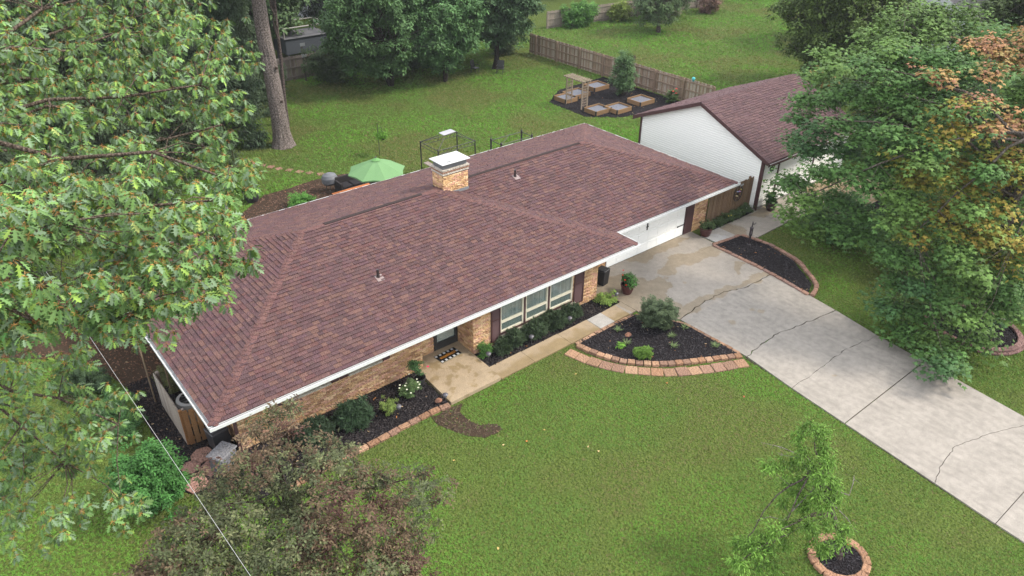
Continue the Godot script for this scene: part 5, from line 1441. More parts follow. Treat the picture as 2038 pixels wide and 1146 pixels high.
func build_yard() -> void:
	rng.seed = 21
	var old := [Color(0.34, 0.245, 0.185), Color(0.29, 0.205, 0.15), Color(0.4, 0.32, 0.255), Color(0.32, 0.225, 0.165), Color(0.44, 0.37, 0.31)]
	# fence along the neighbour's lawn
	picket_fence("board_fence", "weathered brown board fence between the garden plot and the neighbour's lawn", Vector3(36.55, 0, -12.0), Vector3(36.45, 0, -30.0), 1.5, old, -1.0, 2.45, 0.14)
	picket_fence("board_fence", "grey board fence overgrown with vines at the end of the neighbour's lawn", Vector3(43.0, 0, -35.4), Vector3(62.0, 0, -33.0), 1.45, [Color(0.3, 0.255, 0.21), Color(0.26, 0.22, 0.18), Color(0.35, 0.3, 0.25)], 1.0, 2.6, 0.17)
	picket_fence("board_fence", "dark picket fence under the trees at the foot of the back lawn", Vector3(9.5, 0, -34.4), Vector3(34.0, 0, -34.4), 1.6, [Color(0.22, 0.185, 0.16), Color(0.26, 0.22, 0.19), Color(0.19, 0.155, 0.13)], 1.0, 2.6, 0.17)
	var tan := [Color(0.24, 0.155, 0.095), Color(0.2, 0.125, 0.075), Color(0.27, 0.18, 0.115), Color(0.22, 0.14, 0.09)]
	picket_fence("privacy_fence", "brown wooden privacy fence between the brick garage and the white garage", Vector3(22.97, 0, -1.8), Vector3(26.1, 0, -1.72), 1.62, tan, -1.0, 1.5, 0.11, false)
	picket_fence("screen_fence", "wooden screen hiding the air conditioner, grey boards running along the end wall", Vector3(-0.3, 0, -4.45), Vector3(-0.3, 0, -2.2), 1.25, [Color(0.34, 0.29, 0.25), Color(0.3, 0.25, 0.21), Color(0.37, 0.33, 0.29)], -1.0, 2.2, 0.14, false)
	picket_fence("screen_fence", "rust-brown wooden screen panel joining the house corner by the bins", Vector3(-0.26, 0, -2.12), Vector3(0.78, 0, -2.1), 1.25, [Color(0.3, 0.155, 0.07), Color(0.26, 0.125, 0.055), Color(0.33, 0.18, 0.085)], -1.0, 1.0, 0.15, false)
	# wreath wheel on the privacy fence
	var t := thing("wall_wheel", "black wagon-wheel wall hanging with coloured flowers on the wooden fence", "wall decoration", Vector3(25.0, 1.12, -1.7))
	var mb := MB.new()
	var ring := []
	var rr := []
	for k in 25:
		ring.append(Vector3(cos(TAU * k / 24) * 0.3, sin(TAU * k / 24) * 0.38, 0)); rr.append(0.02)
	mb.tube(ring, rr, 6, Color(0.02, 0.018, 0.018), false)
	put("rim", mb, M.metal, t)
	for k in 4:
		mb = MB.new()
		var a := PI * k / 4
		mb.tube([Vector3(cos(a) * 0.3, sin(a) * 0.38, 0), Vector3(-cos(a) * 0.3, -sin(a) * 0.38, 0)], [0.012, 0.012], 5, Color(0.05, 0.035, 0.03))
		put("spoke", mb, M.wood, t)
	flowers(t, "flower", [Vector3(-0.12, 0.1, 0.03)], 0.07, Color(0.4, 0.5, 0.7)); flowers(t, "flower", [Vector3(0.02, 0.08, 0.03)], 0.08, Color(0.6, 0.35, 0.6)); flowers(t, "flower", [Vector3(0.13, 0.16, 0.03)], 0.06, Color(0.7, 0.6, 0.2)); flowers(t, "flower", [Vector3(-0.12, -0.12, 0.03)], 0.08, Color(0.65, 0.55, 0.35))
	mb = MB.new()
	for k in 5: ovate(mb, Vector3(0.06 + 0.03 * k, 0.33, 0.03), Vector3(0.2 * k - 0.4, 0.8, 0.2).normalized(), Vector3.BACK, 0.16, 0.07, Color(0.75, 0.75, 0.74))
	put("bow", mb, M.fabric, t)
	# cast-iron hand pump
	t = thing("hand_pump", "black cast-iron hand pump standing in the mulch by the driveway", "pump", Vector3(22.98, 0.05, 0.55))
	var blk := Color(0.028, 0.022, 0.024)
	mb = MB.new()
	mb.lathe(Vector3.ZERO, [[0.0, 0.0], [0.1, 0.0], [0.1, 0.03], [0.045, 0.06], [0.04, 0.42], [0.07, 0.46], [0.07, 0.78], [0.085, 0.8], [0.085, 0.84], [0.03, 0.88], [0.015, 1.12], [0.0, 1.13]], 12, blk)
	put("barrel", mb, M.metal, t)
	mb = MB.new()
	mb.tube([Vector3(0, 0.7, 0), Vector3(-0.12, 0.7, 0.08), Vector3(-0.18, 0.62, 0.12)], [0.03, 0.027, 0.024], 8, blk)
	put("spout", mb, M.metal, t)
	mb = MB.new()
	mb.tube([Vector3(0, 1.08, 0), Vector3(0.1, 0.98, -0.05), Vector3(0.2, 0.9, -0.06), Vector3(0.34, 0.86, -0.1), Vector3(0.44, 0.88, -0.12)], [0.018, 0.02, 0.017, 0.015, 0.02], 7, blk)
	put("handle", mb, M.metal, t)
	# pots
	var lf := [twig_spray(5, 26, 0.3, 0.075, 0.75, 0.5), twig_spray(6, 26, 0.3, 0.075, 0.75, 0.5)]
	var green := func(_p): return Color(0.06, 0.15, 0.035)
	rng.seed = 22
	t = pot("planter", "maroon pot of red geraniums where the walk meets the driveway", Vector3(15.92, 0.045, -0.02), 0.26, 0.4, Color(0.07, 0.02, 0.02))
	foliage(t, "foliage", crown_clumps(Vector3(0, 0.58, 0), Vector3(0.36, 0.26, 0.36), 16, 0.1), 3, lf, green, 0.85)
	flowers(t, "flower", [Vector3(-0.3, 0.72, 0.1), Vector3(-0.22, 0.82, -0.1), Vector3(-0.32, 0.55, 0.2), Vector3(-0.05, 0.9, -0.25)], 0.05, Color(0.6, 0.03, 0.025))
	t = pot("planter", "maroon pot with trailing leaves beside the brown garage door jamb", Vector3(22.2, 0.045, -1.2), 0.28, 0.42, Color(0.065, 0.022, 0.022))
	foliage(t, "foliage", crown_clumps(Vector3(0, 0.5, 0), Vector3(0.36, 0.16, 0.36), 14, 0.1), 3, lf, func(_p): return Color(0.075, 0.12, 0.045), 0.75)
	t = pot("planter", "dark brown pot with a leafy plant against the white garage", Vector3(26.75, 0.045, -0.95), 0.27, 0.42, Color(0.04, 0.022, 0.02))
	foliage(t, "foliage", crown_clumps(Vector3(0, 0.62, 0), Vector3(0.36, 0.3, 0.36), 16, 0.1), 3, lf, green, 0.85)
	t = pot("planter", "small dark pot with a shrub and one pink bloom at the porch corner", Vector3(6.52, 0.05, -0.3), 0.19, 0.3, Color(0.03, 0.028, 0.028))
	foliage(t, "foliage", crown_clumps(Vector3(0, 0.72, 0), Vector3(0.3, 0.2, 0.3), 14, 0.09), 3, lf, func(_p): return Color(0.06, 0.13, 0.045), 0.7)
	flowers(t, "flower", [Vector3(0.2, 0.74, 0.22)], 0.055, Color(0.75, 0.02, 0.14))
	t = pot("planter", "big dark round tub with a bright green plant on the soil behind the house", Vector3(7.95, 0.02, -17.0), 0.4, 0.6, Color(0.035, 0.033, 0.036))
	foliage(t, "foliage", crown_clumps(Vector3(-0.1, 0.85, 0.05), Vector3(0.42, 0.3, 0.42), 12, 0.12), 3, lf, func(_p): return Color(0.16, 0.3, 0.03), 1.0)
	# lights
	path_light(Vector3(6.62, 0.06, 1.0), "dark garden light at the lawn corner of the porch, beside the bare soil")
	path_light(Vector3(9.0, 0.04, 0.12), "dark garden light in the mulch just beyond the porch slab")
	path_light(Vector3(10.78, 0.04, 0.26), "dark garden light under the first window pane, among the dwarf yews")
	path_light(Vector3(12.62, 0.04, 0.24), "dark garden light under the last window pane, among the dwarf yews")
	path_light(Vector3(15.15, 0.04, 0.12), "dark garden light by the maroon geranium pot")
	path_light(Vector3(5.2, 0.05, 0.55), "dark garden light among the rose bushes of the bedroom bed")
	# doormat
	t = thing("doormat", "black and white checked doormat with an orange centre at the front door", "doormat", Vector3(8.08, 0.122, -0.94), 0.06)
	mb = MB.new()
	mb.box(Vector3(0, 0.006, 0), Vector3(0.86, 0.012, 0.5), Color(0.33, 0.29, 0.2))
	put("backing", mb, M.fabric, t)
	var mk := MB.new(); var mw := MB.new()
	for i in 10:
		for j in 5:
			var c := Vector3(-0.378 + i * 0.084, 0.016, -0.17 + j * 0.085)
			if j == 2 and i > 0 and i < 9: continue
			if i % 2 == 0 and j % 4 == 0 or i == 9 and j == 2: mw.box(c, Vector3(0.08, 0.01, 0.08), Color(0.75, 0.76, 0.8))
			elif i % 2 == 1 and j % 2 == 1 and (i == 9 and false): mw.box(c, Vector3(0.08, 0.01, 0.08), Color(0.75, 0.76, 0.8))
			else: mk.box(c, Vector3(0.0835, 0.008, 0.0845), Color(0.018, 0.016, 0.018))
	put("dark_checks", mk, M.fabric, t); put("white_checks", mw, M.fabric, t)
	mb = MB.new()
	mb.box(Vector3(0.0, 0.015, 0.0), Vector3(0.66, 0.012, 0.1), Color(0.38, 0.16, 0.03))
	for k in 9: mb.box(Vector3(-0.3 + k * 0.075, 0.019, rnd(-0.03, 0.03)), Vector3(0.04, 0.008, rnd(0.08, 0.14)), vary(Color(0.42, 0.18, 0.03), 0.25), Basis(Vector3.UP, rnd(-0.3, 0.3)))
	put("orange_motif", mb, M.fabric, t)
	# bins by the garage and at the end wall
	bin("trash_bin", "black wheeled bin tucked beside the garage door", Vector3(15.66, 0.045, -1.12), 0.4, 0.62, Color(0.018, 0.018, 0.02), 0.2)
	bin("trash_bin", "black bin with a ribbed lid at the house corner by the downspout", Vector3(0.42, 0.03, -1.58), 0.5, 0.62, Color(0.03, 0.03, 0.033), 0.15)
	t = thing("storage_box", "speckled grey resin storage box beside the stepping stones", "storage box", Vector3(0.22, 0.03, -0.68), 0.5)
	mb = MB.new()
	mb.block(Vector3(0, 0.27, 0), Vector3(0.66, 0.54, 0.5), 0.06, Color(0.15, 0.15, 0.165))
	put("body", mb, M.stone, t)
	mb = MB.new()
	mb.block(Vector3(0, 0.565, 0), Vector3(0.7, 0.06, 0.54), 0.025, Color(0.21, 0.21, 0.23))
	put("lid", mb, M.stone, t)
	# stepping stones at the end wall and across the back lawn
	var n := 0
	for p in [[-0.15, -1.5, 0.34], [-0.1, -0.85, 0.33], [-0.55, -1.2, 0.28], [-0.65, -0.48, 0.33]]:
		flag(Vector3(p[0], 0.03, p[1]), p[2], Color(0.33, 0.19, 0.155), ["six-sided red stepping stone by the grey storage box, beside the screen fence", "six-sided red stepping stone between the grey storage box and the lawn", "six-sided red stepping stone half hidden by the green shrub", "six-sided red stepping stone deepest under the dark plum branches"][n], 7, "")
		n += 1
	for p in [[9.89, -21.98], [10.04, -21.5], [10.19, -21.0], [10.4, -20.48], [10.64, -19.98], [11.0, -19.48], [11.3, -18.97], [11.66, -18.5], [12.05, -18.02]]:
		flag(Vector3(p[0], 0.0, p[1]), 0.24, Color(0.3, 0.18, 0.13), "flat tan stepping stone in the arc across the back lawn", 4, "stepping stones across the back lawn")
	# air conditioner
	t = thing("air_conditioner", "round-topped grey air conditioner behind the wooden screen", "air conditioner", Vector3(0.3, 0.03, -3.3))
	mb = MB.new()
	mb.lathe(Vector3.ZERO, [[0.0, 0.0], [0.42, 0.0], [0.42, 0.66], [0.4, 0.74], [0.3, 0.76]], 24, Color(0.4, 0.4, 0.4))
	put("casing", mb, M.metal, t)
	mb = MB.new()
	mb.lathe(Vector3.ZERO, [[0.3, 0.755], [0.29, 0.62], [0.0, 0.6]], 24, Color(0.03, 0.03, 0.03))
	put("fan_well", mb, M.metal, t)
	for k in 8:
		mb = MB.new()
		var a := TAU * k / 8
		mb.tube([Vector3(cos(a) * 0.31, 0.755, sin(a) * 0.31), Vector3(cos(a) * 0.05, 0.775, sin(a) * 0.05)], [0.006, 0.006], 4, Color(0.25, 0.25, 0.25))
		put("guard_wire", mb, M.metal, t)
	for k in 4:
		mb = MB.new()
		mb.box(Vector3(0.13, 0.66, 0), Vector3(0.24, 0.012, 0.1), Color(0.12, 0.12, 0.12), Basis(Vector3.RIGHT, 0.3))
		put("fan_blade", mb, M.metal, t).rotation.y = TAU * k / 4
	# two thin poles
	for p in [[Vector3(-0.42, 0, -4.75), "thin tan pole at the far end of the grey screen boards"], [Vector3(0.12, 0, -4.85), "thin tan pole between the screen boards and the end wall"], [Vector3(-2.3, 0, -9.3), "thin tan pole standing alone in the leaf litter"]]:
		t = thing("garden_pole", p[1], "pole", p[0])
		mb = MB.new()
		mb.tube([Vector3(0, -0.1, 0), Vector3(0.01, 1.6, 0.01), Vector3(0.0, 3.2, 0)], [0.028, 0.026, 0.022], 7, Color(0.24, 0.18, 0.12))
		put("shaft", mb, M.wood, t)
		mb = MB.new()
		mb.lathe(Vector3(0, 3.2, 0), [[0.03, -0.02], [0.034, 0.03], [0.0, 0.06]], 7, Color(0.2, 0.15, 0.1))
		put("finial", mb, M.wood, t)
	# overhead service wire
	t = thing("overhead_wire", "thin white overhead wire crossing above the side yard", "wire", Vector3(-2.61, 8.49, -3.49))
	mb = MB.new()
	var w0 := Vector3(-2.61, 8.49, -3.49) - t.position; var w1 := Vector3(-1.55, 5.76, 14.2) - t.position
	var line := []
	var rad := []
	for k in 13:
		line.append(w0.lerp(w1, k / 12.0) - Vector3(0, sin(PI * k / 12.0) * 0.03, 0)); rad.append(0.003)
	mb.tube(line, rad, 5, Color(0.45, 0.45, 0.45))
	put("cable", mb, M.plastic, t)
	build_back()

func bin(called: String, label: String, at: Vector3, w: float, h: float, col: Color, turn: float) -> void:
	var t := thing(called, label, "bin", at, turn)
	var mb := MB.new()
	var b := [Vector3(-w * 0.42, 0, -w * 0.42), Vector3(w * 0.42, 0, -w * 0.42), Vector3(w * 0.42, 0, w * 0.42), Vector3(-w * 0.42, 0, w * 0.42)]
	for i in 4:
		var p: Vector3 = b[i]; var q: Vector3 = b[(i + 1) % 4]
		var pu := p * 1.19 + Vector3(0, h, 0); var qu := q * 1.19 + Vector3(0, h, 0)
		mb.quad(q, p, pu, qu, col)
	put("body", mb, M.plastic, t)
	mb = MB.new()
	mb.block(Vector3(0, h + 0.03, 0), Vector3(w * 1.06, 0.06, w * 1.06), 0.02, col)
	for k in 3: mb.box(Vector3(0, h + 0.066, (k - 1) * w * 0.28), Vector3(w * 0.8, 0.016, 0.05), Color(col.r * 1.6, col.g * 1.6, col.b * 1.6))
	put("lid", mb, M.plastic, t)
	mb = MB.new()
	mb.tube([Vector3(-w * 0.4, h * 0.95, -w * 0.58), Vector3(w * 0.4, h * 0.95, -w * 0.58)], [0.018, 0.018], 6, col)
	put("handle", mb, M.plastic, t)

func flag(at: Vector3, r: float, col: Color, label: String, sides: int, group: String) -> void:
	var t := MB.new()
	var p := PackedVector2Array()
	var ph := rnd(0, 1)
	for k in sides: p.append(Vector2.from_angle(ph + TAU * k / sides) * r * rnd(0.88, 1.08))
	t.slab(p, -0.03, 0.025, vary(col, 0.12))
	var o := put("stepping_stone", t, M.stone)
	o.position = at
	tag(o, label, "stepping stone", group)

func frame_post(t: Node, a: Vector3, b: Vector3, r: float, called: String) -> void:
	var mb := MB.new()
	mb.tube([a, b], [r, r], 6, Color(0.03, 0.027, 0.028))
	put(called, mb, M.metal, t)

func build_back() -> void:
	rng.seed = 91
	# green market umbrella
	var t := thing("patio_umbrella", "light green eight-sided patio umbrella behind the roof", "umbrella", Vector3(12.25, 0.02, -12.4))
	var mb := MB.new()
	mb.tube([Vector3(0, 0, 0), Vector3(0, 2.62, 0)], [0.022, 0.02], 8, Color(0.05, 0.045, 0.045))
	put("pole", mb, M.metal, t)
	mb = MB.new()
	mb.lathe(Vector3.ZERO, [[0.0, 0.0], [0.24, 0.0], [0.24, 0.05], [0.06, 0.09], [0.03, 0.3]], 14, Color(0.05, 0.05, 0.05))
	put("base", mb, M.metal, t)
	for k in 8:
		var a := TAU * (k + 0.3) / 8; var b := TAU * (k + 1.3) / 8
		var e0 := Vector3(cos(a) * 1.34, 1.98, sin(a) * 1.34); var e1 := Vector3(cos(b) * 1.34, 1.98, sin(b) * 1.34)
		var tp := Vector3(0, 2.55, 0)
		mb = MB.new()
		var col := Color(0.25, 0.45, 0.21)
		var m0 := tp.lerp(e0, 0.5) + Vector3(0, 0.03, 0); var m1 := tp.lerp(e1, 0.5) + Vector3(0, 0.03, 0)
		var mm := (m0 + m1) / 2 - Vector3(0, 0.02, 0)
		var em := (e0 + e1) / 2 + Vector3(0, 0.03, 0) - Vector3((e0 + e1).x, 0, (e0 + e1).z) * 0.02
		mb.tri(tp, mm, m0, col); mb.tri(tp, m1, mm, col)
		mb.quad(m0, mm, em, e0, col); mb.quad(mm, m1, e1, em, col)
		mb.quad(e0, em, em - Vector3(0, 0.07, 0), e0 - Vector3(0, 0.05, 0), col); mb.quad(em, e1, e1 - Vector3(0, 0.05, 0), em - Vector3(0, 0.07, 0), col)
		put("canopy_panel", mb, M.fabric, t)
		mb = MB.new()
		mb.tube([Vector3(0, 2.5, 0), e0 - Vector3(0, 0.02, 0)], [0.008, 0.008], 4, Color(0.05, 0.05, 0.05))
		put("rib", mb, M.metal, t)
	mb = MB.new()
	mb.lathe(Vector3(0, 2.56, 0), [[0.22, -0.06], [0.08, 0.02], [0.0, 0.03]], 8, Color(0.22, 0.46, 0.17))
	put("vent_cap", mb, M.fabric, t)
	mb = MB.new()
	mb.lathe(Vector3(0, 2.6, 0), [[0.03, 0.0], [0.035, 0.04], [0.0, 0.08]], 8, Color(0.1, 0.1, 0.1))
	put("finial", mb, M.metal, t)
	# orange bench
	t = thing("garden_bench", "orange-stained backless wooden bench beside the umbrella", "bench", Vector3(11.9, 0.02, -14.35), 0.0)
	for k in 3:
		mb = MB.new()
		mb.block(Vector3(0, 0.44, (k - 1) * 0.125), Vector3(2.0, 0.04, 0.118), 0.008, vary(Color(0.5, 0.17, 0.06), 0.06))
		put("seat_board", mb, M.wood, t)
	for x in [-0.8, 0.8]:
		for z in [-0.12, 0.12]:
			mb = MB.new()
			mb.box(Vector3(x, 0.21, z), Vector3(0.07, 0.42, 0.07), Color(0.42, 0.14, 0.05))
			put("leg", mb, M.wood, t)
	t = thing("garden_sofa", "dark wicker garden sofa behind the orange bench", "sofa", Vector3(12.5, 0.02, -15.15))
	mb = MB.new()
	mb.block(Vector3(0, 0.2, 0), Vector3(1.9, 0.3, 0.72), 0.03, Color(0.035, 0.028, 0.03))
	put("base", mb, M.wood, t)
	mb = MB.new()
	mb.block(Vector3(0, 0.5, -0.31), Vector3(1.9, 0.55, 0.12), 0.04, Color(0.035, 0.028, 0.03))
	put("backrest", mb, M.wood, t)
	for x in [-0.9, 0.9]:
		mb = MB.new()
		mb.block(Vector3(x, 0.4, 0), Vector3(0.13, 0.5, 0.72), 0.03, Color(0.035, 0.028, 0.03))
		put("armrest", mb, M.wood, t)
	for x in [-0.57, 0.0, 0.57]:
		mb = MB.new()
		mb.block(Vector3(x, 0.4, 0.04), Vector3(0.54, 0.12, 0.58), 0.04, Color(0.045, 0.04, 0.045))
		put("cushion", mb, M.fabric, t)
	# kettle grill under a silver cover
	t = thing("kettle_grill", "round grill under a crumpled silver cover next to the dark sofa", "grill", Vector3(11.45, 0.02, -15.75))
	mb = MB.new()
	mb.lathe(Vector3.ZERO, [[0.3, 0.4], [0.36, 0.5], [0.37, 0.72], [0.3, 0.86], [0.12, 0.95], [0.0, 0.96]], 16, Color(0.13, 0.135, 0.15), Vector2(1.1, 0.95))
	put("cover", mb, M.paint, t)
	for k in 3:
		mb = MB.new()
		var a := TAU * k / 3
		mb.tube([Vector3(cos(a) * 0.15, 0.45, sin(a) * 0.15), Vector3(cos(a) * 0.3, 0, sin(a) * 0.3)], [0.018, 0.018], 5, Color(0.04, 0.04, 0.04))
		put("leg", mb, M.metal, t)
	# grill gazebo: bare frame with one pale roof panel left
	t = thing("grill_gazebo", "bare black metal grill gazebo with one pale top panel", "gazebo", Vector3(16.98, 0, -13.5))
	var hx := 1.12; var hz := 0.78
	for sx in [-1.0, 1.0]:
		for sz in [-1.0, 1.0]:
			frame_post(t, Vector3(sx * hx, 0, sz * hz), Vector3(sx * hx, 2.02, sz * hz), 0.032, "post")
			frame_post(t, Vector3(sx * hx, 1.98, sz * hz), Vector3(sx * 0.36, 2.32, sz * 0.24), 0.018, "rafter")
		frame_post(t, Vector3(sx * hx, 1.98, -hz), Vector3(sx * hx, 1.98, hz), 0.018, "beam")
		frame_post(t, Vector3(sx * hx, 1.8, -hz), Vector3(sx * hx, 1.8, hz), 0.013, "beam")
		frame_post(t, Vector3(-hx, 1.98, sx * hz), Vector3(hx, 1.98, sx * hz), 0.018, "beam")
		frame_post(t, Vector3(-hx, 1.8, sx * hz), Vector3(hx, 1.8, sx * hz), 0.013, "beam")
		for k in 9:
			var x0 := -hx + k * hx * 2 / 9
			frame_post(t, Vector3(x0, 1.8, sx * hz), Vector3(x0 + hx / 9, 1.98, sx * hz), 0.009, "lattice_bar")
	mb = MB.new()
	mb.block(Vector3(0.18, 2.34, -0.28), Vector3(0.74, 0.02, 0.46), 0.006, Color(0.34, 0.34, 0.37), Basis(Vector3.BACK, 0.06))
	put("top_panel", mb, M.paint, t)
	for x in [-0.95]:
		mb = MB.new()
		mb.block(Vector3(x, 0.9, 0.0), Vector3(0.3, 0.04, 1.3), 0.01, Color(0.3, 0.25, 0.22))
		put("shelf", mb, M.wood, t)
	t = thing("covered_grill", "barbecue under a sagging dark cover inside the metal gazebo", "grill", Vector3(17.0, 0, -13.6))
	mb = MB.new()
	var prof := [Vector2(-0.62, 0.0), Vector2(-0.6, 0.85), Vector2(-0.2, 1.18), Vector2(0.25, 1.2), Vector2(0.62, 0.88), Vector2(0.66, 0.0)]
	for i in prof.size() - 1:
		var p: Vector2 = prof[i]; var q: Vector2 = prof[i + 1]
		mb.quad(Vector3(p.x, p.y, 0.32), Vector3(q.x, q.y, 0.32), Vector3(q.x, q.y, -0.32), Vector3(p.x, p.y, -0.32), Color(0.045, 0.045, 0.055))
	for z in [0.32, -0.32]:
		for i in range(1, prof.size() - 1): mb.tri(Vector3(prof[0].x, prof[0].y, z), Vector3(prof[i + 1].x, prof[i + 1].y, z), Vector3(prof[i].x, prof[i].y, z), Color(0.045, 0.045, 0.055))
	put("cover", mb, M.plastic, t)
	mb = MB.new()
	mb.tube([Vector3(-0.4, 0.93, 0.34), Vector3(0.4, 0.93, 0.34)], [0.02, 0.02], 6, Color(0.1, 0.1, 0.1))
	put("handle", mb, M.metal, t)
	t = thing("canopy_frame", "low black metal frame with end knobs just past the back eave", "frame", Vector3(20.2, 0, -12.1))
	for x in [-1.02, 1.02]:
		for z in [-0.7, 0.14]:
			frame_post(t, Vector3(x, 0, z), Vector3(x, 1.78, z), 0.05, "post")
			mb = MB.new()
			mb.lathe(Vector3(x, 1.78, z), [[0.05, 0.0], [0.05, 0.05], [0.015, 0.09], [0.012, 0.16], [0.0, 0.17]], 8, Color(0.03, 0.027, 0.028))
			put("knob", mb, M.metal, t)
		frame_post(t, Vector3(x, 1.74, -0.7), Vector3(x, 1.74, 0.14), 0.02, "rail")
	for z in [-0.7, 0.14]: frame_post(t, Vector3(-1.02, 1.74, z), Vector3(1.02, 1.74, z), 0.02, "rail")
	frame_post(t, Vector3(-1.02, 1.74, 0.14), Vector3(-0.1, 2.0, -0.3), 0.015, "rafter")
	# shepherd's hook with hanging fern
	t = thing("shepherd_hook", "thin black shepherd's hook planted in the back lawn", "plant hook", Vector3(15.72, 0, -18.25))
	mb = MB.new()
	mb.tube([Vector3(0, -0.1, 0), Vector3(0, 1.9, 0)], [0.02, 0.016], 6, Color(0.03, 0.025, 0.025))
	put("pole", mb, M.metal, t)
	mb = MB.new()
	mb.tube([Vector3(0, 1.5, 0), Vector3(0.1, 1.62, 0.02), Vector3(0.22, 1.6, 0.03), Vector3(0.26, 1.5, 0.03), Vector3(0.22, 1.46, 0.03)], [0.012, 0.012, 0.012, 0.011, 0.01], 5, Color(0.03, 0.025, 0.025))
	put("hook", mb, M.metal, t)
	t = thing("hanging_fern", "bright green fern basket hanging from the black hook", "fern", Vector3(15.95, 1.05, -18.22))
	mb = MB.new()
	mb.lathe(Vector3.ZERO, [[0.0, -0.16], [0.1, -0.14], [0.17, 0.0], [0.18, 0.02]], 12, Color(0.06, 0.05, 0.03))
	put("basket", mb, M.wood, t)
	frame_post(t, Vector3(0, 0.4, 0), Vector3(-0.17, 0.02, 0), 0.006, "hanger")
	frame_post(t, Vector3(0, 0.4, 0), Vector3(0.17, 0.02, 0), 0.006, "hanger")
	foliage(t, "fronds", crown_clumps(Vector3(0, 0.02, 0), Vector3(0.36, 0.3, 0.36), 20, 0.1, 0.3), 3, [twig_spray(15, 22, 0.3, 0.1, 0.4, 0.9)], func(_p): return Color(0.12, 0.27, 0.03), 1.0)
	# raised planting boxes
	var n := 0
	var lab := ["rough wooden raised box of gravel next to the arbor's lattice, lawn side of the plot", "raised wooden box of gravel between its twin and the white garage", "raised wooden box of gravel close to the board fence and roses", "raised wooden box of gravel before the board fence, beyond the arbor", "low raised wooden box behind the arbor, beside the lawn", "low weathered raised box half hidden by the arbor posts"]
	for p in [[30.45, -16.3, 1.35, 1.1], [31.7, -15.7, 1.35, 1.15], [34.05, -15.9, 1.4, 1.2], [33.95, -19.95, 1.45, 1.15], [31.7, -19.55, 1.5, 1.2], [30.45, -19.25, 1.1, 1.15]]:
		raised(Vector3(p[0], 0.02, p[1]), p[2], p[3], lab[n])
		n += 1
	# arbor
	t = thing("garden_arbor", "grey wooden lattice arbor at the entrance of the garden plot", "arbor", Vector3(30.18, 0, -17.95))
	var wc := Color(0.33, 0.26, 0.2)
	for sz in [-0.72, 0.72]:
		for sx in [-0.24, 0.24]:
			mb = MB.new()
			mb.box(Vector3(sx, 0.88, sz), Vector3(0.07, 1.76, 0.07), vary(wc, 0.1))
			put("post", mb, M.wood, t)
		for k in 8:
			mb = MB.new()
			mb.box(Vector3(0, 0.28 + k * 0.17, sz + 0.03), Vector3(0.46, 0.035, 0.015), vary(wc, 0.1))
			put("slat", mb, M.wood, t)
		for k in 3:
			mb = MB.new()
			mb.box(Vector3((k - 1) * 0.13, 0.86, sz + 0.045), Vector3(0.03, 1.3, 0.015), vary(wc, 0.1))
			put("slat", mb, M.wood, t)
	for sx in [-0.24, 0.24]:
		mb = MB.new()
		mb.box(Vector3(sx, 1.79, 0), Vector3(0.04, 0.1, 1.9), vary(wc, 0.1))
		put("beam", mb, M.wood, t)
	for k in 9:
		mb = MB.new()
		mb.box(Vector3(0, 1.86, -0.86 + k * 0.215), Vector3(0.86, 0.05, 0.035), vary(Color(0.36, 0.29, 0.22), 0.12))
		put("rafter", mb, M.wood, t)
	# little things on and by the fence
	t = thing("garden_spinner", "dark rusty wind spinner on a tall stake by the board fence", "wind spinner", Vector3(36.0, 0, -18.6))
	mb = MB.new()
	mb.tube([Vector3(0, -0.1, 0), Vector3(0, 1.95, 0)], [0.016, 0.014], 6, Color(0.06, 0.04, 0.035))
	put("stake", mb, M.metal, t)
	for k in 6:
		mb = MB.new()
		var a := TAU * k / 6
		ovate(mb, Vector3(0, 2.05, 0.02), Vector3(cos(a), sin(a), 0.15), Vector3.BACK, 0.26, 0.16, Color(0.07, 0.04, 0.035))
		put("vane", mb, M.metal, t)
	t = thing("gazing_ball", "turquoise glass globe on top of a board fence post", "globe", Vector3(36.42, 1.54, -13.7))
	mb = MB.new()
	mb.lathe(Vector3(0, 0.13, 0), [[0.0, -0.12], [0.085, -0.085], [0.12, 0.0], [0.085, 0.085], [0.0, 0.12]], 16, Color(0.05, 0.38, 0.4))
	put("globe", mb, M.plastic, t)
	mb = MB.new()
	mb.lathe(Vector3.ZERO, [[0.07, -0.02], [0.06, 0.02], [0.04, 0.05]], 10, Color(0.04, 0.2, 0.2))
	put("collar", mb, M.plastic, t)
	# dark lawn chair things under the far tree
	for p in [[Vector3(29.6, 0, -28.1), "small black slatted garden chair in the shade on the back lawn", 0.4], [Vector3(31.0, 0, -26.9), "black folding chair leaning by the far dark trunk", -0.9]]:
		t = thing("garden_chair", p[1], "chair", p[0], p[2])
		var bk := Color(0.02, 0.02, 0.022)
		mb = MB.new(); mb.block(Vector3(0, 0.36, 0), Vector3(0.5, 0.05, 0.46), 0.01, bk); put("seat", mb, M.metal, t)
		mb = MB.new(); mb.block(Vector3(0, 0.64, -0.22), Vector3(0.5, 0.5, 0.04), 0.01, bk, Basis(Vector3.RIGHT, -0.2)); put("backrest", mb, M.metal, t)
		for sx in [-0.22, 0.22]:
			for sz in [-0.2, 0.2]: frame_post(t, Vector3(sx, 0, sz), Vector3(sx, 0.36, sz), 0.018, "leg")
			frame_post(t, Vector3(sx * 1.1, 0.56, -0.22), Vector3(sx * 1.1, 0.56, 0.2), 0.02, "armrest")
	# neighbours beyond the back fence
	t = thing("playhouse", "dark grey play platform with pale railings behind the picket fence", "playhouse", Vector3(21.4, 0, -39.2))
	mb = MB.new(); mb.block(Vector3(0, 1.3, 0), Vector3(3.4, 1.1, 2.2), 0.02, Color(0.075, 0.085, 0.1)); put("wall", mb, M.wood, t)
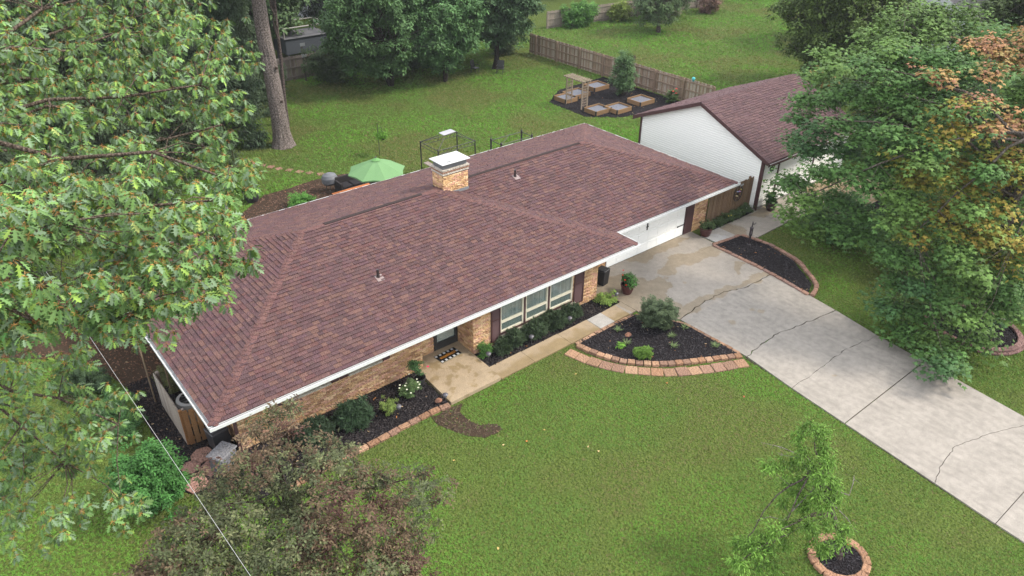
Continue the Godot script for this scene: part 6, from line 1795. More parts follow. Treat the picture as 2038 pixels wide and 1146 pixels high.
	mb = MB.new(); mb.block(Vector3(0, 1.9, 0), Vector3(3.6, 0.08, 2.4), 0.02, Color(0.16, 0.16, 0.17)); put("deck", mb, M.wood, t)
	for z in [-1.15, 1.15]:
		frame_post2(t, Vector3(-1.75, 2.65, z), Vector3(1.75, 2.65, z))
		for x in [-1.75, 1.75]: frame_post2(t, Vector3(x, 1.9, z), Vector3(x, 2.65, z))
	for x in [-1.75, 1.75]: frame_post2(t, Vector3(x, 2.65, -1.15), Vector3(x, 2.65, 1.15))
	for x in [-1.5, 1.5]:
		for z in [-0.95, 0.95]:
			mb = MB.new(); mb.box(Vector3(x, 0.38, z), Vector3(0.12, 0.76, 0.12), Color(0.1, 0.1, 0.11)); put("leg", mb, M.wood, t)
	t = thing("notice_post", "slim post with two small pale plates at the picket fence", "post", Vector3(18.95, 0, -33.7))
	mb = MB.new(); mb.box(Vector3(0, 1.3, 0), Vector3(0.09, 2.6, 0.09), Color(0.13, 0.11, 0.1)); put("post", mb, M.wood, t)
	for y in [1.75, 2.5]:
		mb = MB.new(); mb.box(Vector3(0.06, y, 0.06), Vector3(0.34, 0.2, 0.03), Color(0.5, 0.5, 0.5)); put("plate", mb, M.paint, t)
	neighbour("grey-blue neighbouring house wall seen through the trees", Vector3(28.0, 0, -55.0), 7.5, 6.0, 3.4, Color(0.3, 0.33, 0.4), Color(0.12, 0.11, 0.11))
	neighbour("white neighbouring house glimpsed between the tree crowns", Vector3(39.0, 0, -47.0), 6.0, 6.0, 4.2, Color(0.66, 0.66, 0.64), Color(0.14, 0.12, 0.12))
	neighbour("pale neighbouring house hidden behind the trees past the white garage", Vector3(66.0, 0, -12.0), 7.0, 8.0, 3.0, Color(0.6, 0.62, 0.66), Color(0.13, 0.12, 0.12))

func frame_post2(t: Node, a: Vector3, b: Vector3) -> void:
	var mb := MB.new()
	mb.tube([a, b], [0.05, 0.05], 5, Color(0.4, 0.38, 0.35))
	put("railing", mb, M.wood, t)

func neighbour(label: String, at: Vector3, w: float, d: float, h: float, col: Color, rf: Color) -> void:
	var t := thing("neighbour_house", label, "house", at)
	var mb := MB.new()
	mb.box(Vector3(0, h / 2, 0), Vector3(w, h, d), col)
	var wl := put("wall", mb, M.paint, t)
	var y := 0.2
	while y < h - 0.1:
		mb = MB.new()
		mb.box(Vector3(0, y, d / 2 + 0.012), Vector3(w, 0.16, 0.02), col, Basis(Vector3.RIGHT, 0.1))
		put("clapboard", mb, M.paint, wl)
		y += 0.19
	mb = MB.new()
	var a := Vector3(-w / 2 - 0.3, h, d / 2 + 0.4); var b := Vector3(w / 2 + 0.3, h, d / 2 + 0.4); var e := Vector3(-w / 2 - 0.3, h, -d / 2 - 0.4); var f := Vector3(w / 2 + 0.3, h, -d / 2 - 0.4)
	var r0 := Vector3(-w / 2 - 0.3, h + d * 0.28, 0); var r1 := Vector3(w / 2 + 0.3, h + d * 0.28, 0)
	mb.quad(a, b, r1, r0, rf); mb.quad(f, e, r0, r1, rf); mb.tri(a, r0, e, col); mb.tri(b, f, r1, col); mb.quad(e, f, b, a, rf)
	put("roof", mb, M.shingle, t)
	for x in [-w * 0.25, w * 0.25]:
		mb = MB.new()
		mb.box(Vector3(x, h * 0.5, d / 2 + 0.03), Vector3(0.9, 1.1, 0.03), Color(0.04, 0.05, 0.06))
		var win := put("window", mb, M.plastic, t)
		mb = MB.new()
		for s in [-0.48, 0.48]: mb.box(Vector3(x + s, h * 0.5, d / 2 + 0.04), Vector3(0.08, 1.2, 0.06), Color(0.7, 0.7, 0.7))
		for s in [-0.57, 0.0, 0.57]: mb.box(Vector3(x, h * 0.5 + s, d / 2 + 0.04), Vector3(0.9, 0.07, 0.05), Color(0.7, 0.7, 0.7))
		put("frame", mb, M.paint, win)

func raised(at: Vector3, w: float, d: float, label: String) -> void:
	var t := thing("raised_bed", label, "planter box", at)
	var c := Color(0.3, 0.185, 0.1)
	for q in [[Vector3(0, 0.14, d / 2), Vector3(w, 0.28, 0.045)], [Vector3(0, 0.14, -d / 2), Vector3(w, 0.28, 0.045)], [Vector3(w / 2 - 0.02, 0.14, 0), Vector3(0.045, 0.278, d - 0.05)], [Vector3(-w / 2 + 0.02, 0.14, 0), Vector3(0.045, 0.278, d - 0.05)]]:
		var mb := MB.new()
		mb.block(q[0], q[1], 0.006, vary(c, 0.15))
		put("board", mb, M.wood, t)
	for sx in [-1, 1]:
		for sz in [-1, 1]:
			var mb := MB.new()
			mb.box(Vector3(sx * (w / 2 + 0.004), 0.15, sz * (d / 2 + 0.004)), Vector3(0.07, 0.3, 0.07), Color(0.02, 0.02, 0.022))
			put("corner_bracket", mb, M.metal, t)
	var mb := MB.new()
	mb.box(Vector3(0, 0.1, 0), Vector3(w - 0.06, 0.16, d - 0.06), Color(0.17, 0.18, 0.21))
	put("gravel", mb, M.stone, t)

# ---------------------------------------------------------------- planting
func rel(a: Array, b: Vector3) -> Array:
	var r := a.duplicate()
	for i in range(0, r.size(), 4):
		r[i] -= b.x; r[i + 1] -= b.y; r[i + 2] -= b.z
	return r

func tone(c: Color, n: float) -> Callable:
	return func(p: Vector3) -> Color:
		var k := 1.0 + n * noise_b.get_noise_3d(p.x * 30, p.y * 30, p.z * 30)
		return Color(c.r * k, c.g * k, c.b * k)

func build_plants() -> void:
	rng.seed = 55
	var box_leaf := [twig_spray(101, 34, 0.16, 0.04, 0.55, 0.1), twig_spray(102, 34, 0.16, 0.04, 0.55, 0.1)]
	var needle := [needle_spray(103, 30, 0.16), needle_spray(104, 30, 0.16)]
	var broad := [twig_spray(105, 22, 0.26, 0.085, 0.55, 0.4), twig_spray(106, 22, 0.26, 0.085, 0.55, 0.4)]
	var small := [twig_spray(107, 26, 0.22, 0.05, 0.6, 0.3), twig_spray(108, 26, 0.22, 0.05, 0.6, 0.3)]
	rng.seed = 56
	shrub("boxwood", "large round grey-green boxwood in the corner mulch bed", Vector3(15.02, 0.06, 2.3), Vector3(0.7, 0.62, 0.7), 260, 0.1, 7, box_leaf, tone(Color(0.105, 0.145, 0.075), 0.35), 1.0)
	var yl := ["low dark yew at the porch end of the window strip", "low dark yew below the first window pane", "wide dark yew below the middle window pane", "wide dark yew below the last window pane, ringed by a garden light", "low dark yew at the driveway end of the window strip"]
	var k := 0
	for p in [[9.75, -0.05, 0.32, 0.2], [10.3, -0.1, 0.42, 0.27], [11.15, -0.08, 0.52, 0.3], [12.1, -0.1, 0.55, 0.3], [12.95, -0.1, 0.46, 0.28]]:
		shrub("dwarf_yew", yl[k], Vector3(p[0], 0.04, p[1]), Vector3(p[2], p[3], p[2] * 0.75), 60, 0.09, 6, needle, tone(Color(0.065, 0.1, 0.05), 0.35), 1.0, "dwarf yews under the picture window")
		k += 1
	shrub("hosta", "lime-green leafy plant at the driveway end of the window bed", Vector3(14.75, 0.04, 0.0), Vector3(0.36, 0.2, 0.28), 26, 0.09, 4, broad, tone(Color(0.24, 0.36, 0.08), 0.2), 0.75)
	shrub("hydrangea", "small bright green shrub at the brick corner by the porch", Vector3(9.12, 0.04, -0.25), Vector3(0.24, 0.26, 0.24), 22, 0.08, 4, broad, tone(Color(0.1, 0.22, 0.05), 0.2), 0.7)
	shrub("sedum_mound", "bright green sedum mound at the paver border", Vector3(13.3, 0.06, 3.2), Vector3(0.36, 0.15, 0.33), 70, 0.06, 6, [needle_spray(120, 30, 0.08)], tone(Color(0.16, 0.29, 0.05), 0.2), 1.0)
	var gl := ["spiky grass tuft along the front walk edge of the corner bed", "spiky grass tuft beside the red rock", "spiky grass tuft in the open middle of the corner bed", "spiky grass tuft just below the boxwood", "spiky grass tuft at the driveway tip of the corner bed", "spiky grass tuft against the driveway blocks by the boxwood"]
	k = 0
	for p in [[13.75, 1.62], [13.4, 2.35], [14.55, 3.5], [14.95, 3.05], [15.7, 4.4], [15.75, 3.0]]:
		var t := thing("sedge_tuft", gl[k], "grass tuft", Vector3(p[0], 0.06, p[1]), 0.0, "spiky tufts in the corner bed")
		var mb := MB.new()
		for i in 46:
			var a := rnd(0, TAU)
			var d := Vector3(cos(a), rnd(0.4, 1.6), sin(a)).normalized()
			ovate(mb, Vector3(rnd(-0.04, 0.04), 0, rnd(-0.04, 0.04)), d, frame_from(d), rnd(0.14, 0.28), 0.016, vary(Color(0.16, 0.22, 0.09), 0.3))
		put("blades", mb, M.leaf, t)
		k += 1
	shrub("lime_sprig", "tiny lime sprig between tuft and paver border", Vector3(13.0, 0.06, 2.42), Vector3(0.1, 0.1, 0.1), 8, 0.05, 3, broad, tone(Color(0.2, 0.42, 0.06), 0.1), 0.5)
	for p in [[13.82, 2.02, 0.14, "round reddish rock in the corner mulch bed"], [6.5, 0.78, 0.13, "rounded maroon rock at the porch end of the bedroom bed"]]:
		var mb := MB.new()
		mb.lathe(Vector3.ZERO, [[0.0, 0.6 * p[2]], [0.6 * p[2], 0.5 * p[2]], [p[2], 0.1 * p[2]], [0.9 * p[2], -0.3 * p[2]]], 9, Color(0.26, 0.13, 0.09), Vector2(1.0, 0.8))
		var o := put("garden_rock", mb, M.stone)
		o.position = Vector3(p[0], 0.08, p[1])
		tag(o, p[3], "rock")
	# bedroom bed
	var rose := shrub("rose_bush", "rose bush covered in white blooms beside the porch", Vector3(5.95, 0.05, 0.0), Vector3(0.36, 0.28, 0.34), 30, 0.09, 3, small, tone(Color(0.13, 0.21, 0.08), 0.3), 0.8)
	var fs := []
	for i in 13:
		var a := rnd(0, TAU)
		fs.append(Vector3(cos(a) * rnd(0.2, 0.4), rnd(0.3, 0.62), sin(a) * rnd(0.2, 0.4)))
	flowers(rose, "bloom", fs, 0.042, Color(0.75, 0.76, 0.62))
	shrub("rose_bush", "sparse yellow-green rose bush with pale cane in the bedroom bed", Vector3(4.95, 0.05, 0.3), Vector3(0.34, 0.25, 0.3), 16, 0.1, 3, small, tone(Color(0.17, 0.24, 0.06), 0.25), 0.85)
	shrub("juniper", "dense dark green juniper against the bedroom wall", Vector3(3.95, 0.05, 0.0), Vector3(0.55, 0.34, 0.5), 60, 0.12, 6, needle, tone(Color(0.055, 0.1, 0.05), 0.3), 1.2)
	shrub("juniper", "dark juniper overhung by the purple plum tree", Vector3(2.7, 0.05, -0.1), Vector3(0.5, 0.3, 0.5), 50, 0.12, 5, needle, tone(Color(0.055, 0.09, 0.05), 0.3), 1.2)
	# fence strip
	k = 0
	for x in [23.55, 24.15, 24.75, 25.4]:
		var s := shrub("perennial", ["low leafy perennial at the brick end of the fence strip", "leafy perennial with one yellow bloom, fence strip", "leafy perennial with pale blooms under the wall wheel", "tall leafy perennial at the white garage end of the fence strip"][k], Vector3(x, 0.04, -1.45), Vector3(0.36, 0.16 + 0.03 * k, 0.22), 26, 0.09, 4, broad, tone(Color(0.09, 0.14, 0.055), 0.3), 0.8)
		if k > 0: flowers(s, "bloom", [Vector3(rnd(-0.2, 0.2), 0.36, 0.15), Vector3(rnd(-0.25, 0.25), 0.34, 0.1)], 0.04, Color(0.7, 0.6, 0.1) if k == 1 else Color(0.6, 0.6, 0.5))
		k += 1
	# end wall and back
	shrub("lilac_shrub", "tall bright green shrub below the white overhead wire", Vector3(-1.75, 0, -0.4), Vector3(0.95, 1.05, 1.05), 210, 0.17, 5, broad, tone(Color(0.075, 0.21, 0.05), 0.4), 0.9)
	shrub("lilac_shrub", "narrow green shrub along the side lawn, wire above it", Vector3(-1.55, 0, -4.2), Vector3(0.6, 0.55, 1.1), 90, 0.16, 4, small, tone(Color(0.06, 0.14, 0.045), 0.35), 1.1)
	shrub("lilac_shrub", "low dark shrub between leaf litter and side lawn", Vector3(-1.9, 0, -6.6), Vector3(0.7, 0.4, 0.9), 80, 0.16, 4, small, tone(Color(0.05, 0.085, 0.04), 0.35), 1.1)
	shrub("weeds", "straggly yellow-green weeds between the poles and the end wall", Vector3(0.3, 0.02, -5.6), Vector3(0.45, 0.2, 0.9), 60, 0.13, 3, small, tone(Color(0.12, 0.13, 0.05), 0.4), 0.9, "", Color(0.16, 0.12, 0.06), "weeds")
	shrub("fern_clump", "bright green fern clump on the soil behind the house", Vector3(9.4, 0.02, -14.9), Vector3(0.75, 0.35, 0.6), 40, 0.15, 4, broad, tone(Color(0.11, 0.28, 0.05), 0.2), 1.0)
	var rs := shrub("rose_bush", "rose bush with red blooms between board fence and white garage", Vector3(35.6, 0, -14.6), Vector3(0.4, 0.5, 0.4), 26, 0.13, 3, broad, tone(Color(0.09, 0.15, 0.05), 0.2), 1.0)
	flowers(rs, "bloom", [Vector3(0.1, 0.95, 0.2), Vector3(-0.2, 0.85, 0.2), Vector3(0.0, 0.7, 0.3)], 0.1, Color(0.6, 0.06, 0.07))
	# fallen leaves
	for i in 20:
		var p := Vector3(rnd(2, 15), 0.035, rnd(2.0, 13.5))
		if i > 13: p = Vector3(rnd(21.5, 25), 0.035, rnd(1, 9))
		var bad := false
		for h in hole:
			if Geometry2D.is_point_in_polygon(Vector2(p.x, p.z), h): bad = true
		if bad: continue
		var mb := MB.new()
		maple_leaf(mb, Vector3.ZERO, Vector3.RIGHT, Vector3.UP, 0.085, vary(pick([Color(0.5, 0.2, 0.06), Color(0.45, 0.32, 0.12), Color(0.42, 0.12, 0.06), Color(0.55, 0.4, 0.2)]), 0.2))
		var o := put("fallen_leaf", mb, M.leaf)
		o.position = p
		o.rotation = Vector3(rnd(-0.3, 0.3), rnd(0, TAU), rnd(-0.3, 0.3))
		tag(o, "single dry orange leaf lying on the mown lawn", "fallen leaf", "dry leaves scattered on the lawn")

func build_trees() -> void:
	var mlf := [maple_spray(201), maple_spray(202), maple_spray(203)]
	var far := [twig_spray(204, 26, 0.75, 0.22, 0.55, 0.45), twig_spray(205, 26, 0.75, 0.22, 0.55, 0.45)]
	var conif := [twig_spray(206, 34, 0.7, 0.2, 0.3, 0.7), twig_spray(207, 34, 0.7, 0.2, 0.3, 0.7)]
	var oaks := [oak_spray(210), oak_spray(211), oak_spray(212), oak_spray(213)]
	var plum := [twig_spray(214, 20, 0.34, 0.085, 0.5, 0.35), twig_spray(215, 20, 0.34, 0.085, 0.5, 0.35)]
	var willow := [twig_spray(216, 20, 0.34, 0.1, 0.28, 0.9), twig_spray(217, 20, 0.34, 0.1, 0.28, 0.9)]
	rng.seed = 300
	# --- pin oak over the side yard
	var b := Vector3(-6.5, 0, 1.0)
	var t := thing("pin_oak", "pin oak whose lobed green leaves and orange leaf stalks hang over the side yard", "tree", b)
	var cl := rel(OAK, b)
	var mb := MB.new()
	var bark := Color(0.16, 0.125, 0.1)
	mb.tube([Vector3(0, -0.1, 0), Vector3(0.05, 0.6, 0), Vector3(0.1, 4, 0.2), Vector3(0.5, 8, 0.8), Vector3(1.0, 11.5, 1.6)], [0.55, 0.4, 0.34, 0.27, 0.16], 10, bark)
	limbs(mb, Vector3(1.0, 11.5, 1.6), Vector3(0.3, 6.5, 0.5), cl, 30, 0.075, bark, 0.011)
	put("trunk", mb, M.bark, t)
	# the leaves that show largest, one by one
	var order := []
	for i in range(0, cl.size(), 4): order.append([Vector3(OAK[i], OAK[i + 1], OAK[i + 2]).distance_squared_to(CAM), Vector3(cl[i], cl[i + 1], cl[i + 2])])
	order.sort_custom(func(p, q): return p[0] < q[0])
	var lm := []
	for c in [Color(0.06, 0.15, 0.042), Color(0.045, 0.12, 0.04), Color(0.075, 0.17, 0.045), Color(0.06, 0.13, 0.07), Color(0.2, 0.28, 0.09)]:
		var one := MB.new()
		one.tube([Vector3(-0.05, 0, 0), Vector3(0.01, 0, 0)], [0.0028, 0.002], 3, Color(0.4, 0.2, 0.07), false)
		oak_leaf(one, Vector3.ZERO, Vector3.RIGHT, Vector3.UP, 0.125, c)
		lm.append(one.mesh())
	for i in 300:
		var c: Vector3 = order[i / 8][1]
		var a := rnd(0, TAU)
		var d := Vector3(cos(a), rnd(-1.5, 0.1), sin(a)).normalized()
		var o := put("leaf", lm[rng.randi() % 4] if rng.randf() < 0.85 else lm[4], M.leaf, t)
		var u := frame_from(d)
		o.transform = Transform3D(Basis(d, u, d.cross(u)).scaled(Vector3.ONE * rnd(0.6, 0.85)), c + d * 0.06 + Vector3(rnd(-0.05, 0.05), rnd(-0.03, 0.05), rnd(-0.05, 0.05)))
	foliage(t, "crown", cl, 10.0, oaks, func(_p): return Color(1.1, 1.1, 1.1) * rnd(0.7, 1.3), 0.76, 0.8, 0.65, null, false, 0.6)
	# --- maple over the driveway side
	b = Vector3(24.05, 0, 9.4)
	t = thing("red_maple", "big maple turning orange and yellow at its crown beside the driveway", "tree", b)
	cl = rel(MAPLE, b)
	mb = MB.new()
	bark = Color(0.17, 0.145, 0.125)
	mb.tube([Vector3(0, -0.1, 0), Vector3(0, 0.5, 0), Vector3(-0.1, 2.5, 0.1), Vector3(-0.4, 5, 0.0), Vector3(-0.7, 8, 0.2)], [0.36, 0.25, 0.21, 0.16, 0.08], 10, bark)
	limbs(mb, Vector3(-0.7, 8, 0.2), Vector3(-0.1, 2, 0.1), cl, 26, 0.07, bark, 0.014)
	put("trunk", mb, M.bark, t)
	foliage(t, "crown", cl, 28.0, mlf, func(p: Vector3) -> Color:
		var w: Vector3 = p + Vector3(24.05, 0, 9.4)
		var n := noise_b.get_noise_3d(w.x * 9, w.y * 9, w.z * 9)
		var c := Color(0.07, 0.145, 0.036)
		if n > 0.2: c = Color(0.105, 0.185, 0.042)
		elif n < -0.25: c = Color(0.055, 0.12, 0.04)
		for q in MAPLE_TURN:
			if w.distance_to(Vector3(q[0], q[1], q[2])) < q[3] * rnd(0.7, 1.25):
				c = pick([Color(0.33, 0.2, 0.07), Color(0.36, 0.19, 0.085), Color(0.28, 0.21, 0.07), Color(0.33, 0.16, 0.09)]) if q[4] == 1 else pick([Color(0.31, 0.27, 0.05), Color(0.25, 0.26, 0.05), Color(0.33, 0.24, 0.05), Color(0.14, 0.21, 0.045)])
				break
		return c, 1.3, 0.45, 0.3, null, true, 0.4)
	# --- purple plum in the front corner
	b = Vector3(0.15, 0, 4.6)
	t = thing("purple_plum", "plum tree with dull olive and purple leaves at the house corner", "tree", b)
	cl = rel(PLUM, b)
	mb = MB.new()
	bark = Color(0.11, 0.08, 0.07)
	mb.tube([Vector3(0, -0.1, 0), Vector3(0, 0.4, 0), Vector3(0.05, 1.6, 0.1), Vector3(0.0, 3.2, 0.4)], [0.2, 0.14, 0.12, 0.08], 9, bark)
	limbs(mb, Vector3(0, 3.2, 0.4), Vector3(0.05, 1.2, 0.1), cl, 22, 0.05, bark, 0.009)
	put("trunk", mb, M.bark, t)
	foliage(t, "crown", cl, 13.0, plum, func(p: Vector3) -> Color:
		var n := noise_b.get_noise_3d(p.x * 24, p.y * 24, p.z * 24)
		if n + rnd(-0.3, 0.3) > 0.42: return Color(0.11, 0.058, 0.045)
		if n + rnd(-0.3, 0.3) > 0.05: return Color(0.155, 0.11, 0.068)
		return pick([Color(0.105, 0.125, 0.058), Color(0.155, 0.17, 0.08), Color(0.085, 0.1, 0.05)]), 0.8, 0.6, 0.6, null, true, 0.55)
	# --- weeping cherry
	b = Vector3(10.88, 0, 11.95)
	t = thing("weeping_cherry", "young weeping tree leaning over the lawn with bare grey twigs", "tree", b)
	cl = rel(WEEP, b)
	mb = MB.new()
	bark = Color(0.15, 0.125, 0.11)
	var tp := Vector3(cl[24], cl[25], cl[26])
	mb.tube([Vector3(0, -0.05, 0), Vector3(-0.05, 0.7, -0.05), tp * 0.55 + Vector3(0, 0.35, 0), tp], [0.09, 0.07, 0.05, 0.03], 8, bark)
	limbs(mb, tp, Vector3(-0.05, 0.8, -0.05), cl, 12, 0.026, bark, 0.007)
	put("trunk", mb, M.bark, t)
	mb = MB.new()
	for q in WEEP_TWIGS:
		var a := Vector3(q[0], q[1], q[2]) - b; var e := Vector3(q[3], q[4], q[5]) - b
		var st: Vector3 = tp * 0.8
		mb.tube([st, a, a.lerp(e, 0.5) + Vector3(rnd(-0.05, 0.05), 0.05, rnd(-0.05, 0.05)), e], [0.016, 0.013, 0.01, 0.004], 5, Color(0.32, 0.29, 0.27), false)
		for z in 3:
			var c := a.lerp(e, rnd(0.3, 0.9))
			mb.tube([c, c + Vector3(rnd(-0.25, 0.25), rnd(-0.2, 0.15), rnd(-0.25, 0.25))], [0.006, 0.002], 4, Color(0.32, 0.29, 0.27), false)
	put("bare_twigs", mb, M.bark, t)
	foliage(t, "crown", cl, 16.0, willow, tone(Color(0.145, 0.28, 0.045), 0.6), 0.95, 1.0, 0.5, null, false, 0.36)
	# --- the tall trunk in the back lawn
	b = Vector3(12.3, 0, -23.0)
	t = thing("tall_oak", "tall bare grey trunk rising from the back lawn", "tree", b)
	mb = MB.new()
	bark = Color(0.27, 0.23, 0.215)
	furrowed(mb, [Vector3(0, -0.1, 0), Vector3(0, 0.25, 0), Vector3(0.0, 0.8, 0), Vector3(-0.01, 2.0, -0.02), Vector3(-0.02, 3.5, -0.05), Vector3(-0.06, 5.0, -0.08), Vector3(-0.1, 6.5, -0.1), Vector3(-0.1, 9.5, 0), Vector3(0.1, 13, 0)], [0.74, 0.58, 0.47, 0.43, 0.41, 0.385, 0.36, 0.3, 0.2], bark)
	cl = crown_clumps(Vector3(0.4, 12.5, -0.5), Vector3(5.0, 4.0, 5.0), 200, 0.6)
	limbs(mb, Vector3(0.1, 13, 0), Vector3(-0.1, 9.5, 0), cl, 12, 0.1, bark, 0.03)
	put("trunk", mb, M.bark, t)
	for y in [2.6, 4.4]:
		mb = MB.new()
		mb.lathe(Vector3(0.12, y, 0.36), [[0.0, 0.06], [0.09, 0.04], [0.1, -0.06], [0.0, -0.08]], 8, Color(0.1, 0.075, 0.065))
		put("knot", mb, M.bark, t)
	foliage(t, "crown", cl, 5.0, far, tone(Color(0.087, 0.163, 0.059), 0.3), 1.3)
	b = Vector3(13.9, 0, -26.0)
	tree("slim_tree", "slimmer dark trunk just behind the tall bare one", b, 8.0, 0.14, b + Vector3(0.4, 10.5, 0), Vector3(2.6, 2.6, 2.6), 70, 0.6, 5, far, tone(Color(0.087, 0.156, 0.059), 0.3), Color(0.15, 0.12, 0.11), 1.2)
	# --- trees along the foot of the back lawn
	var g1 := "trees along the foot of the back lawn"
	var dk := Color(0.1, 0.12, 0.1)
	tree("back_tree", "spreading multi-stemmed tree in the middle of the back lawn's edge", Vector3(23.1, 0, -29.1), 3.6, 0.16, Vector3(22.3, 4.1, -29.3), Vector3(4.1, 3.7, 3.4), 260, 0.5, 6, far, tone(Color(0.093, 0.177, 0.065), 0.35), Color(0.055, 0.045, 0.04), 1.0, g1, 0.0, 3)
	tree("back_tree", "lighter green bushy tree next to the spreading one", Vector3(26.6, 0, -27.6), 3.2, 0.1, Vector3(27.0, 3.7, -28.2), Vector3(3.0, 3.5, 2.7), 220, 0.5, 6, far, tone(Color(0.106, 0.213, 0.076), 0.35), Color(0.055, 0.045, 0.04), 0.9, g1, 0.0, 3)
	tree("back_tree", "dark full tree with a black trunk by the end of the board fence", Vector3(31.4, 0, -28.0), 4.5, 0.2, Vector3(32.3, 5.2, -28.8), Vector3(3.7, 4.2, 3.5), 280, 0.5, 6, far, tone(Color(0.087, 0.156, 0.070), 0.35), Color(0.05, 0.042, 0.04), 1.0, g1)
	tree("dark_spruce", "blue-grey drooping evergreen beside the tall bare trunk", Vector3(9.9, 0, -25.3), 9.0, 0.22, Vector3(9.9, 5.4, -25.3), Vector3(2.6, 5.2, 2.6), 300, 0.45, 5, conif, tone(Color(0.068, 0.106, 0.059), 0.3), dk, 1.0, "", 0.75)
	tree("dark_spruce", "tall dark evergreen behind the drooping blue-grey one", Vector3(12.2, 0, -30.5), 11.0, 0.25, Vector3(12.2, 6.5, -30.5), Vector3(3.2, 6.3, 3.2), 300, 0.5, 5, conif, tone(Color(0.075, 0.113, 0.059), 0.3), dk, 1.1, "", 0.7)
	tree("dark_spruce", "shadowy evergreen with bare grey lower limbs at the side yard", Vector3(-2.6, 0, -14.2), 9.0, 0.22, Vector3(-2.6, 5.0, -14.2), Vector3(2.6, 4.6, 2.6), 200, 0.5, 4, conif, tone(Color(0.063, 0.088, 0.049), 0.3), Color(0.1, 0.085, 0.075), 1.0, "", 0.7)
	tree("dark_spruce", "large shadowy evergreen past the leaf-littered soil", Vector3(2.0, 0, -19.5), 10.0, 0.25, Vector3(2.0, 5.6, -19.5), Vector3(3.2, 5.4, 3.2), 300, 0.5, 5, conif, tone(Color(0.068, 0.100, 0.054), 0.3), Color(0.1, 0.085, 0.075), 1.1, "", 0.65)
	tree("dark_spruce", "broad shadowy evergreen between side yard and back lawn", Vector3(6.3, 0, -22.5), 9.0, 0.25, Vector3(6.3, 4.9, -22.5), Vector3(2.7, 4.7, 2.7), 260, 0.5, 5, conif, tone(Color(0.075, 0.106, 0.054), 0.3), Color(0.1, 0.085, 0.075), 1.0, "", 0.6)
	var us := ["low spreading bush under the picket fence beside the tall trunk", "leafy bush hugging the picket fence by the notice post", "pale green bush between the back trees", "dull green bush under the spreading tree's far side", "tangled bush behind the lighter green tree", "grey-green bush at the board fence corner"]
	var ui := 0
	for p in [[15.5, -32.6, 1.5, 0.9], [20.4, -32.4, 1.9, 1.3], [24.9, -31.5, 2.0, 1.4], [29.3, -31.0, 1.8, 1.5], [27.5, -32.5, 1.6, 1.2], [34.6, -31.2, 1.6, 1.5]]:
		shrub("fence_bush", us[ui], Vector3(p[0], 0, p[1]), Vector3(p[2], p[3], p[2] * 0.7), 80, 0.4, 5, far, tone(Color(0.095, 0.14, 0.06), 0.4), 0.75, "bushes along the picket fence")
		ui += 1
	# --- neighbour's side
	tree("crab_tree", "small twiggy tree in the middle of the neighbour's lawn", Vector3(50.0, 0, -28.4), 2.4, 0.16, Vector3(50.2, 2.9, -28.6), Vector3(3.0, 2.6, 2.8), 150, 0.45, 4, far, tone(Color(0.124, 0.191, 0.081), 0.4), Color(0.16, 0.12, 0.11), 0.8, "", 0.0, 3)
	shrub("columnar_shrub", "tall columnar green shrub standing in the garden plot", Vector3(34.25, 0.02, -17.7), Vector3(0.78, 1.62, 0.78), 120, 0.22, 4, [twig_spray(230, 26, 0.4, 0.11, 0.5, 0.3)], tone(Color(0.124, 0.213, 0.086), 0.35), 1.0)
	var vi := shrub("vine_mound", "green vines heaped over the neighbour's grey board fence", Vector3(46.2, 0, -34.4), Vector3(1.9, 1.1, 0.9), 120, 0.35, 5, far, tone(Color(0.111, 0.255, 0.054), 0.4), 0.7)
	shrub("vine_mound", "smaller vines with yellow leaves on the grey board fence", Vector3(50.6, 0, -33.6), Vector3(1.3, 0.9, 0.8), 60, 0.35, 4, far, tone(Color(0.199, 0.270, 0.054), 0.5), 0.6)
	shrub("brush_mound", "grey-brown tangled brush behind the twiggy tree", Vector3(54.5, 0, -32.0), Vector3(3.4, 1.6, 1.6), 120, 0.45, 4, far, tone(Color(0.199, 0.198, 0.119), 0.4), 0.7)
	shrub("brush_mound", "dull red bush at the corner of the neighbour's lawn", Vector3(60.3, 0, -31.2), Vector3(1.5, 0.9, 1.2), 60, 0.35, 5, far, tone(Color(0.212, 0.127, 0.097), 0.3), 0.6)
	var g2 := "tree belt beyond the neighbours' fences"
	k_belt(far, conif, g2)
	tree("back_maple", "green leafy tree behind the white garage roof", Vector3(46.5, 0, -9.5), 3.5, 0.25, Vector3(46.5, 5.2, -9.5), Vector3(5.2, 4.6, 4.8), 330, 0.6, 6, far, tone(Color(0.101, 0.153, 0.038), 0.35), Color(0.14, 0.12, 0.1), 1.0)
	tree("back_maple", "rounded green tree standing on the lawn between garage and maple", Vector3(39.5, 0, -1.0), 3.0, 0.22, Vector3(39.5, 4.6, -1.0), Vector3(4.6, 4.2, 4.4), 330, 0.5, 7, mlf, tone(Color(0.101, 0.174, 0.041), 0.35), Color(0.14, 0.12, 0.1), 1.7)
	tree("back_maple", "dark leafy tree deep behind the big maple", Vector3(37.0, 0, 7.5), 3.0, 0.22, Vector3(37.0, 4.8, 7.5), Vector3(4.8, 4.4, 4.6), 300, 0.5, 7, mlf, tone(Color(0.077, 0.133, 0.038), 0.35), Color(0.14, 0.12, 0.1), 1.7)
	tree("back_maple", "dark tall tree filling the corner beyond the big maple", Vector3(48.0, 0, 3.0), 4.0, 0.25, Vector3(48.0, 6.0, 3.0), Vector3(5.4, 5.4, 5.4), 300, 0.6, 6, far, tone(Color(0.071, 0.102, 0.034), 0.35), Color(0.14, 0.12, 0.1), 1.1)
	shrub("understory_shrub", "dark green shrub on the shaded lawn under the big maple's edge", Vector3(26.9, 0, 2.4), Vector3(1.5, 1.0, 1.5), 130, 0.25, 5, mlf, tone(Color(0.075, 0.170, 0.054), 0.35), 1.1)

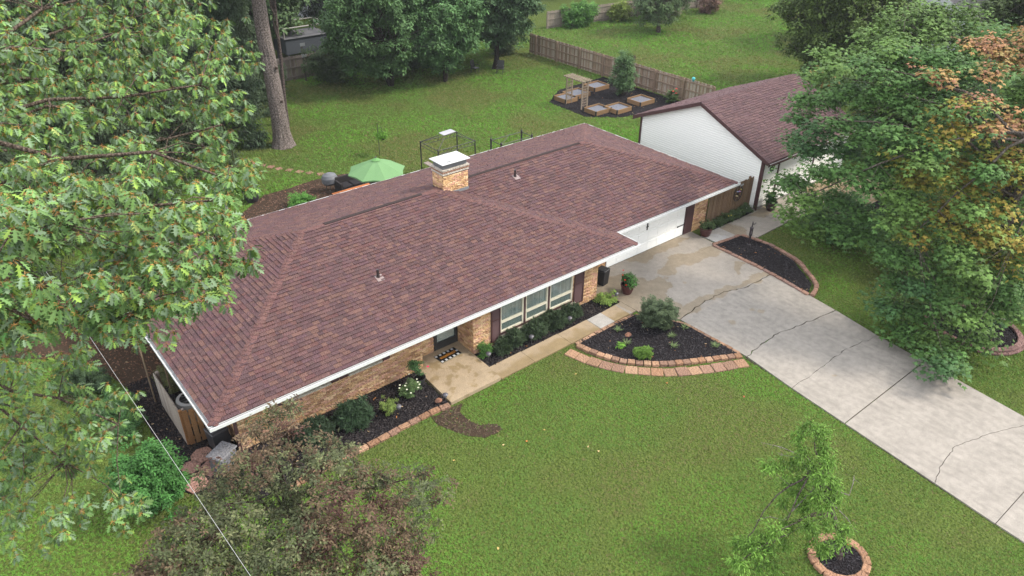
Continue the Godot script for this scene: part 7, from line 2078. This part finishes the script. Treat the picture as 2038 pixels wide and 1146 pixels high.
func k_belt(far: Array, conif: Array, g: String) -> void:
	var spots := [[70, -36, "dark hedge-like tree at the end of the neighbour's lawn"], [78, -30, "dark tree beyond the end of the neighbour's lawn"], [64, -42, "dark tree behind the tangled brush"], [55, -46, "dull green tree behind the vine-covered fence"], [45, -48, "leafy tree behind the board fence corner"], [34, -45, "tree screening the white neighbouring house"], [24, -58, "tree standing behind the grey-blue house"], [17, -50, "shadowy tree behind the play platform"], [10, -45, "dark tree behind the tall evergreens"], [2, -38, "dark tree behind the side yard evergreens"], [-4, -30, "dark tree beyond the side yard"], [21, -45, "leafy tree screening the play platform"], [27, -44, "leafy tree screening the grey-blue house"], [18.5, -41, "low leafy tree beside the play platform"], [30, -40, "slender tree between the play platform and the white house"], [60, -16, "green tree on the far side of the neighbour's lawn"], [67, -5, "green tree far behind the white garage"]]
	var i := 0
	for s in spots:
		var b := Vector3(s[0], 0, s[1])
		var h := rnd(4.2, 5.6)
		tree("belt_tree", s[2], b, h * 0.8, 0.22, b + Vector3(0, h, 0), Vector3(rnd(3.6, 4.8), h * 0.92, rnd(3.6, 4.6)), 170, 0.75, 5, far if i % 3 else conif, tone(Color(0.087, 0.142, 0.059) if i % 2 else Color(0.06, 0.085, 0.055), 0.35), Color(0.1, 0.085, 0.075), 1.5, g)
		i += 1

# trunk with vertical bark plates standing proud of dark furrows
func furrowed(mb: MB, pts: Array, rad: Array, col: Color) -> void:
	var sides := 36
	var rings := []
	for i in pts.size() - 1:
		var n := 5
		for q in n:
			var t := q / float(n)
			rings.append([pts[i].lerp(pts[i + 1], t), lerpf(rad[i], rad[i + 1], t)])
	rings.append([pts[-1], rad[-1]])
	var grid := []
	for r in rings:
		var row := []
		for k in sides:
			var a := TAU * k / sides
			var f := noise_a.get_noise_3d(cos(a) * 130.0, r[0].y * 14.0, sin(a) * 130.0)
			row.append([r[0] + Vector3(cos(a), 0, sin(a)) * r[1] * (1.0 + 0.11 * f), f])
		grid.append(row)
	for i in grid.size() - 1:
		for k in sides:
			var p = grid[i][k]; var q = grid[i][(k + 1) % sides]; var u = grid[i + 1][(k + 1) % sides]; var w = grid[i + 1][k]
			var c := vary(col, 0.14) if p[1] + q[1] > -0.15 else vary(col, 0.2)
			mb.quad(p[0], w[0], u[0], q[0], c)

# ---------------------------------------------------------------- build
func _ready() -> void:
	rng.seed = 1
	noise_a.frequency = 0.06
	noise_a.seed = 3
	noise_b.frequency = 0.02
	noise_b.seed = 8
	cam = Camera3D.new()
	cam.name = "camera"
	cam.fov = 41.72
	cam.far = 900.0
	cam.transform = Transform3D(Basis(Vector3(0.77414, 0.00948, 0.63294), Vector3(0.32513, 0.85196, -0.41042), Vector3(-0.54313, 0.52351, 0.65646)).orthonormalized(), CAM)
	add_child(cam)
	cam.current = true
	var env := Environment.new()
	env.background_mode = Environment.BG_SKY
	var sky := Sky.new()
	var sm := ProceduralSkyMaterial.new()
	sm.sky_top_color = Color(0.83, 0.845, 0.87)
	sm.sky_horizon_color = Color(0.86, 0.87, 0.89)
	sm.sky_curve = 0.2
	sm.ground_bottom_color = Color(0.3, 0.32, 0.28)
	sm.ground_horizon_color = Color(0.6, 0.62, 0.6)
	sm.energy_multiplier = 0.95
	sky.sky_material = sm
	env.sky = sky
	env.tonemap_mode = Environment.TONE_MAPPER_LINEAR
	env.tonemap_exposure = 3.45
	env.fog_enabled = true
	env.fog_density = 0.00028
	env.fog_light_color = Color(0.82, 0.84, 0.86)
	env.sdfgi_enabled = true
	env.ssao_enabled = true
	env.ssil_enabled = true
	var we := WorldEnvironment.new()
	we.name = "environment"
	we.environment = env
	add_child(we)
	var sun := DirectionalLight3D.new()
	sun.name = "sun"
	sun.light_energy = 0.48
	sun.light_color = Color(1.0, 0.97, 0.92)
	sun.light_angular_distance = 11.0
	sun.shadow_enabled = true
	add_child(sun)
	sun.look_at_from_position(Vector3(8.5, 10.5, 6.0), Vector3.ZERO)
	make_materials()
	build_ground()
	build_house()
	build_garage()
	build_edging()
	build_grass()
	build_mulch()
	build_trees()
	build_plants()
	build_yard()
